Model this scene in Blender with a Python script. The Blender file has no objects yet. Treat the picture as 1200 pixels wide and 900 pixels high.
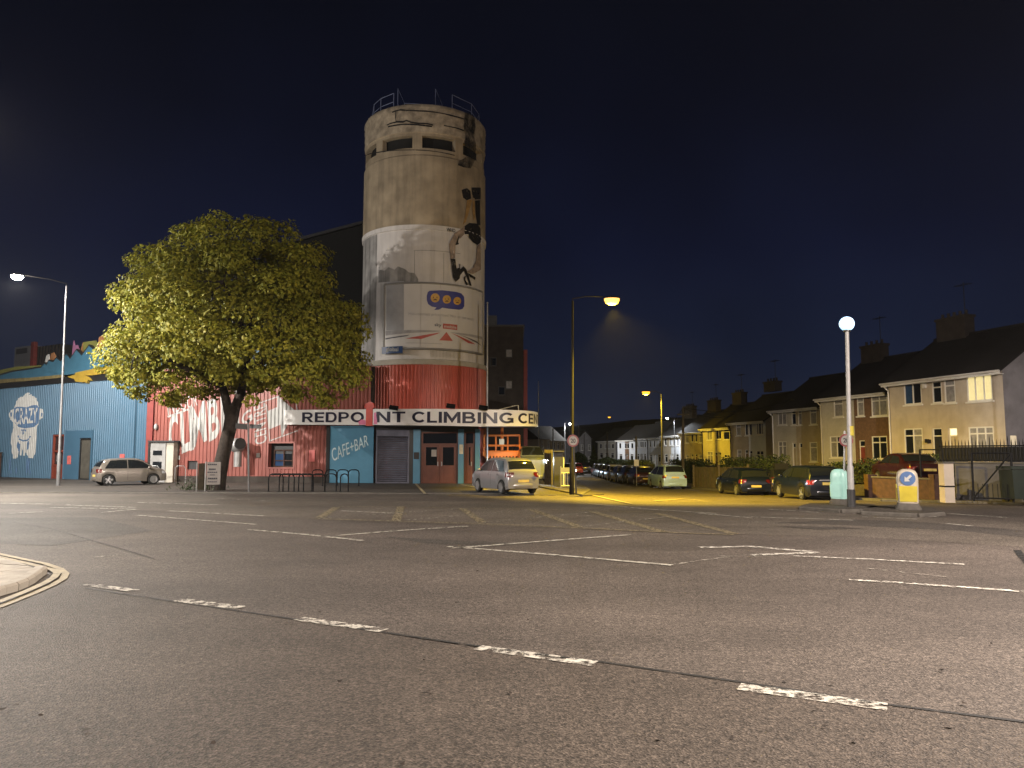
import bpy, bmesh, math, random
from mathutils import Vector, Matrix
random.seed(7)
S = bpy.context.scene
COL = S.collection
R = math.radians
# ---------------------------------------------------------------- camera
CH, FPX, HOR = 1.8, 900.0, 531.0
PITCH = math.atan((HOR - 450) / FPX)
cd = bpy.data.cameras.new('camera'); cam = bpy.data.objects.new('camera', cd); COL.objects.link(cam)
cam.location = (0, 0, CH); cam.rotation_euler = (math.pi / 2 + PITCH, 0, 0)
cd.sensor_width = 36; cd.lens = 27; cd.clip_start = .1; cd.clip_end = 6000
S.camera = cam
# ---------------------------------------------------------------- night sky, exposure
S.view_settings.view_transform = 'Standard'; S.view_settings.look = 'None'
S.view_settings.gamma = 1; S.view_settings.use_curve_mapping = False
S.view_settings.exposure = 2.0
S.render.engine = 'CYCLES'
S.cycles.use_denoising = True
S.cycles.sample_clamp_indirect = 3.0
S.cycles.caustics_reflective = False; S.cycles.caustics_refractive = False
S.cycles.max_bounces = 6
W = bpy.data.worlds.new('World'); S.world = W; W.use_nodes = True
wn = W.node_tree; bg = wn.nodes['Background']
tc = wn.nodes.new('ShaderNodeTexCoord'); sx = wn.nodes.new('ShaderNodeSeparateXYZ'); cr = wn.nodes.new('ShaderNodeValToRGB')
wn.links.new(tc.outputs['Generated'], sx.inputs[0]); wn.links.new(sx.outputs['Z'], cr.inputs[0]); 
nz = wn.nodes.new('ShaderNodeTexNoise'); nz.inputs['Scale'].default_value = 3.0; nz.inputs['Detail'].default_value = 6; wn.links.new(tc.outputs['Generated'], nz.inputs['Vector'])
nr = wn.nodes.new('ShaderNodeMapRange'); nr.inputs[1].default_value = .35; nr.inputs[2].default_value = .7; nr.inputs[3].default_value = .82; nr.inputs[4].default_value = 1.30; wn.links.new(nz.outputs['Fac'], nr.inputs[0])
vm = wn.nodes.new('ShaderNodeVectorMath'); vm.operation = 'SCALE'; wn.links.new(cr.outputs[0], vm.inputs[0]); wn.links.new(nr.outputs[0], vm.inputs['Scale']); wn.links.new(vm.outputs[0], bg.inputs[0])
el = cr.color_ramp.elements
el[0].position = 0.0; el[0].color = (.028, .037, .072, 1)
el[1].position = .62; el[1].color = (.0026, .0032, .0062, 1)
for p, c in ((.10, (.016, .0235, .055, 1)), (.25, (.0078, .0115, .037, 1)), (.40, (.0045, .0062, .0185, 1))):
    e = el.new(p); e.color = c
bg.inputs[1].default_value = .13

# ---------------------------------------------------------------- projection helpers
cp, sp = math.cos(PITCH), math.sin(PITCH)
def ray(u, v):
    xc, yc = (u - 600) / FPX, (450 - v) / FPX
    return Vector((xc, cp - yc * sp, sp + yc * cp))
def G(u, v, z=0.0):
    d = ray(u, v); t = (z - CH) / d.z
    return Vector((d.x * t, d.y * t, z))
def at(u, v, Y):
    d = ray(u, v); t = Y / d.y
    return Vector((d.x * t, Y, CH + d.z * t))
def lerp(a, b, t): return a + (b - a) * t
def interp(x, xs, ys):
    if x <= xs[0]: return ys[0]
    for i in range(len(xs) - 1):
        if x <= xs[i + 1]:
            return lerp(ys[i], ys[i + 1], (x - xs[i]) / (xs[i + 1] - xs[i]))
    return ys[-1]
def sstep(a, b, x):
    t = min(1, max(0, (x - a) / (b - a))); return t * t * (3 - 2 * t)
def T(x, y):
    z = -sstep(0, 7, x) * interp(y, [26, 33, 41, 53, 70, 100, 200], [0, .18, .38, .66, .8, 1.0, 1.2])
    z += sstep(15.5, 19, x) * .95 * (1 - sstep(46, 75, y)) * sstep(29, 36, y)
    return z

# ---------------------------------------------------------------- tagging
def tag(o, label=None, cat=None, group=None, kind=None):
    if label: o['label'] = label
    if cat: o['category'] = cat
    if group: o['group'] = group
    if kind: o['kind'] = kind
    return o
def thing(name, loc, label, cat, rz=0.0, group=None):
    o = bpy.data.objects.new(name, None); COL.objects.link(o)
    o.location = loc; o.rotation_euler = (0, 0, rz); o.empty_display_size = .3
    return tag(o, label, cat, group)
def root_of(o):
    while o.parent: o = o.parent
    return o
class MB:
    def __init__(s): s.v = []; s.f = []; s.m = []; s.mi = 0
    def face(s, pts, mi=None):
        i = len(s.v); s.v += [Vector(p) for p in pts]; s.f.append(tuple(range(i, i + len(pts)))); s.m.append(s.mi if mi is None else mi)
    def mesh(s, vs, fs, mi=None):
        i = len(s.v); s.v += [Vector(p) for p in vs]
        for f in fs: s.f.append(tuple(i + k for k in f)); s.m.append(s.mi if mi is None else mi)
        return s
    def box(s, c, d, rz=0.0, M=None, mi=None):
        hx, hy, hz = d[0] / 2, d[1] / 2, d[2] / 2
        vs = [Vector((x, y, z)) for z in (-hz, hz) for x, y in ((-hx, -hy), (hx, -hy), (hx, hy), (-hx, hy))]
        if rz: Q = Matrix.Rotation(rz, 3, 'Z'); vs = [Q @ v for v in vs]
        if M: vs = [M @ v for v in vs]
        c = Vector(c)
        return s.mesh([v + c for v in vs], [(3, 2, 1, 0), (4, 5, 6, 7), (0, 1, 5, 4), (1, 2, 6, 5), (2, 3, 7, 6), (3, 0, 4, 7)], mi)
    def extr(s, pts, vec, mi=None):
        n = len(pts); vec = Vector(vec); a = [Vector(p) for p in pts]
        return s.mesh(a + [p + vec for p in a], [tuple(range(n))[::-1], tuple(range(n, 2 * n))] + [(i, (i + 1) % n, n + (i + 1) % n, n + i) for i in range(n)], mi)
    def prism(s, xy, z0, z1, mi=None):
        return s.extr([(x, y, z0) for x, y in xy], (0, 0, z1 - z0), mi)
    def tube(s, pts, r, n=8, mi=None, caps=True):
        pts = [Vector(p) for p in pts]; k = len(pts)
        rs = r if isinstance(r, (list, tuple)) else [r] * k
        vs = []; up = None
        for i, p in enumerate(pts):
            d = (pts[min(i + 1, k - 1)] - pts[max(i - 1, 0)]).normalized()
            if up is None: up = Vector((0, 0, 1)) if abs(d.z) < .9 else Vector((1, 0, 0))
            a = d.cross(up)
            if a.length < 1e-4: a = d.cross(Vector((0, 1, 0)))
            a.normalize(); b = a.cross(d).normalized(); up = b
            for j in range(n):
                t = 2 * math.pi * j / n; vs.append(p + (a * math.cos(t) + b * math.sin(t)) * rs[i])
        fs = [(i * n + j, i * n + (j + 1) % n, (i + 1) * n + (j + 1) % n, (i + 1) * n + j) for i in range(k - 1) for j in range(n)]
        if caps: fs += [tuple(range(n))[::-1], tuple(range((k - 1) * n, k * n))]
        return s.mesh(vs, fs, mi)
    def lathe(s, prof, c=(0, 0, 0), n=16, M=None, mi=None, sy=1.0):
        vs = []; c = Vector(c)
        for r, z in prof:
            for j in range(n):
                t = 2 * math.pi * j / n; p = Vector((r * math.cos(t), r * math.sin(t) * sy, z))
                vs.append(c + (M @ p if M else p))
        k = len(prof)
        fs = [(i * n + j, i * n + (j + 1) % n, (i + 1) * n + (j + 1) % n, (i + 1) * n + j) for i in range(k - 1) for j in range(n)]
        fs += [tuple(range(n))[::-1], tuple(range((k - 1) * n, k * n))]
        return s.mesh(vs, fs, mi)
    def ball(s, c, r, n=12, k=8, sc=(1, 1, 1), mi=None):
        prof = [(max(.002, math.sin(math.pi * i / k)) * r, -math.cos(math.pi * i / k) * r) for i in range(k + 1)]
        M = Matrix.Diagonal(Vector(sc))
        return s.lathe(prof, c, n, M, mi)
    def build(s, name, mats, parent=None, smooth=False, world=True, label=None, cat=None, group=None, kind=None, fix=True):
        me = bpy.data.meshes.new(name)
        vs = s.v
        if parent is not None and world:
            I = root_of(parent).matrix_basis.inverted(); vs = [I @ v for v in vs]
        me.from_pydata([tuple(v) for v in vs], [], s.f)
        if not isinstance(mats, (list, tuple)): mats = [mats]
        for m in mats: me.materials.append(m)
        if len(mats) > 1: me.polygons.foreach_set('material_index', s.m)
        if fix:
            bm = bmesh.new(); bm.from_mesh(me)
            bmesh.ops.remove_doubles(bm, verts=bm.verts, dist=1e-5)
            bmesh.ops.recalc_face_normals(bm, faces=bm.faces); bm.to_mesh(me); bm.free()
        if smooth:
            me.polygons.foreach_set('use_smooth', [True] * len(me.polygons))
            if smooth != 'all':
                try: me.set_sharp_from_angle(angle=R(smooth if smooth is not True else 40))
                except Exception: pass
        me.update()
        o = bpy.data.objects.new(name, me); COL.objects.link(o)
        if parent is not None: o.parent = parent
        return tag(o, label, cat, group, kind)
def copy_tree(o, parent=None):
    c = o.copy(); COL.objects.link(c); c.parent = parent
    for ch in list(o.children): copy_tree(ch, c)
    return c

# ---------------------------------------------------------------- materials
def s2l(c): return tuple(((x / 255) / 12.92 if x <= 10 else (((x / 255) + .055) / 1.055) ** 2.4) for x in c)
def mat(name, col, rough=.6, metal=0.0, var=.15, scale=3.0, bump=0.0, bscale=40.0, dirt=0.0, dcol=(.05, .04, .03), streak=False, coat=0.0, emit=None, es=0.0, spec=.5):
    m = bpy.data.materials.new(name); m.use_nodes = True; nt = m.node_tree; b = nt.nodes['Principled BSDF']; L = nt.links.new; N = nt.nodes.new
    b.inputs['Roughness'].default_value = rough; b.inputs['Metallic'].default_value = metal
    b.inputs['Specular IOR Level'].default_value = spec
    if coat: b.inputs['Coat Weight'].default_value = coat; b.inputs['Coat Roughness'].default_value = .08
    tco = N('ShaderNodeTexCoord')
    n1 = N('ShaderNodeTexNoise'); n1.inputs['Scale'].default_value = scale; n1.inputs['Detail'].default_value = 6; L(tco.outputs['Object'], n1.inputs['Vector'])
    mr = N('ShaderNodeMapRange'); mr.inputs[1].default_value = .3; mr.inputs[2].default_value = .7; mr.inputs[3].default_value = 1 - var; mr.inputs[4].default_value = 1 + var
    L(n1.outputs['Fac'], mr.inputs[0])
    mx = N('ShaderNodeVectorMath'); mx.operation = 'SCALE'; mx.inputs[0].default_value = col[:3]; L(mr.outputs[0], mx.inputs['Scale'])
    out = mx.outputs[0]
    if dirt:
        mp = N('ShaderNodeMapping'); mp.inputs['Scale'].default_value = (1.6, 1.6, .12) if streak else (.7, .7, .7); L(tco.outputs['Object'], mp.inputs[0])
        n2 = N('ShaderNodeTexNoise'); n2.inputs['Scale'].default_value = 1.4; n2.inputs['Detail'].default_value = 8; n2.inputs['Roughness'].default_value = .65; L(mp.outputs[0], n2.inputs['Vector'])
        m2 = N('ShaderNodeMapRange'); m2.inputs[1].default_value = .45; m2.inputs[2].default_value = .75; m2.inputs[3].default_value = 0; m2.inputs[4].default_value = dirt; L(n2.outputs['Fac'], m2.inputs[0])
        mm = N('ShaderNodeMix'); mm.data_type = 'RGBA'; L(m2.outputs[0], mm.inputs[0]); L(out, mm.inputs[6]); mm.inputs[7].default_value = (*dcol, 1); out = mm.outputs[2]
    L(out, b.inputs['Base Color'])
    if bump:
        n3 = N('ShaderNodeTexNoise'); n3.inputs['Scale'].default_value = bscale; n3.inputs['Detail'].default_value = 5; L(tco.outputs['Object'], n3.inputs['Vector'])
        bp = N('ShaderNodeBump'); bp.inputs['Strength'].default_value = bump; bp.inputs['Distance'].default_value = .02; L(n3.outputs['Fac'], bp.inputs['Height']); L(bp.outputs[0], b.inputs['Normal'])
    if emit:
        b.inputs['Emission Color'].default_value = (*emit, 1); b.inputs['Emission Strength'].default_value = es
    return m
def asphalt(name, base, warm, contrast=.5, bump=.6):
    m = bpy.data.materials.new(name); m.use_nodes = True; nt = m.node_tree; b = nt.nodes['Principled BSDF']; L = nt.links.new; N = nt.nodes.new
    tco = N('ShaderNodeTexCoord')
    def noise(sc, det=4, ro=.6):
        n = N('ShaderNodeTexNoise'); n.inputs['Scale'].default_value = sc; n.inputs['Detail'].default_value = det; n.inputs['Roughness'].default_value = ro; L(tco.outputs['Object'], n.inputs['Vector']); return n
    big = noise(.16, 6, .62); mpl = N('ShaderNodeMapping'); mpl.inputs['Scale'].default_value = (.05, .55, 1); L(tco.outputs['Object'], mpl.inputs[0]); lane = N('ShaderNodeTexNoise'); lane.inputs['Scale'].default_value = 1.0; lane.inputs['Detail'].default_value = 5; L(mpl.outputs[0], lane.inputs['Vector']); mid = noise(2.2, 5, .6); grit = noise(17, 4, .75); fine = noise(55, 3, .7)
    vo = N('ShaderNodeTexVoronoi'); vo.inputs['Scale'].default_value = 62; L(tco.outputs['Object'], vo.inputs['Vector'])
    def rng(src, a, bb, c, d):
        r = N('ShaderNodeMapRange'); r.inputs[1].default_value = a; r.inputs[2].default_value = bb; r.inputs[3].default_value = c; r.inputs[4].default_value = d; L(src, r.inputs[0]); return r.outputs[0]
    def mul(a, c):
        r = N('ShaderNodeMath'); r.operation = 'MULTIPLY'; L(a, r.inputs[0]); L(c, r.inputs[1]); return r.outputs[0]
    f = mul(mul(mul(rng(lane.outputs['Fac'], .35, .65, .86, 1.14), rng(big.outputs['Fac'], .35, .65, .74, 1.24)), mul(rng(mid.outputs['Fac'], .3, .7, .88, 1.12), rng(grit.outputs['Fac'], .3, .7, .45, 1.62))), mul(rng(fine.outputs['Fac'], .3, .7, 1 - contrast, 1 + contrast), rng(vo.outputs['Color'], 0, 1, .3, 1.75)))
    sc = N('ShaderNodeVectorMath'); sc.operation = 'SCALE'; sc.inputs[0].default_value = (base * warm[0], base * warm[1], base * warm[2]); L(f, sc.inputs['Scale'])
    # dark gum and oil spots
    v2 = N('ShaderNodeTexVoronoi'); v2.inputs['Scale'].default_value = .75; L(tco.outputs['Object'], v2.inputs['Vector'])
    sn = noise(9, 4, .7)
    ad = N('ShaderNodeMath'); ad.operation = 'MULTIPLY_ADD'; L(sn.outputs['Fac'], ad.inputs[0]); ad.inputs[1].default_value = .16; L(v2.outputs['Distance'], ad.inputs[2])
    sr = rng(ad.outputs[0], .072, .095, .22, 0)
    mm = N('ShaderNodeMix'); mm.data_type = 'RGBA'; L(sr, mm.inputs[0]); L(sc.outputs[0], mm.inputs[6]); mm.inputs[7].default_value = (.012, .011, .01, 1)
    L(mm.outputs[2], b.inputs['Base Color'])
    b.inputs['Roughness'].default_value = .72; b.inputs['Specular IOR Level'].default_value = .35
    bp = N('ShaderNodeBump'); bp.inputs['Strength'].default_value = bump; bp.inputs['Distance'].default_value = .012
    mh = N('ShaderNodeMath'); mh.operation = 'ADD'; L(fine.outputs['Fac'], mh.inputs[0]); L(vo.outputs['Distance'], mh.inputs[1]); L(mh.outputs[0], bp.inputs['Height']); L(bp.outputs[0], b.inputs['Normal'])
    return m
def worn(name, col, wear=.5, sc=7.0, edge=.06):
    """worn road paint: flaked away where the noise is low"""
    m = mat(name, col, .7, var=.25, scale=5, bump=.2, bscale=70); nt = m.node_tree; L = nt.links.new; N = nt.nodes.new
    b = nt.nodes['Principled BSDF']; o = nt.nodes['Material Output']
    tco = N('ShaderNodeTexCoord'); n = N('ShaderNodeTexNoise'); n.inputs['Scale'].default_value = sc; n.inputs['Detail'].default_value = 8; n.inputs['Roughness'].default_value = .75; L(tco.outputs['Object'], n.inputs['Vector'])
    r = N('ShaderNodeMapRange'); r.inputs[1].default_value = wear - edge; r.inputs[2].default_value = wear + edge; L(n.outputs['Fac'], r.inputs[0])
    t = N('ShaderNodeBsdfTransparent'); mx = N('ShaderNodeMixShader'); L(r.outputs[0], mx.inputs[0]); L(t.outputs[0], mx.inputs[1]); L(b.outputs[0], mx.inputs[2]); L(mx.outputs[0], o.inputs['Surface'])
    return m
def leafmat(name, c1, c2, trans=.35):
    m = bpy.data.materials.new(name); m.use_nodes = True; nt = m.node_tree; b = nt.nodes['Principled BSDF']; o = nt.nodes['Material Output']; L = nt.links.new; N = nt.nodes.new
    g = N('ShaderNodeNewGeometry'); mx = N('ShaderNodeMix'); mx.data_type = 'RGBA'; L(g.outputs['Random Per Island'], mx.inputs[0]); mx.inputs[6].default_value = (*c1, 1); mx.inputs[7].default_value = (*c2, 1)
    L(mx.outputs[2], b.inputs['Base Color']); b.inputs['Roughness'].default_value = .6; b.inputs['Specular IOR Level'].default_value = .3
    t = N('ShaderNodeBsdfTranslucent'); L(mx.outputs[2], t.inputs[0]); ms = N('ShaderNodeMixShader'); ms.inputs[0].default_value = trans
    L(b.outputs[0], ms.inputs[1]); L(t.outputs[0], ms.inputs[2]); L(ms.outputs[0], o.inputs['Surface'])
    return m
def glow(name, col, st):
    return mat(name, (.8, .8, .8), .4, emit=col, es=st, var=.02)

M = {}
M['road'] = asphalt('asphalt_worn', .056, (1.20, 1.0, .86), .6)
M['road_near'] = asphalt('asphalt_fine', .047, (1.24, 1.0, .82), .5)
M['road_pale'] = asphalt('asphalt_pale', .070, (1.18, 1.0, .83), .25)
M['road_dark'] = asphalt('asphalt_patch', .042, (1.14, 1.0, .88), .3)
M['forecourt'] = asphalt('asphalt_forecourt', .045, (1.16, 1.0, .86), .3)
M['paving'] = mat('paving_concrete', (.36, .33, .28), .85, var=.2, scale=4, bump=.4, bscale=30, dirt=.5)
M['kerb'] = mat('kerb_concrete', (.075, .068, .058), .85, var=.25, scale=6, bump=.4, bscale=40, dirt=.5)
M['seam'] = worn('tar_seam', (.012, .012, .012), .42, 4)
M['white_line'] = worn('road_paint_white', (.46, .44, .39), .495, 9)
M['white_faint'] = worn('road_paint_faint', (.30, .28, .24), .54, 6)
M['white_ok'] = worn('road_paint_kept', (.34, .325, .28), .46, 6)
M['yellow_line'] = worn('road_paint_yellow', (.27, .225, .135), .36, 7)
M['yellow_faint'] = worn('road_paint_box', (.17, .142, .088), .46, 11)
M['soil'] = mat('garden_soil', (.06, .05, .035), .95, var=.4, scale=2, bump=.6)
M['hill'] = mat('hill_wood', (.03, .04, .03), 1, var=.5, scale=.05)
M['blue'] = mat('blue_cladding', (.048, .112, .178), .5, var=.07, scale=1.2, dirt=.18, dcol=(.035, .075, .115), streak=True)
M['blue_dark'] = mat('blue_parapet', (.035, .11, .17), .55, var=.12, scale=2)
M['red'] = mat('red_cladding', (.25, .072, .057), .48, var=.08, scale=1.2, dirt=.25, dcol=(.14, .042, .033), streak=True)
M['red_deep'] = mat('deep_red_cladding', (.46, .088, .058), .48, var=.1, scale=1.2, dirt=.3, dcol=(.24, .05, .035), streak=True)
M['mural'] = mat('white_wall_paint', (.40, .40, .39), .7, var=.1, scale=3)
M['mural_blue'] = mat('dark_blue_paint', (.06, .12, .22), .7)
M['yellow_paint'] = mat('yellow_paint', (.30, .20, .025), .6, var=.2, scale=3)
M['ochre'] = mat('ochre_paint', (.15, .12, .05), .7, var=.3, scale=3)
M['black_paint'] = mat('black_paint', (.012, .012, .013), .5)
M['pink'] = mat('pink_paint', (.22, .09, .17), .7); M['olive'] = mat('olive_paint', (.13, .13, .03), .7); M['orange_paint'] = mat('orange_paint', (.22, .1, .04), .7)
def tower_mat(name, col, dirt):
    m = mat(name, col, .9, var=.28, scale=.9, bump=.5, bscale=9, dirt=dirt, dcol=tuple(c * .3 for c in col), streak=True)
    return m
M['concrete'] = tower_mat('tower_concrete', (.34, .275, .19), .5)
M['concrete_crust'] = mat('crusted_concrete', (.38, .315, .23), .95, var=.35, scale=2.2, bump=.9, bscale=5, dirt=.8, dcol=(.08, .065, .05))
M['white_conc'] = mat('white_painted_concrete', (.66, .63, .61), .8, var=.10, scale=1.0, bump=.2, bscale=12, dirt=.35, dcol=(.25, .23, .21), streak=True)
M['grey_conc'] = mat('streaked_concrete', (.33, .32, .31), .9, var=.3, scale=1.5, dirt=.9, dcol=(.06, .06, .06), streak=True)
M['crack'] = worn('crack_stain', (.03, .025, .02), .50, 2.2, .1)
M['soot'] = worn('soot_stain', (.012, .011, .010), .46, 1.6, .16)
M['ink'] = worn('mural_ink', (.010, .009, .009), .36, 2.6, .10)
M['skin_paint'] = mat('mural_arm', (.32, .25, .2), .8, var=.4, scale=3)
M['ochre_ink'] = mat('mural_ochre', (.33, .2, .07), .8, var=.3)
M['bill'] = mat('billboard_paper', (.62, .60, .59), .5, var=.06, scale=.8)
M['bill_grey'] = mat('billboard_grey', (.36, .36, .38), .5, var=.08)
M['bill_navy'] = mat('billboard_navy', (.05, .055, .26), .5)
M['bill_red'] = mat('billboard_red', (.46, .09, .07), .5)
M['emoji'] = mat('emoji_yellow', (.62, .36, .07), .5); M['emoji_dark'] = mat('emoji_brown', (.12, .05, .02), .6)
M['bill_text'] = mat('billboard_text', (.36, .35, .36), .6); M['bill_ink'] = mat('billboard_ink', (.10, .10, .12), .6)
M['global'] = mat('blue_plate', (.015, .045, .14), .4)
M['sign'] = mat('sign_white', (.74, .73, .72), .4, var=.06, scale=1, dirt=.15)
M['sign_ink'] = mat('sign_navy', (.012, .012, .035), .4)
M['sign_red'] = mat('sign_red', (.5, .05, .03), .45)
M['sign_pink'] = mat('sign_pink', (.7, .2, .35), .45)
M['cafe'] = mat('cafe_panel_blue', (.095, .26, .40), .4, var=.05); M['cafe2'] = mat('cafe_panel_dark', (.075, .21, .33), .4, var=.05)
M['cafe_txt'] = mat('cafe_lettering', (.55, .68, .72), .5)
M['shutter'] = mat('shutter_steel', (.12, .125, .17), .5, metal=.2, var=.15, dirt=.3)
M['doorwood'] = mat('red_brown_door', (.13, .042, .026), .45, var=.15)
M['reddoor'] = mat('red_door_frame', (.17, .035, .02), .5)
M['fire_door'] = mat('fire_door_grey', (.075, .07, .058), .6, var=.2, dirt=.3)
M['kiosk'] = mat('kiosk_white', (.30, .30, .30), .5, var=.15, dirt=.4, streak=True)
M['glass'] = mat('dark_glass', (.012, .014, .017), .06, var=.0, spec=.6)
M['glass_car'] = mat('car_glass', (.010, .012, .014), .04, var=.0, spec=.7)
M['curtain'] = mat('curtained_glass', (.24, .23, .23), .3, var=.25, scale=6)
M['blue_glass'] = mat('blue_tinted_glass', (.03, .06, .13), .08, var=.1)
M['lit'] = mat('lit_window', (.5, .45, .25), .4, emit=(1, .82, .38), es=.16, var=.1, scale=6)
M['lit_bright'] = mat('lit_fanlight', (.5, .45, .25), .4, emit=(1, .78, .42), es=.42)
M['upvc'] = mat('white_window_frame', (.66, .64, .60), .35, var=.05)
M['cream_r'] = mat('cream_render', (.44, .38, .31), .9, var=.09, scale=2, bump=.5, bscale=60, dirt=.3, dcol=(.28, .24, .19), streak=True)
M['tan_r'] = mat('tan_render', (.37, .31, .225), .92, var=.14, scale=2, bump=.6, bscale=60, dirt=.3, dcol=(.2, .16, .1))
M['brown_r'] = mat('brown_pebbledash', (.135, .075, .04), .95, var=.2, scale=6, bump=.8, bscale=50)
M['pale_r'] = mat('pale_grey_render', (.46, .43, .37), .92, var=.1, scale=2, bump=.5, bscale=60, dirt=.3)
M['white_r'] = mat('white_render', (.60, .62, .66), .88, var=.07, scale=2, bump=.4, bscale=60, dirt=.2)
M['yellow_r'] = mat('yellow_render', (.50, .45, .33), .9, var=.07, scale=2, bump=.4, bscale=60)
M['grey_r'] = mat('grey_render', (.24, .23, .24), .92, var=.12, scale=1.4, bump=.5, bscale=40, dirt=.4)
M['roof'] = mat('roof_tile', (.011, .0085, .0075), .9, var=.3, scale=5, bump=.5, bscale=12)
M['brick'] = mat('brick', (.05, .023, .015), .9, var=.3, scale=6, bump=.5, bscale=25)
M['yard_wall'] = mat('dark_grey_render', (.075, .072, .076), .92, var=.2, scale=1.4, bump=.5, bscale=40, dirt=.5)  # base much darker than the house renders, mottled
M['darkwall'] = mat('dark_brick_block', (.04, .032, .027), .9, var=.25, scale=2)
M['redtrim'] = mat('dark_red_trim', (.2, .03, .025), .6)
M['galv'] = mat('galvanised_steel', (.33, .33, .33), .45, metal=.6, var=.15, scale=4, dirt=.2)
M['lamp_grey'] = mat('lamp_post_grey', (.13, .13, .135), .5, var=.3, scale=2, dirt=.4)
M['pale_metal'] = mat('pale_grey_paint', (.26, .255, .25), .5, var=.12, scale=4, dirt=.3)
M['bluemetal'] = mat('weathered_rail', (.20, .23, .34), .5, metal=.3)
M['dark_metal'] = mat('dark_painted_steel', (.03, .03, .032), .45, var=.2)
M['black'] = mat('black_steel', (.006, .006, .0065), .6, spec=.15); M['arm_black'] = mat('matt_dark_steel', (.010, .009, .008), .8, spec=.12)
M['wood'] = mat('weathered_wood', (.06, .046, .03), .85, var=.3, scale=5, bump=.5, dirt=.5, dcol=(.05, .06, .02), streak=True)
M['bark'] = mat('bark', (.032, .024, .019), .95, var=.4, scale=7, bump=1.0, bscale=16)
M['leaf'] = leafmat('maple_leaf', (.155, .17, .017), (.31, .275, .028), .22)
M['leaf_dark'] = leafmat('hedge_leaf', (.02, .035, .014), (.045, .06, .02), .2)
M['notice'] = mat('notice_board', (.30, .28, .265), .5, var=.1); M['notice_red'] = mat('red_notice', (.5, .12, .11), .5)
M['orange'] = mat('orange_platform', (.62, .17, .03), .45, var=.12)
M['tyre'] = mat('tyre_rubber', (.012, .012, .012), .8); M['rim'] = mat('alloy_rim', (.38, .38, .39), .35, metal=.7)
M['under'] = mat('underbody', (.008, .008, .008), .9)
M['tail'] = mat('tail_lamp', (.09, .006, .005), .2, var=.1); M['lampglass'] = mat('lamp_lens', (.45, .46, .48), .15)
M['plate_y'] = mat('rear_plate', (.5, .38, .10), .4); M['plate_w'] = mat('front_plate', (.6, .6, .58), .4)
M['bin'] = mat('green_bin', (.014, .02, .015), .5); M['plate_sign'] = mat('cream_plate', (.55, .50, .36), .5)
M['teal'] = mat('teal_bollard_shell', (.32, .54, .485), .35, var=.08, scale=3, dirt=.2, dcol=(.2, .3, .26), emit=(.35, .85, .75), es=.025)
M['bollard_w'] = mat('bollard_shell', (.38, .335, .265), .4, var=.1, dirt=.4, dcol=(.25, .2, .12))
M['bollard_y'] = mat('bollard_yellow', (.42, .335, .025), .4, var=.15, dirt=.4, dcol=(.3, .3, .1)); M['bollard_lime'] = mat('bollard_lime', (.55, .62, .03), .4)
M['arrow_blue'] = mat('arrow_sign_blue', (.06, .12, .26), .4)
M['roadsign_red'] = mat('roadsign_red', (.16, .03, .03), .5); M['sign_face'] = mat('roadsign_face', (.25, .235, .21), .5)
M['sodium'] = glow('sodium_lens', (1, .43, .02), .55); M['ledlens'] = glow('white_lens', (1, .93, .78), 40.0)
M['globe'] = glow('globe_glass', (.27, .62, 1.0), .42); M['headlamp'] = glow('lit_headlamp', (.72, .88, 1.0), 90.0)
def paint(name, col, metal=.35, rough=.32): return mat(name, col, rough, metal=metal, coat=.8, var=.03)

# ---------------------------------------------------------------- street lamps that light the place
def lamp_post(base, top, head, pole_mat, lens_mat, col, watts, label, pr=.09, hscale=1.0, face=None, lens_drop=.08, cut=None, spill=0.0, aim=None):
    base, top, head = Vector(base), Vector(top), Vector(head)
    t = thing('street_lamp', base, label, 'street lamp', group='street lamps on tall posts')
    m = MB(); m.tube([base + Vector((0, 0, -.05)), base + (top - base) * .16, base + (top - base) * .165, top], [pr * 1.35, pr * 1.3, pr * .95, pr * .55], 10); m.build('pole', pole_mat, t, smooth=40)
    m = MB(); m.tube([top - Vector((0, 0, .25)), top + Vector((0, 0, .12)), lerp(top, head, .35) + Vector((0, 0, .18)), head + Vector((0, 0, .08))], [.022, .022, .018, .018], 6); m.build('arm', M['arm_black'], t, smooth=True)
    a = math.atan2(head.y - top.y, head.x - top.x); Q = Matrix.Rotation(a, 3, 'Z')
    m = MB(); m.lathe([(.02, .12), (.13 * hscale, .10), (.185 * hscale, .02), (.18 * hscale, 0)], head, 14, Q @ Matrix.Diagonal(Vector((1.3, .9, 1)))); m.build('lamp_head', M['dark_metal'], t, smooth=True)
    m = MB(); m.lathe([(.175 * hscale, -.002), (.172 * hscale, -.06 * hscale), (.14 * hscale, -.13 * hscale), (.08 * hscale, -.17 * hscale), (.01, -.185 * hscale)], head, 16, Q @ Matrix.Diagonal(Vector((1.25, .9, 1)))); m.build('lens', lens_mat, t, smooth=True)
    if watts:
        l = bpy.data.lights.new('lamp_light', 'SPOT' if cut else 'POINT'); l.energy = watts
        if cut: l.spot_size = R(cut); l.spot_blend = .12 if cut > 150 else .55; l.color = col; l.shadow_soft_size = .12
        lo = bpy.data.objects.new('lamp_light', l); COL.objects.link(lo); lo.parent = t; lo.location = head - base - Vector((0, 0, .16 + .2 * hscale))
        if aim: lo.rotation_euler = Vector((0, 0, -1)).rotation_difference(Vector(aim).normalized()).to_euler()
        if spill:                                          # what the lens throws above the cut-off
            l2 = bpy.data.lights.new('lamp_spill', 'POINT'); l2.energy = spill; l2.color = col; l2.shadow_soft_size = .12
            lo = bpy.data.objects.new('lamp_spill', l2); COL.objects.link(lo); lo.parent = t; lo.location = head - base - Vector((0, 0, .19 + .2 * hscale))
    return t
WARM, LEDC, SOD = (1, .835, .69), (1, .93, .84), (1, .66, .035)
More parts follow.
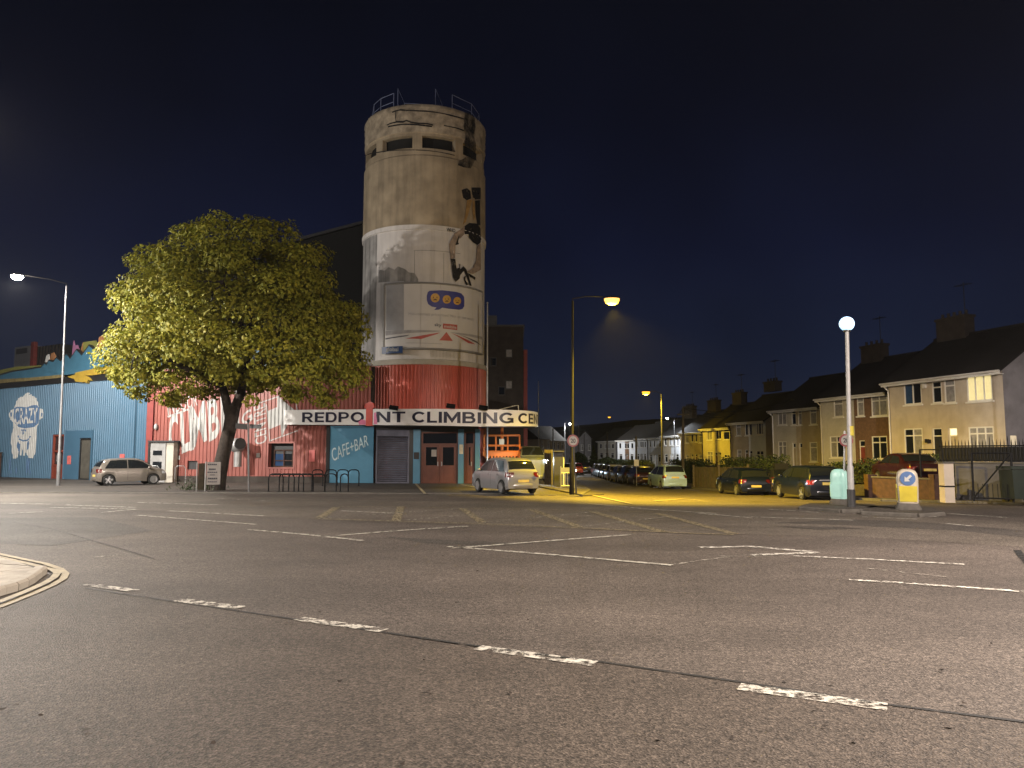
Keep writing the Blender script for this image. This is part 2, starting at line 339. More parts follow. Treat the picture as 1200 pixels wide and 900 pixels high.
# left pole in view: lamp out on its arm over the road
pb = G(68, 570); lamp_post(pb, at(78, 335, pb.y), at(20, 323, pb.y - 1.2), M['lamp_grey'], M['ledlens'], LEDC, 1700, 'white street lamp on a tall grey post before the blue wall', .075, 1.3, cut=176, spill=500)
# the lamp whose glow comes in at the upper left of the frame
lamp_post((-13.9, 13.2, 0), (-13.9, 13.2, 9.2), (-11.6, 15.9, 9.3), M['pale_metal'], M['ledlens'], WARM, 600, 'warm white street lamp by the pavement corner left of the road', cut=177, spill=500)
# lamps beside the road beyond the frame
lamp_post((-29.5, 30.0, 0), (-29.5, 30.0, 10.2), (-26.8, 28.2, 10.3), M['lamp_grey'], M['ledlens'], LEDC, 5400, 'white street lamp beyond the left edge of the frame by the main road', cut=176, spill=2200)
lamp_post((9.4, 2.6, 0), (9.4, 2.6, 9.2), (7.2, 4.6, 9.3), M['pale_metal'], M['ledlens'], WARM, 2250, 'street lamp on the near pavement just right of the viewer', cut=175)
lamp_post((17.5, 8.0, 0), (17.5, 8.0, 9.4), (15.2, 9.0, 9.5), M['pale_metal'], M['ledlens'], (1, .86, .77), 2500, 'street lamp beyond the right edge of the frame by the main road', cut=177, spill=2500)
# sodium lamps of the side street
pb = G(670, 579); lamp_post(pb, at(671, 353, pb.y), at(717, 350, pb.y), M['arm_black'], M['sodium'], SOD, 6600, 'orange street lamp on a tall dark post at the side street corner', .085, 1.6, cut=127, spill=130, aim=(.30, .30, -1))
pb = Vector((at(775.5, 500, 81).x, 81, T(15.5, 81))); lamp_post(pb, at(775, 462, 81), at(757, 459, 80.5), M['lamp_grey'], M['sodium'], SOD, 1150, 'orange street lamp on a grey post among the parked cars', .12, 2.0, cut=150, aim=(.15, .35, -1), spill=140)
pb = Vector((9.6, 140, -1.05)); lamp_post(pb, Vector((9.6, 140, 7.2)), at(669, 496, 139), M['dark_metal'], M['ledlens'], (.85, .92, 1), 1200, 'far white street lamp at the bottom of the side street', .1, 1.9)

# ================================================================ GROUND
def ground():
    xs = [-3000, -900, -300, -120] + list(range(-64, 81, 2)) + [120, 300, 900, 3000]
    ys = [-900, -200, -60] + list(range(-20, 201, 2)) + [300, 600, 1500, 4000]
    m = MB(); nx = len(xs)
    m.v = [Vector((x, y, T(x, y))) for y in ys for x in xs]
    for j in range(len(ys) - 1):
        for i in range(nx - 1):
            a = j * nx + i; m.f.append((a, a + 1, a + nx + 1, a + nx)); m.m.append(0)
    m.build('ground', M['road'], kind='structure', fix=False, smooth='all')
ground()
def sheet(name, xy, dz, m, kind='structure', parent=None, grid=2.0, thick=0.0):
    """a sheet laid on the terrain (dz above it); thick>0 gives it sides"""
    bm = bmesh.new()
    f = bm.faces.new([bm.verts.new((x, y, 0)) for x, y in xy])
    bmesh.ops.triangulate(bm, faces=[f])
    x0, x1 = min(p[0] for p in xy), max(p[0] for p in xy); y0, y1 = min(p[1] for p in xy), max(p[1] for p in xy)
    if x1 > 0 and y1 > 26:
        for ax, a, b in ((0, max(x0, -2), min(x1, 82)), (1, max(y0, 24), min(y1, 202))):
            k = math.floor(a / grid) * grid
            while k <= b:
                co = (k, 0, 0) if ax == 0 else (0, k, 0); no = (1, 0, 0) if ax == 0 else (0, 1, 0)
                bmesh.ops.bisect_plane(bm, geom=bm.verts[:] + bm.edges[:] + bm.faces[:], plane_co=co, plane_no=no); k += grid
    if thick:
        r = bmesh.ops.extrude_face_region(bm, geom=bm.faces[:])
        for g in r['geom']:
            if isinstance(g, bmesh.types.BMVert): g.co.z = -thick
    for v in bm.verts: v.co.z += T(v.co.x, v.co.y) + dz
    bmesh.ops.recalc_face_normals(bm, faces=bm.faces)
    if not thick:
        for f in bm.faces:
            if f.normal.z < 0: f.normal_flip()
    me = bpy.data.meshes.new(name); bm.to_mesh(me); bm.free(); me.materials.append(m)
    o = bpy.data.objects.new(name, me); COL.objects.link(o); o.parent = parent
    return tag(o, kind=kind)
def px(pts): return [tuple(G(u, v)[:2]) for u, v in pts]
def pxsheet(name, pts, dz, m, **k): return sheet(name, px(pts), dz, m, **k)

# asphalt surfacings
pxsheet('near_carriageway', [(-900, 640), (-200, 672), (0, 683), (100, 690), (350, 727), (560, 760), (700, 777), (866, 801), (1050, 829), (1200, 848), (2600, 1060), (2600, 4000), (-6000, 4000), (-3000, 1100)], .004, M['road_near'])
pxsheet('main_road_strip', [(-500, 588), (0, 590), (200, 600), (372, 609), (600, 617), (800, 625), (1000, 629), (1200, 641), (1700, 668), (1700, 624), (1200, 612), (1000, 603), (800, 594), (640, 591), (400, 585), (200, 580), (0, 578), (-500, 575)], .004, M['road_pale'])
pxsheet('dark_patch', [(905, 613), (1000, 616), (1120, 622), (1200, 630), (1200, 622), (1080, 612), (1000, 609)], .008, M['road_dark'])
pxsheet('dark_patch', [(-100, 592), (0, 607), (110, 606), (180, 622), (60, 640), (-100, 632)], .004, M['road_dark'])
pxsheet('dark_patch', [(450, 629), (520, 633), (600, 636), (590, 640), (500, 637)], .004, M['road_dark'])
pxsheet('dark_patch', [(906, 617), (990, 618), (1012, 620), (960, 621)], .012, M['road_dark'])
# tar joints between the surfacings
def strip(name, pts, w, dz, m, parent=None, kind='structure'):
    P = [G(u, v) for u, v in pts]; A = []; B = []
    for i, p in enumerate(P):
        d = (P[min(i + 1, len(P) - 1)] - P[max(i - 1, 0)]).normalized(); n = Vector((-d.y, d.x, 0)) * w / 2
        A.append(tuple((p + n)[:2])); B.append(tuple((p - n)[:2]))
    return sheet(name, A + B[::-1], dz, m, kind, parent)
strip('tar_joint', [(100, 690), (350, 727), (560, 758), (700, 776), (866, 800), (1050, 828), (1200, 847), (1500, 893)], .045, .009, M['seam'])
strip('tar_joint', [(-40, 603), (60, 620), (130, 640), (180, 655)], .025, .009, M['seam'])
strip('tar_joint', [(1192, 645), (1200, 656), (1215, 668)], .12, .009, M['seam'])
# ---- markings
def line(pts, w, m='white_line', dz=.012): return strip('road_marking', pts, w, dz, M[m])
def quad(pts, m='white_line', dz=.012): return pxsheet('road_marking', pts, dz, M[m])
line([(110, 687), (158, 693)], .16); line([(88, 687), (112, 686)], .06)
line([(208, 704), (282, 713)], .19); line([(350, 726), (450, 740)], .17)
line([(560, 760), (697, 779)], .17); line([(866, 806), (1040, 830)], .18)
line([(1330, 872), (1480, 896)], .17)
line([(530, 643), (660, 633), (740, 627)], .14, 'white_ok'); line([(525, 641), (640, 650), (788, 663)], .14, 'white_ok')
line([(290, 621), (360, 627), (425, 634)], .14, 'white_ok'); line([(395, 628), (470, 622), (548, 617)], .14, 'white_ok')
line([(995, 680), (1060, 684), (1130, 689), (1200, 694)], .13); line([(820, 642), (880, 641), (950, 647)], .2)
line([(880, 651), (960, 648)], .2); line([(930, 652), (1020, 656), (1130, 662)], .13); line([(840, 652), (900, 653)], .09, 'white_faint')
line([(790, 662), (860, 652)], .09, 'white_faint'); line([(100, 655), (145, 650)], .09, 'white_faint'); line([(1010, 666), (1110, 677)], .07, 'white_faint')
# main road lines, far side
for a in ([(0, 590), (58, 591)], [(60, 595), (158, 597)], [(78, 592), (160, 595)], [(160, 589), (255, 592)], [(198, 599), (310, 605)], [(120, 601), (160, 597)]): line(a, .17, 'white_ok')
for a in ([(10, 602), (50, 600)], [(160, 604), (300, 615)], [(400, 599), (470, 602)], [(880, 606), (1000, 610)], [(820, 602), (880, 607)], [(1000, 602), (1100, 606)], [(1010, 606), (1080, 609)], [(1110, 614), (1140, 617)], [(760, 597), (840, 602)], [(690, 590), (760, 597)], [(900, 597), (960, 601)], [(1080, 600), (1180, 607)]): line(a, .13, 'white_ok')
line([(870, 611), (990, 619)], .1, 'white_faint'); line([(250, 584), (345, 589)], .12, 'white_faint'); line([(430, 596), (560, 603), (700, 605)], .08, 'white_faint')
# yellow box junction
line([(368, 608), (460, 611), (560, 614), (680, 619), (800, 625), (860, 627)], .16, 'yellow_faint'); line([(395, 594), (470, 594), (545, 596), (620, 597), (700, 599), (790, 601)], .10, 'yellow_faint')
for a in ([(375, 607), (394, 595)], [(464, 611), (470, 594)], [(566, 613), (541, 596)], [(679, 618), (621, 597)], [(778, 624), (694, 600)], [(860, 626), (770, 602)]): line(a, .25, 'yellow_faint', .014)
for a in ([(370, 608), (545, 596)], [(464, 611), (620, 598)], [(566, 613), (700, 600)], [(679, 618), (790, 605)]): line(a, .12, 'white_faint', .016)
# ---- forecourt of the climbing centre with its low kerb
FK = [(-60, 35.6), (-20, 35.2), (-8, 34.6), (-2, 34.2), (3.0, 33.6)]
sheet('forecourt', FK + [(4.4, 37), (4.6, 60), (-8, 60), (-60, 75)], .045, M['forecourt'], thick=.15)
ks = bpy.data.objects.new('kerb', None); COL.objects.link(ks); tag(ks, kind='structure')
stone = None
def kerb_run(pts, parent, dz=0.0):
    global stone
    for a, b in zip(pts[:-1], pts[1:]):
        a, b = Vector((*a, 0)), Vector((*b, 0)); L = (b - a).length; k = max(1, round(L / .915))
        for i in range(k):
            c = lerp(a, b, (i + .5) / k)
            if stone is None:
                m = MB(); m.extr([(-.455, -.07, -.15), (-.455, .07, -.15), (-.455, .07, .10), (-.455, -.045, .10), (-.455, -.07, .07)], (.91, 0, 0)); stone = m.build('kerb_stone', M['kerb'], parent, world=False); o = stone
            else:
                o = bpy.data.objects.new('kerb_stone', stone.data); COL.objects.link(o); o.parent = parent
            o.location = (c.x, c.y, T(c.x, c.y) + dz + random.uniform(-.006, .006)); o.rotation_euler = (0, 0, math.atan2((b - a).y, (b - a).x) + random.uniform(-.01, .01)); o.scale = (L / k / .915, 1, 1)
kerb_run([(-30, 35.15), (-20, 35.12), (-8, 34.52), (-2, 34.12), (2.9, 33.52)], ks, -.05)
# worn bays and tree pit on the forecourt
line([(487, 568), (498, 580)], .13, 'yellow_line', .062); line([(455, 579), (498, 580)], .08, 'white_faint', .062)
line([(540, 569), (592, 580)], .12, 'white_ok', .062); line([(150, 574), (215, 567)], .10, 'white_faint', .062); line([(200, 574), (260, 568)], .10, 'white_faint', .062)
# ---- side street paving, its kerbs and markings
RK = [(14.8, 31), (14.2, 37), (13.6, 44), (12.6, 53), (11.9, 64), (11.9, 75), (12.0, 100), (12.6, 160)]
LK = [(3.0, 33.6), (4.2, 42), (4.8, 55), (5.6, 75), (6.6, 100), (7.6, 140)]
sheet('pavement', RK + [(15.2, 160), (14.8, 100), (14.9, 64), (15.6, 46), (16.6, 34), (17.2, 31), (30, 25.5), (30, 22.6), (20, 26.2)], .10, M['forecourt'], thick=.2)
sheet('pavement', LK + [(5.0, 140), (4.0, 100), (2.6, 75), (1.8, 55), (1.2, 42)], .10, M['forecourt'], thick=.2)
kerb_run(RK[:6], ks); kerb_run(LK[:4], ks); kerb_run([(14.8, 31), (17.5, 28.3), (20, 26.2), (30, 22.6)], ks)
sheet('garden_soil', [(15.7, 46), (16.7, 34), (17.3, 31.2), (30, 25.7), (60, 25.7), (60, 160), (15.4, 160), (15.0, 100), (15.1, 64)], .02, M['soil'])
line([(678, 573), (740, 590)], .16, 'yellow_line', .03); line([(662, 562), (690, 571)], .12, 'yellow_line', .03)
line([(768, 584), (800, 580), (822, 583)], .22, 'yellow_line', .03); line([(766, 584.5), (830, 584.5)], .14, 'yellow_line', .03)
line([(700, 577), (745, 574)], .12, 'white_faint', .03); line([(700, 570), (770, 577)], .10, 'white_faint', .03)
line([(880, 583), (960, 590)], .14, 'yellow_faint', .03)

# ---- pavement corner at the left edge, with its double yellow lines
corner = [(-300, 694), (-120, 640), (0, 660.5), (20, 666), (40, 673), (54, 671.5), (50, 677), (42, 683), (30, 689), (12, 697), (-20, 706), (-120, 728), (-300, 760)]
C2 = px([(-120, 640), (0, 661), (22, 667), (40, 673.5), (41, 676), (30, 684), (12, 693), (-20, 702), (-120, 722)])
def clip(poly, ax, lim, sg):
    out = []
    for i in range(len(poly)):
        a, b = poly[i - 1], poly[i]; da, db = sg * (a[ax] - lim), sg * (b[ax] - lim)
        if (da <= 0) != (db <= 0): t = da / (da - db); out.append((lerp(a[0], b[0], t), lerp(a[1], b[1], t)))
        if db <= 0: out.append(b)
    return out
o = sheet('corner_pavement', C2, .085, M['soil'], thick=.2)
ca_ = R(-18); rot = lambda p, a: (p[0] * math.cos(a) - p[1] * math.sin(a), p[0] * math.sin(a) + p[1] * math.cos(a))
CR = [rot(p, -ca_) for p in C2]
for i in range(-14, 2):
    for j in range(8, 22):
        q = CR; x0, y0 = i * 1.05, j * .9
        for ax, lim, sg in ((0, x0 + .006, -1), (0, x0 + 1.044, 1), (1, y0 + .006, -1), (1, y0 + .894, 1)): q = clip(q, ax, lim, sg) if q else q
        if len(q) >= 3 and abs(sum(q[k - 1][0] * q[k][1] - q[k][0] * q[k - 1][1] for k in range(len(q)))) > .02:
            mm = MB(); mm.prism([rot(p, ca_) for p in q], .08, .10 + random.uniform(-.004, .005)); mm.build('paving_slab', M['paving'], o, world=False)
cpts = px([(-120, 722.5), (-60, 711), (-20, 703), (0, 697), (14, 693), (26, 688), (34, 683), (42, 677), (48, 672.5)])
ck = bpy.data.objects.new('corner_kerb', None); COL.objects.link(ck); tag(ck, kind='structure')
for a, b in zip(cpts[:-1], cpts[1:]):
    a, b = Vector((*a, 0)), Vector((*b, 0)); d = (b - a); L = d.length; k = max(1, round(L / .7)); ang = math.atan2(d.y, d.x)
    for i in range(k):
        c = lerp(a, b, (i + .5) / k); mm = MB(); l2 = L / k * .98
        mm.extr([(-l2 / 2, -.08, -.1), (-l2 / 2, .07, -.1), (-l2 / 2, .07, .12), (-l2 / 2, -.05, .12), (-l2 / 2, -.08, .09)], (l2, 0, 0))
        o = mm.build('kerb_stone', M['paving'], ck, world=False); o.location = (c.x, c.y, 0); o.rotation_euler = (0, 0, ang)
sheet('drop_kerb_strip', px([(-120, 632), (0, 655), (30, 662), (55, 669.5), (42, 673), (22, 666.5), (0, 660), (-120, 639)]), .03, M['forecourt'])
for off, pts in ((0, [(-150, 627), (0, 650), (30, 656.5), (52, 661), (70, 667), (77, 673), (74, 679), (62, 686), (40, 696), (0, 712), (-150, 752)]), (1, [(-150, 631), (0, 655), (30, 662), (50, 667), (62, 670), (67, 674), (63, 679.5), (52, 686), (30, 696), (0, 708), (-150, 745)])):
    line(pts, .10, 'yellow_line', .035 if off else .014)
# fallen leaves and grit
m = MB()
for _ in range(50):
    u, v = random.uniform(0, 1200), random.uniform(640, 899); p = G(u, v); s = random.uniform(.010, .03); a = random.uniform(0, 6.3)
    q = [Vector((math.cos(a + k) * s * w, math.sin(a + k) * s * w, random.uniform(.014, .03))) + p for k, w in ((0, 1.3), (1.2, .7), (2.6, 1), (3.9, .6), (5, .9))]
    m.face(q)
m.build('fallen_leaves', M['bark'], kind='stuff', fix=False)

# ================================================================ FACADES
class Facade:
    def __init__(s, p0, p1):
        s.p0 = Vector((p0[0], p0[1], 0)); d = Vector((p1[0], p1[1], 0)) - s.p0; s.L = d.length; s.s = d.normalized()
        s.n = Vector((s.s.y, -s.s.x, 0))
        if s.n.dot(-s.p0) < 0: s.n = -s.n
    def pt(s, a, d, z): return s.p0 + s.s * a + s.n * d + Vector((0, 0, z))
    def hit(s, u, v, d=0.0):
        r = ray(u, v); o = Vector((0, 0, CH)); q = s.p0 + s.n * d
        t = (q - o).dot(s.n) / r.dot(s.n); p = o + r * t
        return (p - s.p0).dot(s.s), p.z
    def box(s, mb, s0, s1, d0, d1, z0, z1, mi=None):
        a = [s.pt(x, d, z) for z in (z0, z1) for x, d in ((s0, d0), (s1, d0), (s1, d1), (s0, d1))]
        return mb.mesh(a, [(3, 2, 1, 0), (4, 5, 6, 7), (0, 1, 5, 4), (1, 2, 6, 5), (2, 3, 7, 6), (3, 0, 4, 7)], mi)
    def rect(s, u0, v0, u1, v1, d=0.0):
        um, vm = (u0 + u1) / 2, (v0 + v1) / 2
        a, b = s.hit(u0, vm, d)[0], s.hit(u1, vm, d)[0]; z1, z0 = s.hit(um, v0, d)[1], s.hit(um, v1, d)[1]
        return min(a, b), z0, max(a, b), z1
def wall_mesh(mb, F, s0, s1, z0, z1, holes=(), depth=.12, d=0.0):
    holes = [h for h in holes if h[2] > s0 and h[0] < s1]
    ss = sorted({s0, s1, *[min(max(x, s0), s1) for h in holes for x in (h[0], h[2])]}); zs = sorted({z0, z1, *[min(max(x, z0), z1) for h in holes for x in (h[1], h[3])]})
    for i in range(len(ss) - 1):
        for j in range(len(zs) - 1):
            sm, zm = (ss[i] + ss[i + 1]) / 2, (zs[j] + zs[j + 1]) / 2
            if any(h[0] < sm < h[2] and h[1] < zm < h[3] for h in holes): continue
            mb.face([F.pt(ss[i], d, zs[j]), F.pt(ss[i + 1], d, zs[j]), F.pt(ss[i + 1], d, zs[j + 1]), F.pt(ss[i], d, zs[j + 1])])
    for a, b, c, e in holes:
        q = [(a, b), (c, b), (c, e), (a, e)]
        for k in range(4):
            (x0, y0), (x1, y1) = q[k], q[(k + 1) % 4]
            mb.face([F.pt(x0, d, y0), F.pt(x1, d, y1), F.pt(x1, d - depth, y1), F.pt(x0, d - depth, y0)])
PITCHS, RIB = .24, .04
def prof(s, p=PITCHS, h=RIB):
    t = (s / p) % 1.0
    return h * interp(t, [0, .34, .5, .84, 1.0], [1, 1, 0, 0, 1])
def prof_breaks(a, b, p=PITCHS):
    r = [a]; k = math.floor(a / p)
    while k * p < b:
        for f in (0, .34, .5, .84):
            x = (k + f) * p
            if a + 1e-4 < x < b - 1e-4: r.append(x)
        k += 1
    return r + [b]
def corr_mesh(mb, F, s0, s1, z0, z1, holes=()):
    ss = sorted(set(prof_breaks(s0, s1)) | {x for h in holes for x in (h[0], h[2])}); zs = sorted({z0, z1, *[x for h in holes for x in (h[1], h[3])]})
    for i in range(len(ss) - 1):
        a, b = ss[i], ss[i + 1]
        if b - a < 1e-5: continue
        for j in range(len(zs) - 1):
            sm, zm = (a + b) / 2, (zs[j] + zs[j + 1]) / 2
            if any(h[0] < sm < h[2] and h[1] < zm < h[3] for h in holes): continue
            mb.face([F.pt(a, prof(a + 1e-5), zs[j]), F.pt(b, prof(b - 1e-5), zs[j]), F.pt(b, prof(b - 1e-5), zs[j + 1]), F.pt(a, prof(a + 1e-5), zs[j + 1])])
def decal(name, polys, mapf, m, parent, slices=(), tris=None, label=None):
    """flat print: 2D outlines cut along slices and laid on a surface by mapf(x, y)"""
    bm = bmesh.new()
    for P in polys:
        try:
            f = bm.faces.new([bm.verts.new((x, y, 0)) for x, y in P])
        except ValueError: pass
    if tris:
        vs, fs = tris; bv = [bm.verts.new((x, y, 0)) for x, y in vs]
        for f in fs:
            try: bm.faces.new([bv[i] for i in f])
            except ValueError: pass
    bmesh.ops.triangulate(bm, faces=bm.faces[:])
    xs = [v.co.x for v in bm.verts]
    for x in slices:
        if min(xs) < x < max(xs): bmesh.ops.bisect_plane(bm, geom=bm.verts[:] + bm.edges[:] + bm.faces[:], plane_co=(x, 0, 0), plane_no=(1, 0, 0), dist=1e-5)
    mb = MB(); bm.verts.index_update()
    mb.v = [Vector(mapf(v.co.x, v.co.y)) for v in bm.verts]; mb.f = [tuple(v.index for v in f.verts) for f in bm.faces]; mb.m = [0] * len(mb.f); bm.free()
    return mb.build(name, m, parent, fix=False, label=label)
_text = {}
def text2d(body, bold=0.0, shear=0.0, space=1.0, fit=True):
    cu = bpy.data.curves.new('lettering', 'FONT'); cu.body = body; cu.offset = bold; cu.shear = shear; cu.space_character = space; cu.resolution_u = 4
    ob = bpy.data.objects.new('lettering', cu); COL.objects.link(ob)
    dg = bpy.context.evaluated_depsgraph_get(); me = bpy.data.meshes.new_from_object(ob.evaluated_get(dg))
    vs = [(v.co.x, v.co.y) for v in me.vertices]; fs = [tuple(p.vertices) for p in me.polygons]
    bpy.data.objects.remove(ob); bpy.data.curves.remove(cu); bpy.data.meshes.remove(me)
    x0, x1 = min(v[0] for v in vs), max(v[0] for v in vs); y0, y1 = min(v[1] for v in vs), max(v[1] for v in vs)
    return [((x - x0) / (x1 - x0), (y - y0) / (y1 - y0)) for x, y in vs], fs
def quad_text(body, q, mapf, m, parent, name='lettering', slices=(), bold=.02, shear=0.0, conv=None):
    """text fitted into the four corner points q (bottom left, bottom right, top right, top left) of the 2D surface"""
    vs, fs = text2d(body, bold, shear)
    a, b, c, d = [Vector(p) for p in q]
    w = [tuple(a * (1 - x) * (1 - y) + b * x * (1 - y) + c * x * y + d * (1 - x) * y) for x, y in vs]
    return decal(name, [], mapf, m, parent, slices, (w, fs))

# ================================================================ CLIMBING CENTRE: BLUE SHED
def bar_frame(mb, F, s0, z0, s1, z1, w, d0, d1, cols=(), rows=()):
    """outer frame plus mullions at fractions, butted"""
    F.box(mb, s0, s1, d0, d1, z0, z0 + w); F.box(mb, s0, s1, d0, d1, z1 - w, z1)
    F.box(mb, s0, s0 + w, d0, d1, z0 + w, z1 - w); F.box(mb, s1 - w, s1, d0, d1, z0 + w, z1 - w)
    for c in cols:
        x = lerp(s0, s1, c); F.box(mb, x - w / 2, x + w / 2, d0 + .004, d1 - .004, z0 + w, z1 - w)
    for r in rows:
        z = lerp(z0, z1, r); F.box(mb, s0 + w, s1 - w, d0 + .008, d1 - .008, z - w / 2, z + w / 2)
FB = Facade((-45.8, 62.2), (-22.25, 47.55))
blue = thing('blue_shed', FB.pt(FB.L / 2, 0, 0), 'long blue corrugated metal shed with zigzag painted parapet at left', 'building')
bz = FB.hit(150, 441)[1]
holes = [FB.rect(61, 509, 74.5, 561.5), FB.rect(93.5, 513.5, 106.5, 557.5)]
holes = [(a, .05, c, e) for a, b, c, e in holes]
m = MB(); corr_mesh(m, FB, 0, FB.L, 0.0, bz, holes)
for h in holes:
    q = [(h[0], h[1]), (h[2], h[1]), (h[2], h[3]), (h[0], h[3])]
    for k in range(4):
        (x0, y0), (x1, y1) = q[k], q[(k + 1) % 4]; m.face([FB.pt(x0, .04, y0), FB.pt(x1, .04, y1), FB.pt(x1, -.2, y1), FB.pt(x0, -.2, y0)])
m.build('wall', M['blue'], blue)
m = MB(); FB.box(m, -.2, FB.L, -14, -.3, 0, bz + .9); m.build('hall', M['darkwall'], blue)
# flat lining sheet round the doors
m = MB(); a, b, c, e = FB.rect(76, 504.5, 108.5, 559); FB.box(m, a, h[0] - .02, .042, .06, .02, e); FB.box(m, h[0] - .02, h[2] + .02, .042, .06, h[3] + .02, e); FB.box(m, h[2] + .02, c, .042, .06, .02, e); m.build('lining_panel', M['blue'], blue)
# doors
h = holes[0]; dr = MB(); bar_frame(dr, FB, h[0], h[1], h[2], h[3], .13, -.12, 0.0, cols=(.5,), rows=(.30, .62)); dr = dr.build('door', M['reddoor'], blue, label='red framed glazed double door')
m = MB(); FB.box(m, h[0], h[2], -.16, -.13, h[1], h[3]); m.build('pane', M['glass'], dr)
m = MB(); FB.box(m, h[0] + .13, h[2] - .13, -.1, -.05, h[1] + .13, lerp(h[1], h[3], .28)); m.build('lower_panel', M['reddoor'], dr)
for k in (.46, .54):
    m = MB(); x = lerp(h[0], h[2], k); FB.box(m, x - .015, x + .015, .01, .05, h[1] + 1.2, h[1] + 1.6); m.build('handle', M['galv'], dr)
h = holes[1]; dr = MB(); bar_frame(dr, FB, h[0], h[1], h[2], h[3], .07, -.12, .03); dr = dr.build('door', M['black_paint'], blue, label='plain grey metal fire door')
m = MB(); FB.box(m, h[0] + .07, h[2] - .07, -.1, -.05, h[1] + .07, h[3] - .07); m.build('door_leaf', M['fire_door'], dr)
for u0, v0, u1, v1 in ((80, 534, 84.3, 544), (141.5, 532, 147, 540)):
    a, b, c, e = FB.rect(u0, v0, u1, v1); m = MB(); FB.box(m, a, c, .062, .08, b, e); m.build('notice', M['notice_red'], blue)
# black soffit band and the parapet boards above it
pt0 = FB.hit(0, 437)[1]
def band(name, top, bot, d0, d1, mt, parent, thick=True):
    """polygon band given by pixel outlines of its top and bottom edges on plane d1"""
    P = [FB.hit(u, v, d1) for u, v in top] + [FB.hit(u, v, d1) for u, v in bot[::-1]]
    m = MB(); m.extr([FB.pt(s, d1, z) for s, z in P], FB.n * (d0 - d1)); return m.build(name, mt, parent)
band('soffit_band', [(-50, 451), (0, 449), (72, 442), (125, 438), (178, 434)], [(-50, 457), (0, 455.5), (70, 449), (130, 445), (182, 441)], -.1, .12, M['black_paint'], blue)
zig = [(-50, 443), (0, 440), (14, 436), (45, 431.5)]
for i, (u, v) in enumerate([(48, 431), (52, 426), (54, 428.5), (57, 423), (62, 424.5), (66, 420), (71, 424), (77.5, 415.5), (82, 421), (89.5, 410.5), (95.5, 417), (104, 405.5), (115, 414), (123, 405), (131, 412), (140, 402), (149, 410), (158, 401), (168, 408), (180, 399)]): zig.append((u, v))
band('parapet', zig, [(-50, 447), (0, 445), (40, 443), (70, 440), (125, 434), (182, 428)], -.1, .16, M['blue_dark'], blue, )
band('parapet_edge', [(u, v - 1.8) for u, v in zig], [(-50, 447), (0, 445), (40, 443), (70, 440), (125, 434), (182, 428)], -.12, .13, M['black_paint'], blue)
band('painted_stripe', [(-50, 447), (0, 444.5), (35, 442.5), (72, 439)], [(-50, 451), (0, 449), (36, 446), (72, 442.5)], -.05, .19, M['ochre'], blue)
band('painted_stripe', [(87, 437), (105, 433), (122, 430), (182, 424)], [(92, 440.5), (110, 439.5), (124, 437.5), (182, 432)], -.05, .20, M['yellow_paint'], blue, )
band('painted_flash', [(79, 441.5), (87, 439), (92, 437.5), (99, 440), (104, 442)], [(81, 442.5), (87, 444), (88, 447), (97, 448), (99, 447.5), (101, 449), (103, 445.5), (107, 446)], -.05, .22, M['yellow_paint'], blue)
band('painted_stripe', [(-50, 437), (0, 433.5), (20, 429.5), (48, 428)], [(-50, 443), (0, 439.5), (20, 435.5), (47, 431)], -.2, .10, M['olive'], blue)
for pts, mt in (([(84, 417), (86, 399), (87.5, 406), (90, 404), (93, 411), (91, 415), (86, 419)], 'pink'), ([(96, 415), (97.5, 401), (104, 400), (112, 399), (113, 412), (106, 412), (100, 417)], 'olive'), ([(94, 412), (97, 401), (98, 413), (96, 418)], 'orange_paint'), ([(57, 426), (60, 414), (63, 413), (65, 420), (62, 425)], 'orange_paint'), ([(52, 428), (54, 417), (56.5, 415), (57.5, 424)], 'mural'), ([(113, 412), (116, 395), (120, 393), (122, 408)], 'orange_paint')):
    P = [FB.hit(u, v, -.12) for u, v in pts]; m = MB(); m.extr([FB.pt(s, -.12, z) for s, z in P], FB.n * -.08); m.build('painted_peak', M[mt], blue)
# rooftop hut
a, b, c, e = FB.rect(17, 406, 37, 428, -3.2); hut = thing('rooftop_hut', FB.pt(a, -3.2, b), 'grey metal hut on the roof of the blue shed', 'hut')
m = MB(); FB.box(m, a, c, -5.5, -3.2, b - .6, e); m.build('wall', M['galv'], hut)
a2, b2, c2, e2 = FB.rect(41, 405, 70, 428, -3.6); m = MB(); corr = MB(); FB.box(corr, a2, c2, -5.5, -3.6, b2 - .8, e2); corr.build('store', M['dark_metal'], hut)
m = MB()
for k in range(9): x = lerp(a2, c2, k / 8); FB.box(m, x - .05, x + .05, -3.6, -3.54, b2 - .6, e2)
m.build('rib', M['darkwall'], hut)
m = MB(); FB.box(m, a + .3, c - .7, -3.19, -3.16, lerp(b, e, .62), lerp(b, e, .9)); m.build('louvre', M['dark_metal'], hut)
m = MB(); FB.box(m, c + .02, c + .45, -3.4, -3.1, b - .4, e + .25); m.build('corner_post', M['redtrim'], hut)

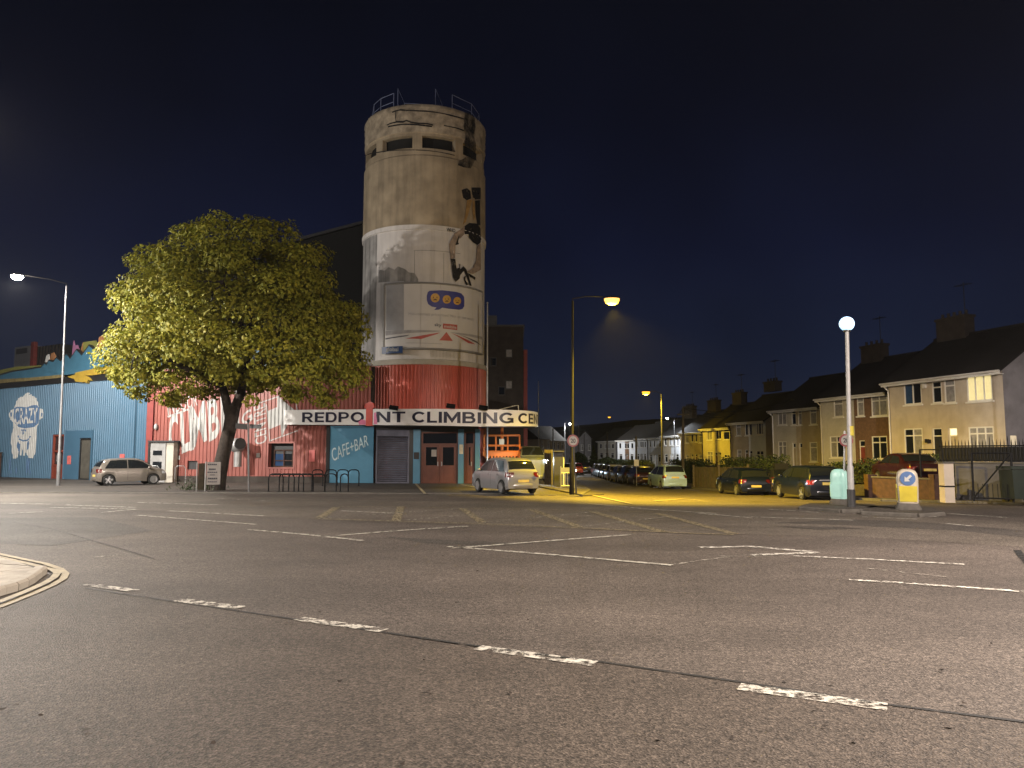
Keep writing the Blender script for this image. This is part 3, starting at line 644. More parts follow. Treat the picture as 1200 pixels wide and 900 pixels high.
# ape head mural on the blue shed
def on_blue(s, z): return FB.pt(s, prof(s + 1e-5) + .006, z)
def on_blue2(s, z): return FB.pt(s, prof(s + 1e-5) + .012, z)
def PB(pts): return [FB.hit(u, v, .02) for u, v in pts]
bs = prof_breaks(0, FB.L)
def zo(x, y): return (x / 7.5, 450 + y / 7.5)          # pixels of the enlarged view
head = [(130, 205), (140, 160), (165, 125), (178, 118), (185, 108), (200, 115), (222, 88), (245, 75), (262, 78), (255, 95), (285, 90), (280, 105), (300, 105), (305, 118), (325, 125), (322, 140), (338, 165), (340, 180), (345, 215), (372, 218), (385, 250), (380, 295), (352, 312), (342, 320), (335, 360), (322, 395), (325, 470), (318, 560), (305, 620), (290, 652), (255, 650), (238, 620), (226, 600), (218, 632), (206, 628), (200, 572), (192, 628), (178, 628), (170, 585), (160, 640), (140, 655), (118, 655), (106, 600), (98, 520), (105, 430), (122, 385), (120, 350), (108, 325), (88, 312), (80, 270), (92, 232), (118, 222)]
decal('ape_mural', [PB([zo(*p) for p in head])], on_blue, M['mural'], blue, bs)
dk = [[(128, 212), (150, 200), (190, 200), (235, 206), (290, 185), (325, 185), (345, 205), (348, 280), (335, 350), (300, 378), (220, 390), (165, 378), (135, 345), (122, 290)],
      [(165, 450), (175, 480), (205, 492), (245, 488), (265, 455), (272, 462), (248, 500), (205, 506), (168, 490), (158, 458)],
      [(160, 505), (178, 530), (172, 600), (158, 575), (150, 540)], [(250, 500), (262, 520), (248, 570), (232, 600), (236, 540)],
      [(182, 400), (228, 400), (232, 440), (215, 432), (200, 450), (186, 436)], [(92, 252), (105, 248), (108, 275), (98, 290)], [(362, 248), (374, 258), (370, 285), (358, 290)]]
decal('ape_outline', [PB([zo(*p) for p in q]) for q in dk], on_blue2, M['mural_blue'], blue, bs)
def on_blue3(s, z): return FB.pt(s, prof(s + 1e-5) + .018, z)
for t, q in (('CRAZY', [(132, 362), (330, 340), (336, 208), (132, 212)]), ('CLIMB', [(166, 470), (264, 466), (264, 408), (166, 410)])):
    quad_text(t, PB([zo(*p) for p in q]), on_blue3, M['mural'], blue, slices=bs, bold=.015)
# painted climbers at the foot of the mural
for pts in ([(70, 770), (82, 700), (78, 660), (95, 655), (98, 700), (90, 730), (105, 775), (95, 790), (85, 750)], [(138, 790), (140, 735), (152, 735), (152, 790)], [(232, 780), (236, 700), (230, 665), (262, 650), (270, 690), (255, 720), (275, 790), (262, 795), (248, 745), (244, 790)]):
    decal('painted_figure', [PB([zo(*p) for p in pts])], on_blue2, M['mural_blue'], blue, bs)
# low brick store at the far left
q = FB.hit(0, 560); bs_ = thing('brick_store', FB.pt(q[0], 1, 0), 'low dark brick store cut by the left edge of the frame', 'store')
m = MB(); FB.box(m, q[0] - 6, FB.hit(5.5, 560)[0], .3, 1.6, 0, FB.hit(2, 531)[1]); m.build('wall', M['brick'], bs_)
m = MB(); FB.box(m, q[0] - 6.05, FB.hit(6, 560)[0], .25, 1.65, FB.hit(2, 531)[1], FB.hit(2, 531)[1] + .08); m.build('roof', M['dark_metal'], bs_)

# ================================================================ CLIMBING CENTRE: RED SHED
FR = Facade((-22.2, 47.4), (-8.35, 45.35))
red = thing('red_shed', FR.pt(FR.L / 2, 0, 0), 'red corrugated metal shed with white climbing lettering behind the tree', 'building')
rz = FR.hit(415, 429)[1]
hw = FR.rect(314.5, 519.5, 344, 547.5, .04); hs = FR.rect(219.5, 540, 231, 550, .04)
m = MB(); corr_mesh(m, FR, 0, FR.L, .42, rz, [hw, hs]); 
for h in (hw, hs):
    q = [(h[0], h[1]), (h[2], h[1]), (h[2], h[3]), (h[0], h[3])]
    for k in range(4):
        (x0, y0), (x1, y1) = q[k], q[(k + 1) % 4]; m.face([FR.pt(x0, .04, y0), FR.pt(x1, .04, y1), FR.pt(x1, -.35, y1), FR.pt(x0, -.35, y0)])
m.build('wall', M['red'], red)
m = MB(); FR.box(m, 0, FR.L + .3, -.02, .05, 0, .41); m.build('plinth', M['darkwall'], red)
m = MB(); FR.box(m, .2, FR.L, -13, -.4, 0, rz); m.build('hall', M['darkwall'], red)
m = MB(); FR.box(m, -.30, .12, -.3, .12, .3, rz + .2); m.build('corner_trim', M['redtrim'], red)
m = MB(); FR.box(m, 0, FR.L, -.3, .10, rz + .002, rz + .13); m.build('eaves_flashing', M['galv'], red)
zz = [FR.hit(u, v, 0) for u, v in [(150, 405), (180, 412), (200, 402), (222, 410), (246, 400), (268, 408), (292, 398), (315, 408), (338, 401), (362, 410), (384, 416)]]
P = [(zz[0][0], rz + .14)] + zz + [(zz[-1][0], rz + .14)]
m = MB(); m.extr([FR.pt(s, -.05, z) for s, z in P], FR.n * -.15); m.build('parapet', M['blue_dark'], red)
# recessed window
fr = MB(); bar_frame(fr, FR, hw[0] - .1, hw[1] - .1, hw[2] + .1, hw[3] + .1, .10, .041, .075); win = fr.build('window', M['red'], red)
m = MB(); FR.box(m, hw[0], hw[2], -.40, -.36, hw[1], hw[3]); m.build('back_panel', M['black_paint'], win)
ww = FR.rect(321, 527, 343.5, 547, -.3); m = MB(); bar_frame(m, FR, ww[0], ww[1], ww[2], ww[3], .06, -.34, -.28, cols=(.52,), rows=(.36,)); m.build('sash', M['brick'], win)
m = MB(); FR.box(m, ww[0], lerp(ww[0], ww[2], .5), -.35, -.345, ww[1], ww[3] - .25); m.build('pane', M['blue_glass'], win)
m = MB(); FR.box(m, lerp(ww[0], ww[2], .54), ww[2], -.35, -.345, ww[1], ww[3] - .25); m.build('pane', M['glass'], win)
m = MB(); FR.box(m, hs[0], hs[2], -.2, -.1, hs[1], hs[3]); m.build('vent_panel', M['dark_metal'], red)
for u0, v0, u1, v1, mt in ((362, 527.5, 369, 541, 'notice_red'), (262.5, 532.5, 266, 537, 'notice'), (300.5, 531, 304.5, 536, 'mural'), (382, 524, 384, 530, 'mural'), (207, 534, 211, 538.5, 'mural')):
    a, b, c, e = FR.rect(u0, v0, u1, v1, .06); m = MB(); FR.box(m, a, c, .041, .08, b, e); m.build('notice', M[mt], red)
a, b, c, e = FR.rect(181, 496.5, 184.5, 504, .1); m = MB(); m.ball(FR.pt((a + c) / 2, .1, (b + e) / 2), (e - b) / 2, 10, 6, (.6, .6, 1)); m.build('bulkhead_light', M['mural'], red, smooth='all')
# white painted words
def on_red(s, z): return FR.pt(s, prof(s + 1e-5) + .006, z)
def PR(pts): return [FR.hit(u, v, .02) for u, v in pts]
rs = prof_breaks(0, FR.L)
def qt(t, q, bold=.0): quad_text(t, PR(q), on_red, M['mural'], red, slices=rs, bold=bold)
def letter(t, x0, x1, b0, b1, t0, t1, bold=.03): qt(t, [(x0, b0), (x1, b1), (x1 - 3, t1), (x0 - 2, t0)], bold)
letter('C', 199, 211, 538, 532, 489, 482); letter('L', 213, 224, 532, 527, 483, 477); letter('I', 223, 228, 529, 526, 479, 477)
qt('M', [(225, 526), (243, 516), (240, 469), (223, 478)], .03); letter('B', 245, 258, 518, 511, 470, 464); letter('I', 260, 264, 510, 508, 464, 462)
letter('N', 266, 281, 507, 500, 463, 457); letter('G', 284, 297, 499, 492, 487, 478, .02)
qt('INDOOR', [(197, 487), (232, 475), (231, 461), (196, 472)], .01)
decal('painted_underline', [PR([(196, 487.5), (224, 477.5), (224, 479.5), (197, 489.5)])], on_red, M['mural'], red, rs)
qt('CENTRE', [(313, 518), (311, 472), (297, 477), (299, 522)], .01)
decal('painted_arrow', [PR([(313, 482), (325, 477), (325, 463.5), (346, 481), (346, 497.5), (337, 497.5), (330, 512), (329, 497.5), (316, 503)])], on_red, M['mural'], red, rs)
for q in ([(297, 474), (350, 456), (350, 457.2), (297, 475.4)], [(312, 474), (313, 474), (317, 518), (316, 518)], [(316, 516), (349, 504), (349, 505.2), (316, 517.3)], [(344, 458), (345, 458), (349, 481), (348, 481)]):
    decal('painted_line', [PR(q)], on_red, M['mural'], red, rs)
# kiosk door at the corner between the two sheds
kz = FR.hit(190, 517.5, .4)[1]; ka = FR.hit(176.5, 540, .4)[0]; kb = FR.hit(204.5, 540, .4)[0]; kd = FR.hit(187.5 + 6.5, 540, .4)[0]
kiosk = thing('kiosk', FR.pt(ka, .4, 0), 'white and grey kiosk door box at the corner of the red shed', 'kiosk')
m = MB(); FR.box(m, ka, kb, .06, .55, 0, kz - .05); m.build('wall', M['pale_r'], kiosk)
m = MB(); FR.box(m, ka - .05, kb + .1, .05, .68, kz - .05, kz + .06); m.build('roof', M['dark_metal'], kiosk)
m = MB(); FR.box(m, ka + .1, kd + .1, .555, .60, .05, kz - .1); kdoor = m.build('door', M['kiosk'], kiosk)
for v0, v1 in ((528, 533.5), (541, 553)):
    z1, z0 = FR.hit(187, v0, .6)[1], FR.hit(187, v1, .6)[1]; m = MB(); FR.box(m, ka + .28, kd - .12, .602, .62, z0, z1); m.build('pane', M['glass'], kdoor)
m = MB(); FR.box(m, ka - .06, ka + .06, .555, .62, 0, kz - .06); m.build('corner_post', M['black_paint'], kiosk)
# grab rail beside the kiosk
for u in (174, 205):
    p = at(u, 556, 45.3); p.z = .05; r = thing('grab_rail', p, 'thin grey hoop rail %s the white kiosk' % ('left of' if u < 190 else 'right of'), 'railing', group='hoop rails by the kiosk')
    m = MB(); m.tube([p, p + Vector((0, 0, .85)), p + Vector((.12, 0, 1.0)), p + Vector((.5, 0, 1.0)), p + Vector((.62, 0, .85)), p + Vector((.62, 0, 0))], .025, 6); m.build('hoop', M['galv'], r, smooth=True)

# galvanised flue cowl on the red wall
p = at(278, 522, 45.6); fl = thing('flue_cowl', (p.x, p.y, 1.6), 'round galvanised flue cowl with dark mouth on the red wall', 'flue')
m = MB(); m.ball(p, .47, 16, 10, (1, .9, .95)); m.build('cowl', M['galv'], fl, smooth='all')
q = at(279, 541, 45.6); m = MB(); m.tube([Vector((p.x + .05, p.y, p.z - .25)), Vector((p.x + .05, p.y, at(279, 547, 45.6).z))], .23, 14); m.build('pipe', M['galv'], fl, smooth=40)
dirv = Vector((.62, -.75, .22)).normalized(); m = MB(); m.tube([p + dirv * .30, p + dirv * .56], [.30, .33], 14); m.build('mouth', M['black_paint'], fl, smooth=40)
m = MB(); m.tube([p + Vector((0, .2, 0)), p + Vector((0, 1.2, 0))], .1, 8); m.build('bracket', M['dark_metal'], fl)

# ================================================================ TOWER
TC = Vector((-5.72, 49.25, 0)); TR = 3.98
def cyl(u, v, r=TR):
    d = ray(u, v); o = Vector((0, 0, CH)); ox, oy = o.x - TC.x, o.y - TC.y
    a = d.x ** 2 + d.y ** 2; b = 2 * (ox * d.x + oy * d.y); c = ox * ox + oy * oy - r * r; D = b * b - 4 * a * c
    t = (-b - math.sqrt(max(0, D))) / (2 * a); p = o + d * t
    return math.atan2(p.x - TC.x, -(p.y - TC.y)), p.z
def cpt(th, z, r=TR): return Vector((TC.x + r * math.sin(th), TC.y - r * math.cos(th), z))
tower = thing('silo_tower', TC, 'tall round concrete silo tower with painted lower bands behind the fascia sign', 'tower')
zt = cyl(494, 121)[1]; zb1 = cyl(490, 158)[1]; zb0 = cyl(490, 172.5)[1]; zc = cyl(494, 263)[1]; zw = cyl(494, 421)[1]; zr = cyl(494, 427)[1]
NS = 72; step = 2 * math.pi / NS
wins = [(R(-21 + 40 * k - 15.6), R(-21 + 40 * k + 15.6)) for k in range(9)]
ths = sorted({i * step for i in range(-36, 36)} | {x - 2 * math.pi * round(x / (2 * math.pi)) for w in wins for x in w})
def in_win(t): return any(abs((t - (a + b) / 2 + math.pi) % (2 * math.pi) - math.pi) < (b - a) / 2 for a, b in wins)
def ring(mb, levels, open_band=None, r_in=None):
    n = len(ths)
    for i in range(n):
        a, b = ths[i], ths[(i + 1) % n] + (2 * math.pi if i == n - 1 else 0)
        for (z0, r0), (z1, r1) in zip(levels[:-1], levels[1:]):
            if open_band and abs(z0 - open_band[0]) < 1e-4 and abs(z1 - open_band[1]) < 1e-4 and in_win((a + b) / 2): continue
            mb.face([cpt(a, z0, r0), cpt(b, z0, r0), cpt(b, z1, r1), cpt(a, z1, r1)])
m = MB(); ring(m, [(zc, TR - .02), (zc + .12, TR), (zb0 - .5, TR - .02), (zb0 - .42, TR - .09), (zb0 - .1, TR - .10), (zb0, TR - .10), (zb1, TR - .10), (zb1 + .16, TR - .10), (zb1 + .22, TR - .05)], (zb0, zb1))
for a, b in wins:
    for z in (zb0, zb1):
        k = 6
        for i in range(k): t0, t1 = lerp(a, b, i / k), lerp(a, b, (i + 1) / k); m.face([cpt(t0, z, TR - .1), cpt(t1, z, TR - .1), cpt(t1, z, TR - .45), cpt(t0, z, TR - .45)])
    for t in (a, b): m.face([cpt(t, zb0, TR - .1), cpt(t, zb1, TR - .1), cpt(t, zb1, TR - .45), cpt(t, zb0, TR - .45)])
m.build('upper_drum', M['concrete'], tower, smooth=30)
m = MB(); m.lathe([(TR - .5, zb0 - .3), (TR - .5, zb1 + .3)], TC, 48); m.build('dark_inside', M['under'], tower)  # near black cylinder standing in for the unlit space behind the windows
random.seed(3)
# crusted parapet ring, spalled in low relief
m = MB(); n = 144; lv = [zb1 + .22 + (zt - zb1 - .22) * f for f in (0, .12, .25, .38, .5, .62, .74, .86, .95, 1.0)]
base_r = [-.05, -.02, -.07, -.03, -.06, -.02, -.05, -.0, -.02, -.10]
rel = [[random.uniform(-.022, .022) for _ in range(n)] for _ in lv]
for i in range(n):
    for j in range(len(lv) - 1):
        a, b = i * 2 * math.pi / n, (i + 1) * 2 * math.pi / n; i2 = (i + 1) % n
        m.face([cpt(a, lv[j], TR + base_r[j] + rel[j][i]), cpt(b, lv[j], TR + base_r[j] + rel[j][i2]), cpt(b, lv[j + 1], TR + base_r[j + 1] + rel[j + 1][i2]), cpt(a, lv[j + 1], TR + base_r[j + 1] + rel[j + 1][i])])
m.build('parapet_ring', M['concrete_crust'], tower, smooth='all')
m = MB(); m.lathe([(.05, zt - .02), (TR - .11, zt - .01), (TR - .11, zt - .2)], TC, 64); m.build('roof_slab', M['concrete_crust'], tower)
m = MB(); ring(m, [(zw, TR - .05), (zc - .3, TR - .05), (zc - .28, TR + .03), (zc - .02, TR + .05), (zc, TR - .02)]); wd = m.build('painted_drum', M['white_conc'], tower, smooth=30)
m = MB(); a0, a1 = cyl(424, 300)[0], cyl(441, 300)[0]
def patch(name, th0, th1, z0, z1, dr, mt, k=14, r=TR):
    mb = MB()
    for i in range(k):
        a, b = lerp(th0, th1, i / k), lerp(th0, th1, (i + 1) / k); mb.face([cpt(a, z0, r + dr), cpt(b, z0, r + dr), cpt(b, z1, r + dr), cpt(a, z1, r + dr)])
    return mb.build(name, mt, tower, smooth='all')
patch('bare_concrete_strip', R(-178), a1, zw + .05, zc - .32, -.04, M['grey_conc'], 30)
m = MB(); ring(m, [(zr - .02, TR - .03), (zr, TR + .12), (zw - .02, TR + .14), (zw + .03, TR - .05)]); m.build('ledge_ring', M['pale_r'], tower, smooth=30)
# red corrugated skirt
m = MB(); n = 110
for i in range(n):
    q = [(0, 1), (.34, 1), (.5, 0), (.84, 0), (1, 1)]
    for (f0, h0), (f1, h1) in zip(q[:-1], q[1:]):
        a, b = (i + f0) * 2 * math.pi / n, (i + f1) * 2 * math.pi / n; ra, rb = TR + .03 + h0 * .05, TR + .03 + h1 * .05
        m.face([cpt(a, .3, ra), cpt(b, .3, rb), cpt(b, zr, rb), cpt(a, zr, ra)])
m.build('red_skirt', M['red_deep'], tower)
# parapet cracks and soot
cs = [R(x) for x in range(-180, 181, 4)]
def cdec(name, polys, r, mt, parent): return decal(name, polys, lambda t, z: cpt(t, z, r), mt, parent, cs)
def CP(pts, r=TR): return [cyl(u, v, r) for u, v in pts]
def t7(x, y): return (420 + x / 8, 90 + y / 8)
def thick_line(pts, w):
    P = [Vector((p[0] * TR, p[1])) for p in pts]; A, B = [], []
    for i, p in enumerate(P):
        d = (P[min(i + 1, len(P) - 1)] - P[max(0, i - 1)]).normalized(); n_ = Vector((-d.y, d.x)) * w * random.uniform(.6, 1.2); A.append(tuple(p + n_)); B.append(tuple(p - n_))
    return [[(x / TR, z) for x, z in A + B[::-1]]]
for pts, w in (([(320, 335), (350, 322), (395, 312), (440, 318), (500, 318), (560, 322), (640, 325), (720, 335), (800, 348), (860, 362), (920, 378), (990, 398)], .045), ([(270, 455), (300, 440), (345, 430), (360, 425), (420, 425), (450, 412), (500, 430), (560, 438), (640, 440), (700, 455)], .05), ([(355, 320), (350, 370), (356, 425)], .03), ([(800, 458), (860, 470), (930, 485), (985, 505)], .045), ([(60, 750), (180, 712), (300, 695), (460, 688), (620, 692), (760, 708), (900, 738)], .03), ([(280, 470), (420, 448), (560, 452), (690, 470)], .05)):
    cdec('crack', thick_line([cyl(*t7(*p)) for p in pts], w), TR + .035, M['ink'], tower)
for pts in ([(995, 330), (1050, 345), (1085, 390), (1095, 470), (1080, 560), (1100, 640), (1090, 780), (1050, 860), (980, 850), (930, 830), (940, 790), (985, 770), (1020, 730), (990, 700), (1000, 560), (985, 480), (990, 400)],):
    cdec('soot_stain', [CP([t7(*p) for p in pts])], TR + .04, M['soot'], tower)
# climber painted down the right flank: hair, arms and gear in ink
def t4(x, y): return (500 + x / 7.5, 220 + y / 7.5)
mur = [([(305, 20), (350, 5), (380, 30), (385, 95), (350, 112), (318, 90)], 'ink'), ([(390, 0), (470, 0), (468, 100), (420, 105), (395, 60)], 'ink'), ([(350, 110), (395, 105), (370, 200), (340, 300), (312, 330), (335, 240)], 'ochre_ink'), ([(400, 110), (415, 115), (420, 260), (408, 290), (396, 200)], 'ochre_ink'),
       ([(420, 115), (462, 110), (466, 330), (440, 330), (428, 240)], 'ink'), ([(320, 345), (370, 310), (440, 318), (468, 360), (470, 480), (440, 505), (400, 480), (370, 440), (362, 410), (330, 410)], 'ink'),
       ([(245, 400), (330, 340), (325, 410), (290, 450), (278, 420), (250, 500), (245, 620), (210, 625), (195, 500), (215, 455)], 'skin_paint'), ([(225, 440), (255, 415), (280, 440), (270, 500), (240, 510)], 'ink'), ([(208, 625), (248, 625), (262, 720), (300, 740), (285, 800), (250, 830), (228, 790)], 'ink'),
       ([(440, 510), (468, 490), (470, 720), (400, 760), (350, 740), (400, 705), (430, 640)], 'skin_paint'), ([(268, 740), (320, 690), (345, 720), (390, 860), (375, 862), (325, 730), (290, 770)], 'ink'), ([(322, 790), (340, 770), (335, 810), (360, 850), (345, 860), (325, 815)], 'ink'), ([(360, 750), (425, 790), (420, 812), (385, 790), (372, 780)], 'ink'), ([(285, 670), (292, 672), (290, 720), (284, 720)], 'ink')]
for pts, mt in mur: cdec('painted_climber', [CP([t4(*p) for p in pts])], TR + (.048 if mt == 'ink' else .055), M[mt], tower)
def lump(name, pts, n):                                    # ragged edge blots round the painted hair
    for _ in range(n):
        x, y = random.choice(pts); x += random.uniform(-26, 26); y += random.uniform(-26, 26); k = random.uniform(5, 13)
        cdec(name, [CP([t4(x + k * math.cos(t), y + k * random.uniform(.7, 1.4) * math.sin(t)) for t in (0, 1, 2.1, 3.1, 4.2, 5.3)])], TR + .05, M['ink'], tower)
lump('paint_blot', [(345, 60), (430, 60), (420, 380), (440, 450), (380, 350), (250, 480), (250, 740)], 34)
quad_text('WHO', CP([t4(172, 385), t4(248, 392), t4(248, 365), t4(172, 352)]), lambda t, z: cpt(t, z, TR + .06), M['ink'], tower, slices=cs)
# grey cloud and panel joints on the white band
cdec('grey_cloud', [CP([(443, 322), (444, 316), (450, 317), (455, 313), (462, 316), (466, 312), (474, 315), (479, 319), (486, 320), (490, 327), (490, 331), (443, 331)], TR)], TR - .035, M['grey_conc'], tower)
for q in ([(485, 293), (540, 297), (540, 297.6), (485, 293.6)], [(485.2, 293), (485.8, 293), (485.8, 330), (485.2, 330)], [(520, 296), (520.5, 296), (520.5, 331), (520, 331)], [(452, 293), (460, 292.5), (460, 293), (452, 293.5)]):
    cdec('panel_joint', [CP(q)], TR - .038, M['grey_conc'], tower)
# roof railings
def rail_run(pts, h, label, u_ref, rails=(1, .5)):
    t = thing('roof_railing', pts[0], label, 'railing', group='railings on the tower roof')
    for p in pts: m = MB(); m.tube([p, p + Vector((0, 0, h))], .028, 6); m.build('post', M['bluemetal'], t)
    m = MB()
    for f in rails:
        for a, b in zip(pts[:-1], pts[1:]): m.tube([a + Vector((0, 0, h * f)), b + Vector((0, 0, h * f))], .02, 6)
    m.build('rail', M['bluemetal'], t)
zr0 = zt
def rp(th, r=TR - .45): return cpt(R(th), zr0 - .05, r)
rail_run([rp(-88), rp(-64), rp(-47), rp(-28)], 1.1, 'low blue grey railing at the left edge of the tower roof', 0)
rail_run([cpt(R(-42), zr0, 2.4), cpt(R(-100), zr0, 1.5), cpt(R(120), zr0, 1.2), cpt(R(25), zr0, 1.9)], 2.0, 'tall blue grey frame railing on the middle of the tower roof', 0)
rail_run([rp(140), rp(118), rp(88), rp(62), rp(34)], 1.1, 'low blue grey railing at the right edge of the tower roof', 0)
# billboard wrapped round the drum
def CB(pts): return [cyl(u, v, TR + .14) for u, v in pts]
b0, b1 = cyl(450, 370, TR + .14)[0], cyl(565.5, 370, TR + .14)[0]; bz1, bz0 = cyl(495, 331.5, TR + .14)[1], cyl(495, 408.5, TR + .14)[1]
bill = thing('billboard', cpt((b0 + b1) / 2, bz0, TR), 'pale curved billboard with blue speech bubble of three faces on the tower', 'billboard')
for i in range(6):                                       # pasted sheets
    mb = MB(); a, b = lerp(b0, b1, i / 6), lerp(b0, b1, (i + 1) / 6) - .004
    for k in range(8):
        t0, t1 = lerp(a, b, k / 8), lerp(a, b, (k + 1) / 8)
        q = [cpt(t, z, r) for t, z, r in ((t0, bz0, TR - .04), (t1, bz0, TR - .04), (t1, bz1, TR - .04), (t0, bz1, TR - .04), (t0, bz0, TR + .13), (t1, bz0, TR + .13), (t1, bz1, TR + .13), (t0, bz1, TR + .13))]
        mb.mesh(q, [(4, 5, 6, 7), (0, 1, 5, 4), (3, 2, 6, 7)])
    mb.build('sheet', M['bill'], bill, smooth=30)
for nm, z in (('frame_rail', bz0), ('frame_rail', bz1)):
    m = MB(); m.tube([cpt(lerp(b0, b1, i / 24), z, TR + .12) for i in range(25)], .07, 6); m.build(nm, M['pale_metal'], bill, smooth=True)
for t in (b0, b1): m = MB(); m.tube([cpt(t, bz0, TR + .12), cpt(t, bz1, TR + .12)], .07, 6); m.build('frame_post', M['pale_metal'], bill, smooth=True)
def bdec(name, polys, mt, dr=.145): return decal(name, [CB(p) for p in polys], lambda t, z: cpt(t, z, TR + dr), M[mt], bill, cs)
def b5(x, y): return (440 + x * 140 / 1145, 320 + y * 110 / 900)
bdec('grey_panel', [[b5(105, 85), b5(272, 78), b5(272, 550), b5(105, 550)]], 'bill_grey', .14)
bub = [(520, 170), (640, 165), (780, 182), (822, 195), (848, 225), (852, 270), (850, 320), (832, 345), (800, 352), (700, 342), (640, 332), (610, 350), (562, 354), (585, 330), (540, 322), (505, 298), (492, 260), (492, 215), (502, 182)]
bdec('speech_bubble', [[b5(*p) for p in bub]], 'bill_navy')
for cx, cy, r in ((572, 238, 43), (683, 253, 40), (783, 268, 37)):
    bdec('face_emoji', [[b5(cx + r * math.cos(t * math.pi / 12), cy + r * 1.02 * math.sin(t * math.pi / 12)) for t in range(24)]], 'emoji', .155)
    P = [[b5(cx + s * r * .38 + r * .10 * math.cos(t), cy - r * .08 + r * .2 * math.sin(t)) for t in (0, 1, 2, 3.1, 4.1, 5.2)] for s in (-1, 1)]
    P.append([b5(cx - r * .45, cy + r * .62), b5(cx - r * .3, cy + r * .32), b5(cx, cy + r * .22), b5(cx + r * .3, cy + r * .32), b5(cx + r * .45, cy + r * .62), b5(cx, cy + r * .52)])
    bdec('face_features', P, 'emoji_dark', .165)
def btxt(t, q, mt, dr=.15, bold=.0, name='lettering'): return quad_text(t, CB([b5(*p) for p in q]), lambda a, z: cpt(a, z, TR + dr), M[mt], bill, name, cs, bold)
btxt('Mid-contract price rises? Not on our watch.', [(318, 412), (945, 468), (945, 432), (318, 378)], 'bill_text')
btxt('sky', [(566, 518), (632, 524), (632, 484), (566, 478)], 'bill_ink', bold=.02)
bdec('red_box', [[b5(646, 483), b5(783, 497), b5(783, 548), b5(646, 532)]], 'bill_red'); btxt('mobile', [(658, 524), (774, 538), (774, 507), (658, 494)], 'bill', .16, .01)
bdec('road_stripe', [[b5(*p) for p in q] for q in ([(290, 628), (620, 570), (590, 585), (440, 632)], [(612, 645), (680, 565), (742, 652)], [(720, 572), (780, 595), (960, 685), (890, 672)])], 'bill_red')
bdec('grey_verge', [[b5(*p) for p in q] for q in ([(97, 555), (640, 555), (560, 565), (97, 600)], [(710, 566), (1020, 610), (1022, 640), (800, 590)])], 'bill_text', .142)
bdec('black_stripe', [[b5(*p) for p in q] for q in ([(97, 625), (330, 592), (300, 605), (97, 638)], [(800, 590), (960, 650), (1018, 700), (940, 655)])], 'bill_ink', .15)
bdec('seam_line', [[b5(290, 668), b5(640, 678), b5(640, 682), b5(290, 672)]], 'bill_text', .15)
m = MB(); g0, g1 = cyl(447.5, 410, TR + .2)[0], cyl(472, 410, TR + .2)[0]; gz1, gz0 = cyl(460, 406, TR + .2)[1], cyl(460, 414, TR + .2)[1]
for k in range(4):
    t0, t1 = lerp(g0, g1, k / 4), lerp(g0, g1, (k + 1) / 4); q = [cpt(t, z, r) for z in (gz0, gz1) for t, r in ((t0, TR), (t1, TR), (t1, TR + .21), (t0, TR + .21))]; m.mesh(q, [(3, 2, 1, 0), (4, 5, 6, 7), (2, 3, 7, 6)])
gp = m.build('name_plate', M['global'], bill); q = [cyl(u, v, TR + .2) for u, v in ((452.5, 413), (467, 413.2), (467, 407), (452.5, 406.8))]
quad_text('global', q, lambda a, z: cpt(a, z, TR + .22), M['mural'], gp, slices=cs)
m = MB()
for k in range(22): t = cyl(lerp(505, 540, k / 21), 415, TR)[0]; m.tube([cpt(t, zw + .15, TR - .03), cpt(t, zw + .65, TR - .03)], .012, 4)
m.build('vent_grille', M['pale_r'], tower)
# flagpole right of the tower
p = Vector(at(570.8, 560, 46.0)); fp = thing('flagpole', (p.x, p.y, .05), 'slim shiny pole rising beside the right flank of the tower', 'pole'); m = MB(); m.tube([(p.x, p.y, .05), at(571.2, 356, 46)], [.07, .045], 8); m.build('pole', M['galv'], fp, smooth=True)
m = MB(); m.ball(at(571.2, 355, 46), .07, 8, 6); m.build('finial', M['galv'], fp, smooth='all')

# ================================================================ ENTRANCE AND FASCIA SIGN
FE = Facade((-8.35, 45.0), (-1.95, 44.75))
ent = thing('entrance_front', FE.pt(FE.L / 2, 0, .05), 'ground floor entrance front with shutter and red brown doors under the fascia sign', 'shopfront')
def fe(u0, v0, u1, v1): return FE.rect(u0, v0, u1, v1)
ez = FE.hit(500, 500)[1]
sh = fe(440.5, 504, 479.5, 566); dd = fe(493.5, 506, 536.5, 566); d2 = fe(544, 506, 556, 566); cb = FE.hit(384.5, 540)[0]
m = MB(); wall_mesh(m, FE, sh[0] - .02, FE.L, .05, ez + .5, [(sh[0], .05, sh[2], sh[3]), (dd[0], .05, dd[2], dd[3]), (d2[0], .05, d2[2], d2[3])], .5); m.build('wall', M['dark_metal'], ent)
for u0, u1 in ((484.5, 492.5), (537, 543.5), (557, 562.5)):
    a, b, c, e = fe(u0, 503, u1, 566); m = MB(); FE.box(m, a, c, .002, .10, .05, e); m.build('pillar', M['cafe2'], ent)
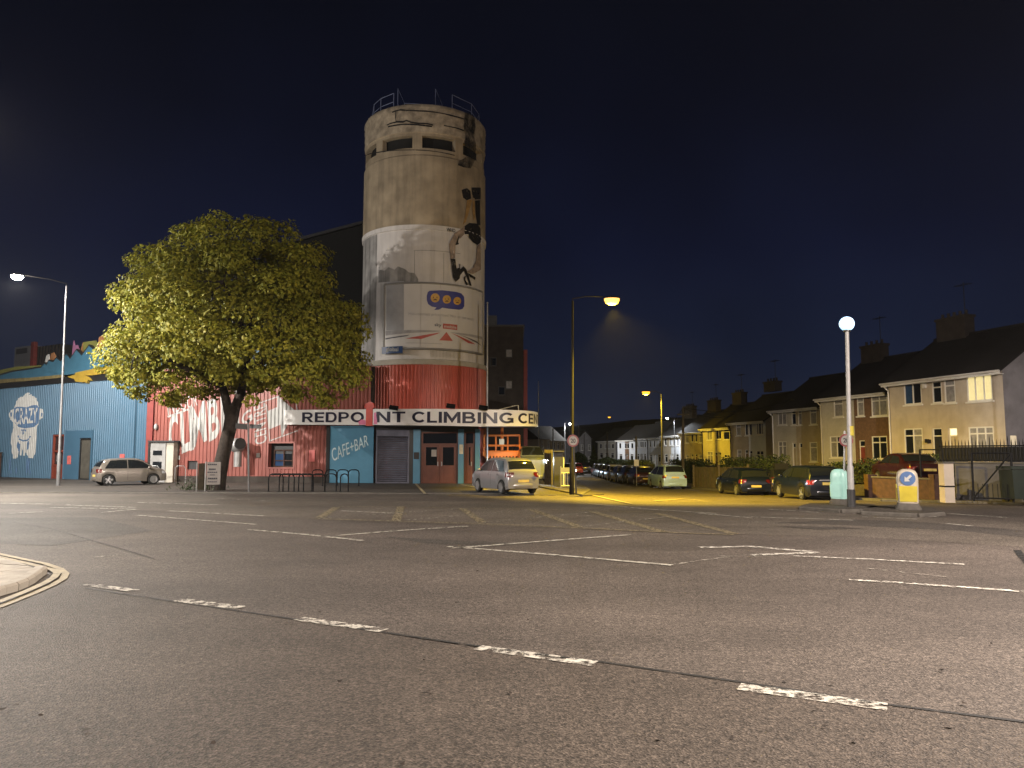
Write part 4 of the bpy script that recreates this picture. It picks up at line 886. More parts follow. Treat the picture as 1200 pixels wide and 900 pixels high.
# roller shutter: slats one by one
k = 26; st = MB(); bar_frame(st, FE, sh[0], .05, sh[2], sh[3], .09, -.2, .03); shut = st.build('shutter', M['shutter'], ent)
slat = None
for i in range(k):
    z0, z1 = lerp(.06, sh[3] - .35, i / k), lerp(.06, sh[3] - .35, (i + 1) / k); m = MB()
    P = [(-.14, z0 + .004), (-.085, z0 + .02), (-.075, (z0 + z1) / 2), (-.085, z1 - .02), (-.14, z1 - .004)]
    m.extr([FE.pt(sh[0] + .09, d, z) for d, z in P], FE.s * (sh[2] - sh[0] - .18)); m.build('slat', M['shutter'], shut)
m = MB(); FE.box(m, sh[0] + .05, sh[2] - .05, -.15, .12, sh[3] - .36, sh[3] - .02); m.build('shutter_box', M['shutter'], shut)
def double_door(r, leaves, label):
    a, b, c, e = r; b = .05; fr = MB(); bar_frame(fr, FE, a, b, c, e, .08, -.32, -.1, rows=(.76,)); d = fr.build('door', M['doorwood'], ent, label=label)
    m = MB(); FE.box(m, a + .08, c - .08, -.24, -.22, lerp(b, e, .77), e - .08); m.build('fanlight', M['glass'], d)
    for i in range(leaves):
        x0, x1 = lerp(a + .08, c - .08, i / leaves) + .01, lerp(a + .08, c - .08, (i + 1) / leaves) - .01; zt_ = lerp(b, e, .755)
        m = MB(); bar_frame(m, FE, x0, b + .02, x1, zt_, .16, -.25, -.18, rows=(.42,)); FE.box(m, x0 + .16, x1 - .16, -.24, -.2, b + .18, lerp(b, zt_, .40)); m.build('door_leaf', M['doorwood'], d)
        m = MB(); FE.box(m, x0 + .16, x1 - .16, -.235, -.225, lerp(b, zt_, .44), zt_ - .16); m.build('pane', M['glass'], d)
        m = MB(); xh = x1 - .1 if i == 0 else x0 + .1; FE.box(m, xh - .025, xh + .025, -.18, -.12, 1.05, 1.3); m.build('handle', M['galv'], d)
    return d
D = double_door(dd, 2, 'double red brown door with glazed upper leaves'); double_door(d2, 1, 'narrow glazed side door')
a, b, c, e = fe(505, 527, 511, 535); m = MB(); FE.box(m, a, c, -.22, -.20, b, e); m.build('notice', M['notice'], D)
a, b, c, e = fe(485.5, 530, 491.5, 538); m = MB(); FE.box(m, a, c, .102, .16, b, e); m.build('letter_box', M['black_paint'], ent)
a, b, c, e = fe(538.5, 521, 543, 532); m = MB(); FE.box(m, a, c, .102, .12, b, e); m.build('notice', M['plate_sign'], ent)
# blue cafe panel on the red wall
FCp = FR
ca = FR.rect(386.5, 499, 437.5, 565, .12); cafe = thing('cafe_panel', FR.pt(ca[0], .12, ca[1]), 'light blue panel with white cafe and bar lettering beside the shutter', 'panel')
m = MB(); FR.box(m, ca[0], ca[2], .05, .12, .06, ca[3]); m.build('board', M['cafe'], cafe)
m = MB(); FR.box(m, ca[0] - .22, ca[0] - .01, .05, .16, .06, ca[3]); m.build('side_post', M['black_paint'], cafe)
mp = lambda s, z: FR.pt(s, .125, z); mp2 = lambda s, z: FR.pt(s, .130, z)
def PC(pts): return [FR.hit(u, v, .125) for u, v in pts]
decal('dark_triangle', [PC([(389, 500), (437.3, 500), (437.3, 536), (412, 518)])], mp, M['cafe2'], cafe)
quad_text('CAFE+BAR', PC([(390, 541), (432, 522), (431, 509), (388, 526)]), mp2, M['cafe_txt'], cafe, bold=0)

# fascia: straight along the red wall, then bowed out round the tower as a canopy
ctl = [(333, None), (390, None), (425, None), (445, 44.55), (470, 43.9), (500, 43.3), (535, 42.85), (565, 42.75), (592, 43.0), (610, 43.5), (621, 44.1), (628, 45.0), (630.3, 46.2), (627, 47.6)]
CT = []
for u, Y in ctl:
    if Y is None: s_, _ = FR.hit(u, 490, .32); p = FR.pt(s_, .32, 0)
    else: p = at(u, 490, Y)
    CT.append(Vector((p.x, p.y)))
PATH = []
for i in range(len(CT) - 1):
    p0, p1, p2, p3 = CT[max(0, i - 1)], CT[i], CT[i + 1], CT[min(len(CT) - 1, i + 2)]
    for k in range(8):
        t = k / 8; PATH.append(.5 * ((2 * p1) + (p2 - p0) * t + (2 * p0 - 5 * p1 + 4 * p2 - p3) * t * t + (3 * p1 - p0 - 3 * p2 + p3) * t ** 3))
PATH.append(CT[-1])
ARC = [0.0]
for a, b in zip(PATH[:-1], PATH[1:]): ARC.append(ARC[-1] + (b - a).length)
def fpath(s, d=0.0):
    s = min(max(s, 0), ARC[-1] - 1e-4)
    for i in range(len(ARC) - 1):
        if s <= ARC[i + 1]: break
    t = (s - ARC[i]) / max(1e-6, ARC[i + 1] - ARC[i]); p = PATH[i].lerp(PATH[i + 1], t); a = PATH[max(0, i - 1)]; b = PATH[min(len(PATH) - 1, i + 2)]
    g = (b - a).normalized(); return Vector((p.x + g.y * d, p.y - g.x * d))
def fu(s):                                                # pixel column of a point along the fascia
    p = fpath(s); w = Vector((p.x, p.y, 3.9 - CH)); return 600 + FPX * w.x / (w.y * cp + w.z * sp)
def s_at(u):
    lo = 0.0
    for i in range(2000):
        if fu(lo) >= u: return lo
        lo += ARC[-1] / 2000
    return lo
sb = [at(fu(s), vb, fpath(s).y).z for s, vb in ((0, 497.5), (s_at(438), 498), (s_at(565), 499.8), (s_at(629), 499.8))]
stp = [at(fu(s), vb, fpath(s).y).z for s, vb in ((0, 480.5), (s_at(438), 479.3), (s_at(565), 479.8), (s_at(629), 483))]
sk = [0, s_at(438), s_at(565), s_at(629)]
def zbot(s): return interp(s, sk, sb)
def ztop(s): return interp(s, sk, stp)
sign = thing('fascia_sign', (*fpath(s_at(500)), sb[1]), 'long curved white fascia sign with dark climbing centre lettering above the entrance', 'sign')
m = MB(); N_ = 120
for i in range(N_):
    a, b = ARC[-1] * i / N_, ARC[-1] * (i + 1) / N_
    q = [(*fpath(s, d), z) for s, d, z in ((a, 0, zbot(a)), (b, 0, zbot(b)), (b, 0, ztop(b)), (a, 0, ztop(a)), (a, -.14, zbot(a)), (b, -.14, zbot(b)), (b, -.14, ztop(b)), (a, -.14, ztop(a)))]
    m.mesh(q, [(0, 1, 2, 3), (5, 4, 7, 6), (3, 2, 6, 7), (1, 0, 4, 5)])
m.build('fascia', M['sign'], sign, smooth=30)
def fm(s, f): z = lerp(zbot(s), ztop(s), f); return Vector((*fpath(s, .012), z))
fs = [ARC[-1] * i / 160 for i in range(161)]
def arc2(cx, cy, rx, ry, a0, a1, n=9): return [(cx + rx * math.cos(R(lerp(a0, a1, i / n))), cy + ry * math.sin(R(lerp(a0, a1, i / n)))) for i in range(n + 1)]
def stroke(pts, t, closed=False):
    P = [Vector(p) for p in pts]; n = len(P); out = []; A, B = [], []
    for i in range(n):
        p = P[i]; q0 = P[i - 1] if (i or closed) else None; q1 = P[(i + 1) % n] if (i < n - 1 or closed) else None
        d0 = (p - q0).normalized() if q0 is not None else None; d1 = (q1 - p).normalized() if q1 is not None else None
        d0 = d0 or d1; d1 = d1 or d0; n0, n1 = Vector((-d0.y, d0.x)), Vector((-d1.y, d1.x)); mn = (n0 + n1).normalized(); k = t / 2 / max(.35, mn.dot(n0)); A.append(p + mn * k); B.append(p - mn * k)
    rng_ = range(n) if closed else range(n - 1)
    return [[A[i], A[(i + 1) % n], B[(i + 1) % n], B[i]] for i in rng_]
TH = .205
def glyph(ch):
    t, h = TH, TH / 2; stem = lambda x, y0=0, y1=1: [[Vector((x - h, y0)), Vector((x + h, y0)), Vector((x + h, y1)), Vector((x - h, y1))]]
    barq = lambda x0, x1, y, tt=.18: [[Vector((x0, y - tt / 2)), Vector((x1, y - tt / 2)), Vector((x1, y + tt / 2)), Vector((x0, y + tt / 2))]]
    def bowl(x1, yt, yb, tt=.18): ry = (yt - yb) / 2; rx = min(ry, .26); return stroke([(t, yt), (x1 - h - rx, yt)] + arc2(x1 - h - rx, (yt + yb) / 2, rx, ry, 90, -90)[1:-1] + [(x1 - h - rx, yb), (t, yb)], tt)
    if ch == 'E': return .68, [stem(h), barq(t, .68, .91), barq(t, .64, .5), barq(t, .68, .09)]
    if ch == 'D': return .82, [stem(h), bowl(.82, .91, .09)]
    if ch == 'P': return .76, [stem(h), bowl(.76, .91, .44)]
    if ch == 'R': return .82, [stem(h), bowl(.78, .91, .46), [[Vector((.36, .37)), Vector((.58, .37)), Vector((.83, 0)), Vector((.59, 0))]]]
    if ch == 'B': return .80, [stem(h), bowl(.74, .91, .52), bowl(.80, .50, .09)]
    if ch == 'O': return .98, [stroke(arc2(.49, .5, .385, .405, 0, 345, 23), .2, True)]
    if ch == 'C': return .90, [stroke(arc2(.49, .5, .385, .405, 42, 318, 20), .2)]
    if ch == 'G': return .95, [stroke(arc2(.49, .5, .385, .405, 42, 318, 20), .2), barq(.52, .92, .42, .17), [[Vector((.74, .06)), Vector((.92, .06)), Vector((.92, .335)), Vector((.74, .335))]]]
    if ch == 'N': return .86, [stem(h), stem(.86 - h), [[Vector((t + .004, 1)), Vector((t + .004, .68)), Vector((.86 - t - .004, 0)), Vector((.86 - t - .004, .32))]]]
    if ch == 'M': return 1.04, [stem(h), stem(1.04 - h), [[Vector((t + .004, 1)), Vector((t + .004, .62)), Vector((.52, 0)), Vector((.52, .42))]], [[Vector((1.036 - t, 1)), Vector((1.036 - t, .62)), Vector((.524, 0)), Vector((.524, .42))]]]
    if ch == 'T': return .76, [barq(0, .76, .91), stem(.38, 0, .815)]
    if ch == 'L': return .64, [stem(h), barq(t, .64, .09)]
    if ch == 'I': return t, [stem(h)]
def ftext(t, u0, u1, f0=.17, f1=.83):
    a = s_at(u0); b = s_at(u1) if u1 < 629 else ARC[-1] - .25; gap = .11; gl = [glyph(c) for c in t]; tot = sum(g[0] for g in gl) + gap * (len(t) - 1); k = (b - a) / tot; x = 0
    for (w, strokes), ch in zip(gl, t):
        mb = MB()
        for li, st_ in enumerate(strokes):
            for q in st_:
                n = max(1, int((max(p.x for p in q) - min(p.x for p in q)) * k / .12)) if len(q) == 4 else 1
                for j in range(n):
                    f, g = j / n, (j + 1) / n; qq = [q[0].lerp(q[1], f), q[0].lerp(q[1], g), q[3].lerp(q[2], g), q[3].lerp(q[2], f)]
                    mb.face([Vector((*fpath(a + (x + p.x) * k, .012 + .002 * li), lerp(zbot(a + (x + p.x) * k), ztop(a + (x + p.x) * k), lerp(f0, f1, p.y)))) for p in qq])
        mb.build('letter', M['sign_ink'], sign, fix=False); x += w + gap
ftext('REDPO', 354, 426.5); ftext('NT', 441, 475); ftext('CLIMBING', 483, 602); ftext('CENTRE', 607, 640)
s0, s1 = s_at(429), s_at(436.5); sm_ = (s0 + s1) / 2; w_ = s1 - s0
fd = decal('red_marker', [[(s0, -.06), (s1, -.06), (s1, 1.08), (s1 + w_ * .3, 1.12), (s1 + w_ * .05, 1.38), (sm_ + w_ * .15, 1.46), (sm_ - w_ * .15, 1.46), (s0 - w_ * .1, 1.36), (s0 - w_ * .3, 1.12), (s0, 1.08)]], lambda s, f: Vector((*fpath(s, .022), lerp(zbot(s), ztop(s), f))), M['sign_red'], sign, fs)
mb = MB(); P = [(s0, -.06), (s1, -.06), (s1, 1.08), (s1 + w_ * .3, 1.12), (s1 + w_ * .05, 1.38), (sm_, 1.47), (s0 - w_ * .1, 1.36), (s0 - w_ * .3, 1.12), (s0, 1.08)]
mb.extr([Vector((*fpath(s, -.1), lerp(zbot(s), ztop(s), f))) for s, f in P], Vector((fpath(sm_, .12) - fpath(sm_, 0)).to_3d())); mb.build('marker_back', M['sign_red'], sign)
for pf_ in ([(s_at(421), .02), (s_at(428.8), .02), (s_at(428.5), .3), (s_at(424), .36), (s_at(420), .2)], [(s_at(438), .05), (s_at(442.5), .05), (s_at(440.5), .8), (s_at(438.2), .75)]): decal('pink_flash', [pf_], lambda s, f: Vector((*fpath(s, .017), lerp(zbot(s), ztop(s), f))), M['sign_pink'], sign, fs)
# canopy soffit and roof behind the bowed part
i0 = s_at(441); pts = [fpath(lerp(i0, ARC[-1], i / 40), -.15) for i in range(41)]
poly = [tuple(p) for p in pts] + [(-.1, 48.5), (-1.9, 48.2), (-1.9, 45.3), (-8.2, 45.3)]
m = MB(); m.prism(poly, sb[2] + .06, sb[2] + .20); m.prism([(x, y) for x, y in poly], stp[2] - .24, stp[2] - .1); m.build('canopy_deck', M['dark_metal'], sign)
m = MB(); m.tube([(-.6, 46.6, .05), (-.6, 46.6, sb[2] + .1)], .09, 8); m.build('canopy_post', M['orange'], sign)
# floodlights above the sign
for u, v in ((463, 478), (529, 476), (566, 478)):
    s_ = s_at(u); p = Vector((*fpath(s_, .15), at(u, v, fpath(s_).y).z)); f = thing('floodlight', p, 'unlit black floodlight above the %s of the fascia sign' % {463: 'middle', 529: 'word end', 566: 'right half'}[u], 'floodlight', group='floodlights above the fascia sign')
    m = MB(); m.box(p, (.5, .28, .16), M=Matrix.Rotation(.5, 3, 'X') @ Matrix.Rotation(.15, 3, 'Y')); m.build('housing', M['black'], f)
    m = MB(); m.tube([p, p + Vector((0, .25, -.1)), p + Vector((0, .35, -.45))], .02, 6); m.build('bracket', M['black'], f)
m = MB(); p = at(585, 480, 44.3); m.tube([p, p + Vector((.8, .4, .22)), p + Vector((1.1, .5, .28)), p + Vector((1.15, .5, -.3))], .025, 6); m.build('conduit', M['plate_sign'], sign, smooth=True)

# orange scissor lift parked right of the tower
ox = at(588, 540, 47.2); lift = thing('scissor_lift', (ox.x, ox.y, .05), 'orange scissor lift with caged platform parked right of the tower', 'lift')
x0, x1 = at(567, 520, 46.4).x, at(609, 520, 46.4).x; z1, zm0, z0 = at(588, 510, 46.4).z, at(588, 522, 46.4).z, at(588, 530, 46.4).z
for y in (46.4, 47.9):
    m = MB()
    for z in (z1, zm0, z0 + .05): m.tube([(x0, y, z), (x1, y, z)], .06, 6)
    for k in range(4): x = lerp(x0, x1, k / 3); m.tube([(x, y, z0), (x, y, z1)], .05, 6)
    m.build('guard_rail', M['orange'], lift)
m = MB(); m.box(((x0 + x1) / 2, 47.15, z0 - .1), (x1 - x0 + .1, 1.7, .26)); m.build('platform_deck', M['orange'], lift)
m = MB()
for k in range(11): x = lerp(x0 + .1, x1 - .1, k / 10); m.box((x, 46.27, z0 - .27), (.1, .05, .14))
m.build('deck_lug', M['orange'], lift)
m = MB(); m.box((lerp(x0, x1, .5), 46.42, lerp(z0, z1, .62)), (.3, .1, .34)); m.build('control_box', M['plate_sign'], lift)
m = MB()
for s_ in (-1, 1):
    for k in range(3):
        za, zb_ = .5 + k * .35, .85 + k * .35; zb_ = min(zb_, z0 - .25)
        m.tube([((x0 + x1) / 2 - .8 * s_, 47.15 + .4, za), ((x0 + x1) / 2 + .8 * s_, 47.15 + .4, zb_)], .05, 6); m.tube([((x0 + x1) / 2 - .8 * s_, 46.75, za), ((x0 + x1) / 2 + .8 * s_, 46.75, zb_)], .05, 6)
m.build('scissor_arm', M['dark_metal'], lift)
m = MB(); m.box(((x0 + x1) / 2, 47.15, .42), (x1 - x0 - .1, 1.2, .35)); m.build('chassis', M['orange'], lift)
for dx in (-.75, .75):
    for y in (46.7, 47.6): m = MB(); m.tube([((x0 + x1) / 2 + dx, y - .1, .27), ((x0 + x1) / 2 + dx, y + .1, .27)], .22, 14); m.build('wheel', M['tyre'], lift)

# dark block behind, right of the tower
DB = Facade((-2.4, 60), (.95, 60)); db = thing('dark_block', (-.7, 63, 0), 'tall dark flat roofed block rising behind the fascia sign right of the tower', 'building')
zt1 = at(600, 383, 60).z
m = MB(); m.box((-.75, 64, zt1 / 2), (3.3, 8, zt1)); m.build('wall', M['darkwall'], db)
m = MB(); m.box((-.75, 64, zt1 + .08), (3.5, 8.2, .16)); m.build('parapet', M['dark_metal'], db)
m = MB(); m.box((-1.6, 63, zt1 + .75), (.7, 1.2, 1.2)); m.build('roof_box', M['dark_metal'], db)
z_ = at(612, 410, 60).z; m = MB(); m.box((1.06, 60.3, z_ / 2), (.30, .8, z_)); m.build('red_pier', M['redtrim'], db)
for u, v in ((596.5, 414), (596.5, 451), (588, 458), (578, 424)):
    p = at(u, v, 59.97); w = MB(); w.box(p, (.55, .05, .7)); w = w.build('window', M['dark_metal'], db); m = MB(); m.box(p + Vector((0, -.04, 0)), (.42, .02, .55)); m.build('pane', M['glass'] if v in (424, 458) else M['curtain'], w)
# dark hall rising behind the tree
dh = thing('dark_hall', (-15, 62, 0), 'dark gabled hall rising behind the tree left of the tower', 'building')
h1, h0 = at(418, 268, 60).z, at(330, 292, 60).z; xl, xm, xr_ = at(318, 300, 60).x, at(418, 300, 60).x, at(440, 300, 60).x
m = MB(); m.extr([(xl, 60, 0), (xr_, 60, 0), (xr_, 60, h1 + .6), (xl, 60, h0)], (0, 12, 0)); m.build('wall', M['under'], dh)
m = MB(); m.extr([(xl - .3, 59.7, h0 - .05), (xr_, 59.7, h1 + .62), (xr_, 59.7, h1 + .85), (xl - .3, 59.7, h0 + .2)], (0, 12.6, 0)); m.build('roof', M['dark_metal'], dh)

# ================================================================ TREE
def make_tree():
    base = G(250, 575.5); t = thing('maple_tree', base, 'large leaning broad crowned tree in front of the red shed, lit yellow green', 'tree')
    Y = base.y
    def P(u, v, dy=0): p = at(u, v, Y + dy); return p
    fork = P(272, 487)
    tr = MB(); tr.tube([P(252, 579), P(253, 572), P(256, 560), P(262, 530), P(269, 503), fork, P(275, 476)], [.66, .44, .36, .32, .31, .32, .28], 14)
    limbs = []
    def limb(pts, r0, r1):
        k = len(pts); tr.tube(pts, [lerp(r0, r1, i / (k - 1)) for i in range(k)], 8); limbs.append(pts)
    limb([P(270, 492), P(264, 465, .2), P(258, 442, .4), P(240, 405, .6), P(215, 365, 0)], .25, .07)
    limb([fork, P(282, 462), P(287, 440), P(292, 400, -.5), P(295, 340, -.6), P(300, 290)], .27, .06)
    limb([P(284, 455), P(300, 430, -1), P(335, 400, -2), P(375, 380, -2.5)], .17, .05)
    limb([P(261, 452), P(235, 440, -1.2), P(195, 420, -2.2), P(160, 405, -2.6)], .22, .05)
    limb([P(287, 440), P(310, 410, 1.5), P(350, 370, 2.8), P(370, 330, 3)], .22, .05)
    limb([P(258, 442, .4), P(240, 410, 2), P(210, 370, 3.2), P(190, 340, 3)], .2, .05)
    limb([P(289, 420, 0), P(280, 370, -2), P(262, 330, -3.2)], .2, .05)
    limb([P(290, 432), P(330, 440, -.5), P(380, 436, 0), P(412, 425, .5)], .15, .04)
    tr.mesh([], []); tr.build('trunk', M['bark'], t, smooth='all')
    rnd = random.Random(11)
    cx, cz = P(278, 420).x, P(278, 420).z
    # crown: uneven boundary measured from the photograph as radius over direction (in the picture plane), domed in depth
    prof_a = [(-180, 136), (-165, 136), (-150, 122), (-140, 84), (-120, 46), (-100, 20), (-80, 14), (-60, 38), (-45, 66), (-30, 108), (-15, 150), (0, 155), (15, 152), (30, 150), (45, 162), (60, 168), (75, 168), (90, 166), (105, 166), (120, 162), (135, 158), (150, 148), (165, 137), (180, 136)]
    pxm = Y / FPX
    def rad(a): return interp(a, [p[0] for p in prof_a], [p[1] for p in prof_a]) * pxm
    centers = []
    tries = 0
    while len(centers) < 172 and tries < 20000:
        tries += 1
        a = rnd.uniform(-180, 180); rr = rnd.random() ** .42; rm = rad(a) - .35
        dy = rnd.uniform(-1, 1); lim = math.sqrt(max(0, 1 - dy * dy)); R_ = rm * rr * lim
        x = cx + math.cos(R(a)) * R_; z = cz + math.sin(R(a)) * R_; y = Y + dy * 5.0
        q = rr * rr * lim * lim + dy * dy
        if q < .40 and rnd.random() < .85: continue
        if z < cz - .6 and abs(dy) > .75: continue
        c = Vector((x, y, z))
        if any((c - o).length < 1.17 for o in centers): continue
        centers.append(c)
    for u, v, dy in ((185, 452, -1), (205, 462, -1.5), (225, 455, -2), (300, 452, -1.5), (318, 447, -2), (345, 462, -1), (375, 462, 0), (392, 452, -1), (160, 440, -2), (410, 440, 0), (295, 470, -2), (330, 435, -3), (262, 440, -3), (170, 462, 1), (205, 470, .5), (385, 470, 1), (245, 462, 1)): centers.append(P(u, v, dy))
    V, F_ = [], []
    core = Vector((cx, Y, cz + .3))
    for c in centers:
        rx = rnd.uniform(.80, 1.35); n = int(520 * rx * rx)
        if c.z < cz - .9: rx *= .5; n = int(n * .30)
        up = ((c - core).normalized() * .8 + Vector((0, -.1, .55))).normalized()
        for _ in range(n):
            d = Vector((rnd.gauss(0, 1), rnd.gauss(0, 1), rnd.gauss(0, 1))).normalized()
            if d.dot(up) < -.25 and rnd.random() < .75: continue
            d2 = Vector((d.x, d.y, d.z * .72)); rad_ = rx * (rnd.random() ** .22) * (1 + .18 * math.sin(d.x * 5 + c.x) * math.sin(d.z * 6 + c.z))
            p = c + d2 * rad_; s = rnd.uniform(.06, .125)
            out = (d * .7 + up * .4 + Vector((rnd.gauss(0, .38), rnd.gauss(0, .38), rnd.gauss(.1, .38)))).normalized()
            tx = out.cross(Vector((rnd.gauss(0, 1), rnd.gauss(0, 1), rnd.gauss(0, 1)))).normalized(); ty = out.cross(tx)
            i = len(V); dr = -out * s * .28
            V += [p - ty * s, p + tx * s * .62 + dr, p + ty * s * 1.15 + dr * .6, p - tx * s * .62 + dr]
            F_ += [(i, i + 1, i + 2), (i, i + 2, i + 3)]
    m = MB(); m.v = V; m.f = F_; m.m = [0] * len(F_); m.build('crown', M['leaf'], t, fix=False)
    # twigs into the clusters
    m = MB()
    for c in centers[::3]:
        best = min((p for L in limbs for p in L[1:]), key=lambda p: (p - c).length); m.tube([best, lerp(best, c, .5) + Vector((rnd.gauss(0, .15), rnd.gauss(0, .15), rnd.gauss(0, .1))), c], [.05, .03, .012], 4, caps=False)
    m.build('twigs', M['bark'], t, fix=False, kind='stuff')
    # low growth round the foot
    V, F_ = [], []
    for _ in range(500):
        p = base + Vector((rnd.gauss(-.6, .5), rnd.gauss(-.4, .3), abs(rnd.gauss(0, .22)) + .05)); s = rnd.uniform(.04, .1); a = rnd.uniform(0, 6.3); i = len(V)
        V += [p, p + Vector((math.cos(a) * s, math.sin(a) * s, s * rnd.uniform(.2, 1.6))), p + Vector((math.cos(a + .8) * s, math.sin(a + .8) * s, s * rnd.uniform(-.2, .9)))]; F_.append((i, i + 1, i + 2))
    m = MB(); m.v = V; m.f = F_; m.m = [0] * len(F_); w = m.build('weeds', M['leaf_dark'], None, fix=False, kind='stuff')
make_tree()

# ================================================================ STREET FURNITURE
def on(u, v, z=0): return G(u, v, z)
# notice boards by the tree
p = on(240, 577); nb = thing('notice_board', (p.x, p.y, 0), 'white notice board with dark text lines on posts at the tree foot', 'notice board')
Yn = p.y
def nbox(name, u0, v0, u1, v1, mt, dy=0, th=.05, parent=nb, skew=0.0):
    a, b = at(u0, v1, Yn + dy), at(u1, v0, Yn + dy); m = MB()
    m.extr([(a.x, Yn + dy, a.z), (b.x, Yn + dy + skew, a.z), (b.x, Yn + dy + skew, b.z), (a.x, Yn + dy, b.z)], (0, th, 0)); return m.build(name, M[mt], parent)
nbox('post', 239.2, 541, 241.6, 577, 'pale_metal', th=.08); nbox('post', 256.4, 540, 257.8, 577, 'dark_metal', .3, .08); nbox('post', 229.3, 542, 231.3, 577, 'pale_metal', -.1, .08)
bd = nbox('board', 241.8, 541.5, 256.2, 568, 'notice', .02, .05, skew=.25)
nbox('side_board', 231.5, 543, 238.8, 574, 'wood', -.05, .06, skew=.2)
random.seed(5)
for v0, v1, u0, u1 in ((543.5, 545, 243.5, 254.5), (549, 550.8, 245, 253), (552.8, 554, 243, 255), (556, 557, 246, 252), (559.8, 561.5, 243.8, 255), (564, 565, 243.5, 254.5)):
    k = 5; mb = MB()
    for i in range(k):
        a, b = lerp(u0, u1, i / k), lerp(u0, u1, (i + .82) / k); f0, f1 = (a - 241.8) / 14.4, (b - 241.8) / 14.4
        q0, q1 = at(a, v1, Yn - .07 + .25 * f0), at(b, v0, Yn - .07 + .25 * f1); mb.face([(q0.x, q0.y, q0.z), (q1.x, q1.y, q0.z), (q1.x, q1.y, q1.z), (q0.x, q0.y, q1.z)])
    mb.build('text_line', M['sign_ink'], bd, fix=False)
# finger post
p = on(291.5, 577.5); fp = thing('finger_post', (p.x, p.y, 0), 'grey finger post with two dark direction arms beside the tree', 'signpost'); Yf = p.y
m = MB(); m.tube([p, at(291, 494, Yf)], .042, 8); m.build('pole', M['lamp_grey'], fp, smooth=True); m = MB(); m.ball(at(291, 493.4, Yf), .08, 8, 6); m.build('finial', M['dark_metal'], fp, smooth='all')
def arm(u0, u1, v0, v1, dv, nm='arm'):
    a, b = at(u0, v0, Yf), at(u1, v0 + dv, Yf - .25); h = at(u0, v0, Yf).z - at(u0, v1, Yf).z; m = MB()
    m.extr([a, b, b - Vector((0, 0, h)), a - Vector((0, 0, h))], (0, .05, 0)); m.build(nm, M['black_paint'], fp)
arm(289.5, 276, 497, 503.5, -1.3); arm(292.5, 306, 497.2, 502, .4)
# bicycle stands
def hoop(u0, u1, v, h, label, dy=0.0):
    a, b = on(u0, v, .05), on(u1, v, .05); b.y += dy; b.x = b.x * (1 + dy / b.y) if dy else b.x
    t = thing('bicycle_stand', a, label, 'bicycle stand', group='black hoop bicycle stands'); up = Vector((0, 0, h)); c = .16; d = (b - a).normalized()
    m = MB(); m.tube([a, a + up - Vector((0, 0, c)), a + up - Vector((0, 0, c * .3)) + d * c * .3, a + up + d * c, b + up - d * c, b + up - Vector((0, 0, c * .3)) - d * c * .3, b + up - Vector((0, 0, c)), b], .03, 8); m.build('hoop', M['black'], t, smooth=True)
    for q in (a, b): m = MB(); m.tube([q + Vector((0, 0, -.0)), q + Vector((0, 0, .015))], .07, 10); m.build('base_plate', M['black'], t)
front = [(314.5, 331.5, 'leftmost black hoop stand below the red shed window'), (327, 344.5, 'second black hoop stand from the left in the front row'), (338, 355.5, 'third black hoop stand from the left in the front row'), (349.7, 367, 'middle black hoop stand of the front row'), (365.4, 380.6, 'black hoop stand of the front row left of the cafe panel'), (380.6, 394, 'black hoop stand of the front row at the cafe panel edge'), (398.7, 408, 'short black hoop stand nearest the cafe panel, rightmost of the front row')]
for u0, u1, l in front: hoop(u0, u1, 576, .80, l)
for u0, u1, l in ((365.5, 378, 'rear row black hoop stand before the red wall'), (381, 394, 'rear row black hoop stand at the cafe panel left edge'), (395, 408, 'rear row black hoop stand before the middle of the cafe panel'), (408, 420.5, 'rear row black hoop stand furthest right, below the cafe lettering')): hoop(u0, u1, 569.5, .86, l)
m = MB(); a, b = on(318, 576, .05), on(381, 576, .05); 
gr = thing('guard_bar', a, 'long black bar linking the front row of bicycle stands', 'rail'); m.tube([a + Vector((0, -.08, .77)), b + Vector((0, -.08, .77))], .028, 8); m.build('bar', M['black'], gr)
# beacon on its traffic island
def island(pts, label):
    P = px(pts); sheet('traffic_island', P, .11, M['forecourt'], thick=.2)
    run = [tuple(p) for p in P] + [tuple(P[0])]
    kerb_run(run, ks)
island([(938, 597), (985, 601), (1006, 600.5), (1030, 598), (1022, 594.5), (985, 592), (950, 592.5)], '')
island([(1010, 603), (1075, 606), (1105, 604), (1092, 598.5), (1060, 595), (1020, 597)], '')
p = on(998, 594, .11); bc = thing('beacon', p, 'white globe beacon glowing on a tall pale post on the traffic island', 'beacon'); Yb = p.y
m = MB(); m.tube([p, p + Vector((0, 0, 1.25)), p + Vector((0, 0, 1.3)), at(992.5, 388, Yb)], [.10, .10, .075, .06], 10); m.build('pole', M['pale_metal'], bc, smooth=40)
m = MB(); m.tube([p, p + Vector((0, 0, .55))], .125, 10); m.build('base', M['dark_metal'], bc, smooth=40)
m = MB(); m.tube([at(992.5, 388.5, Yb), at(992.4, 385, Yb)], .12, 10); m.build('collar', M['dark_metal'], bc, smooth=40)
m = MB(); m.ball(at(992.3, 379.5, Yb), .235, 20, 14); m.build('globe', M['globe'], bc, smooth='all')
z0 = at(997, 503, Yb).z; m = MB(); m.tube([Vector((at(997, 503, Yb).x, Yb, z0 - .2)), Vector((at(997, 503, Yb).x, Yb, z0 + .1))], .09, 10); m.build('yellow_band', M['bollard_y'], bc)
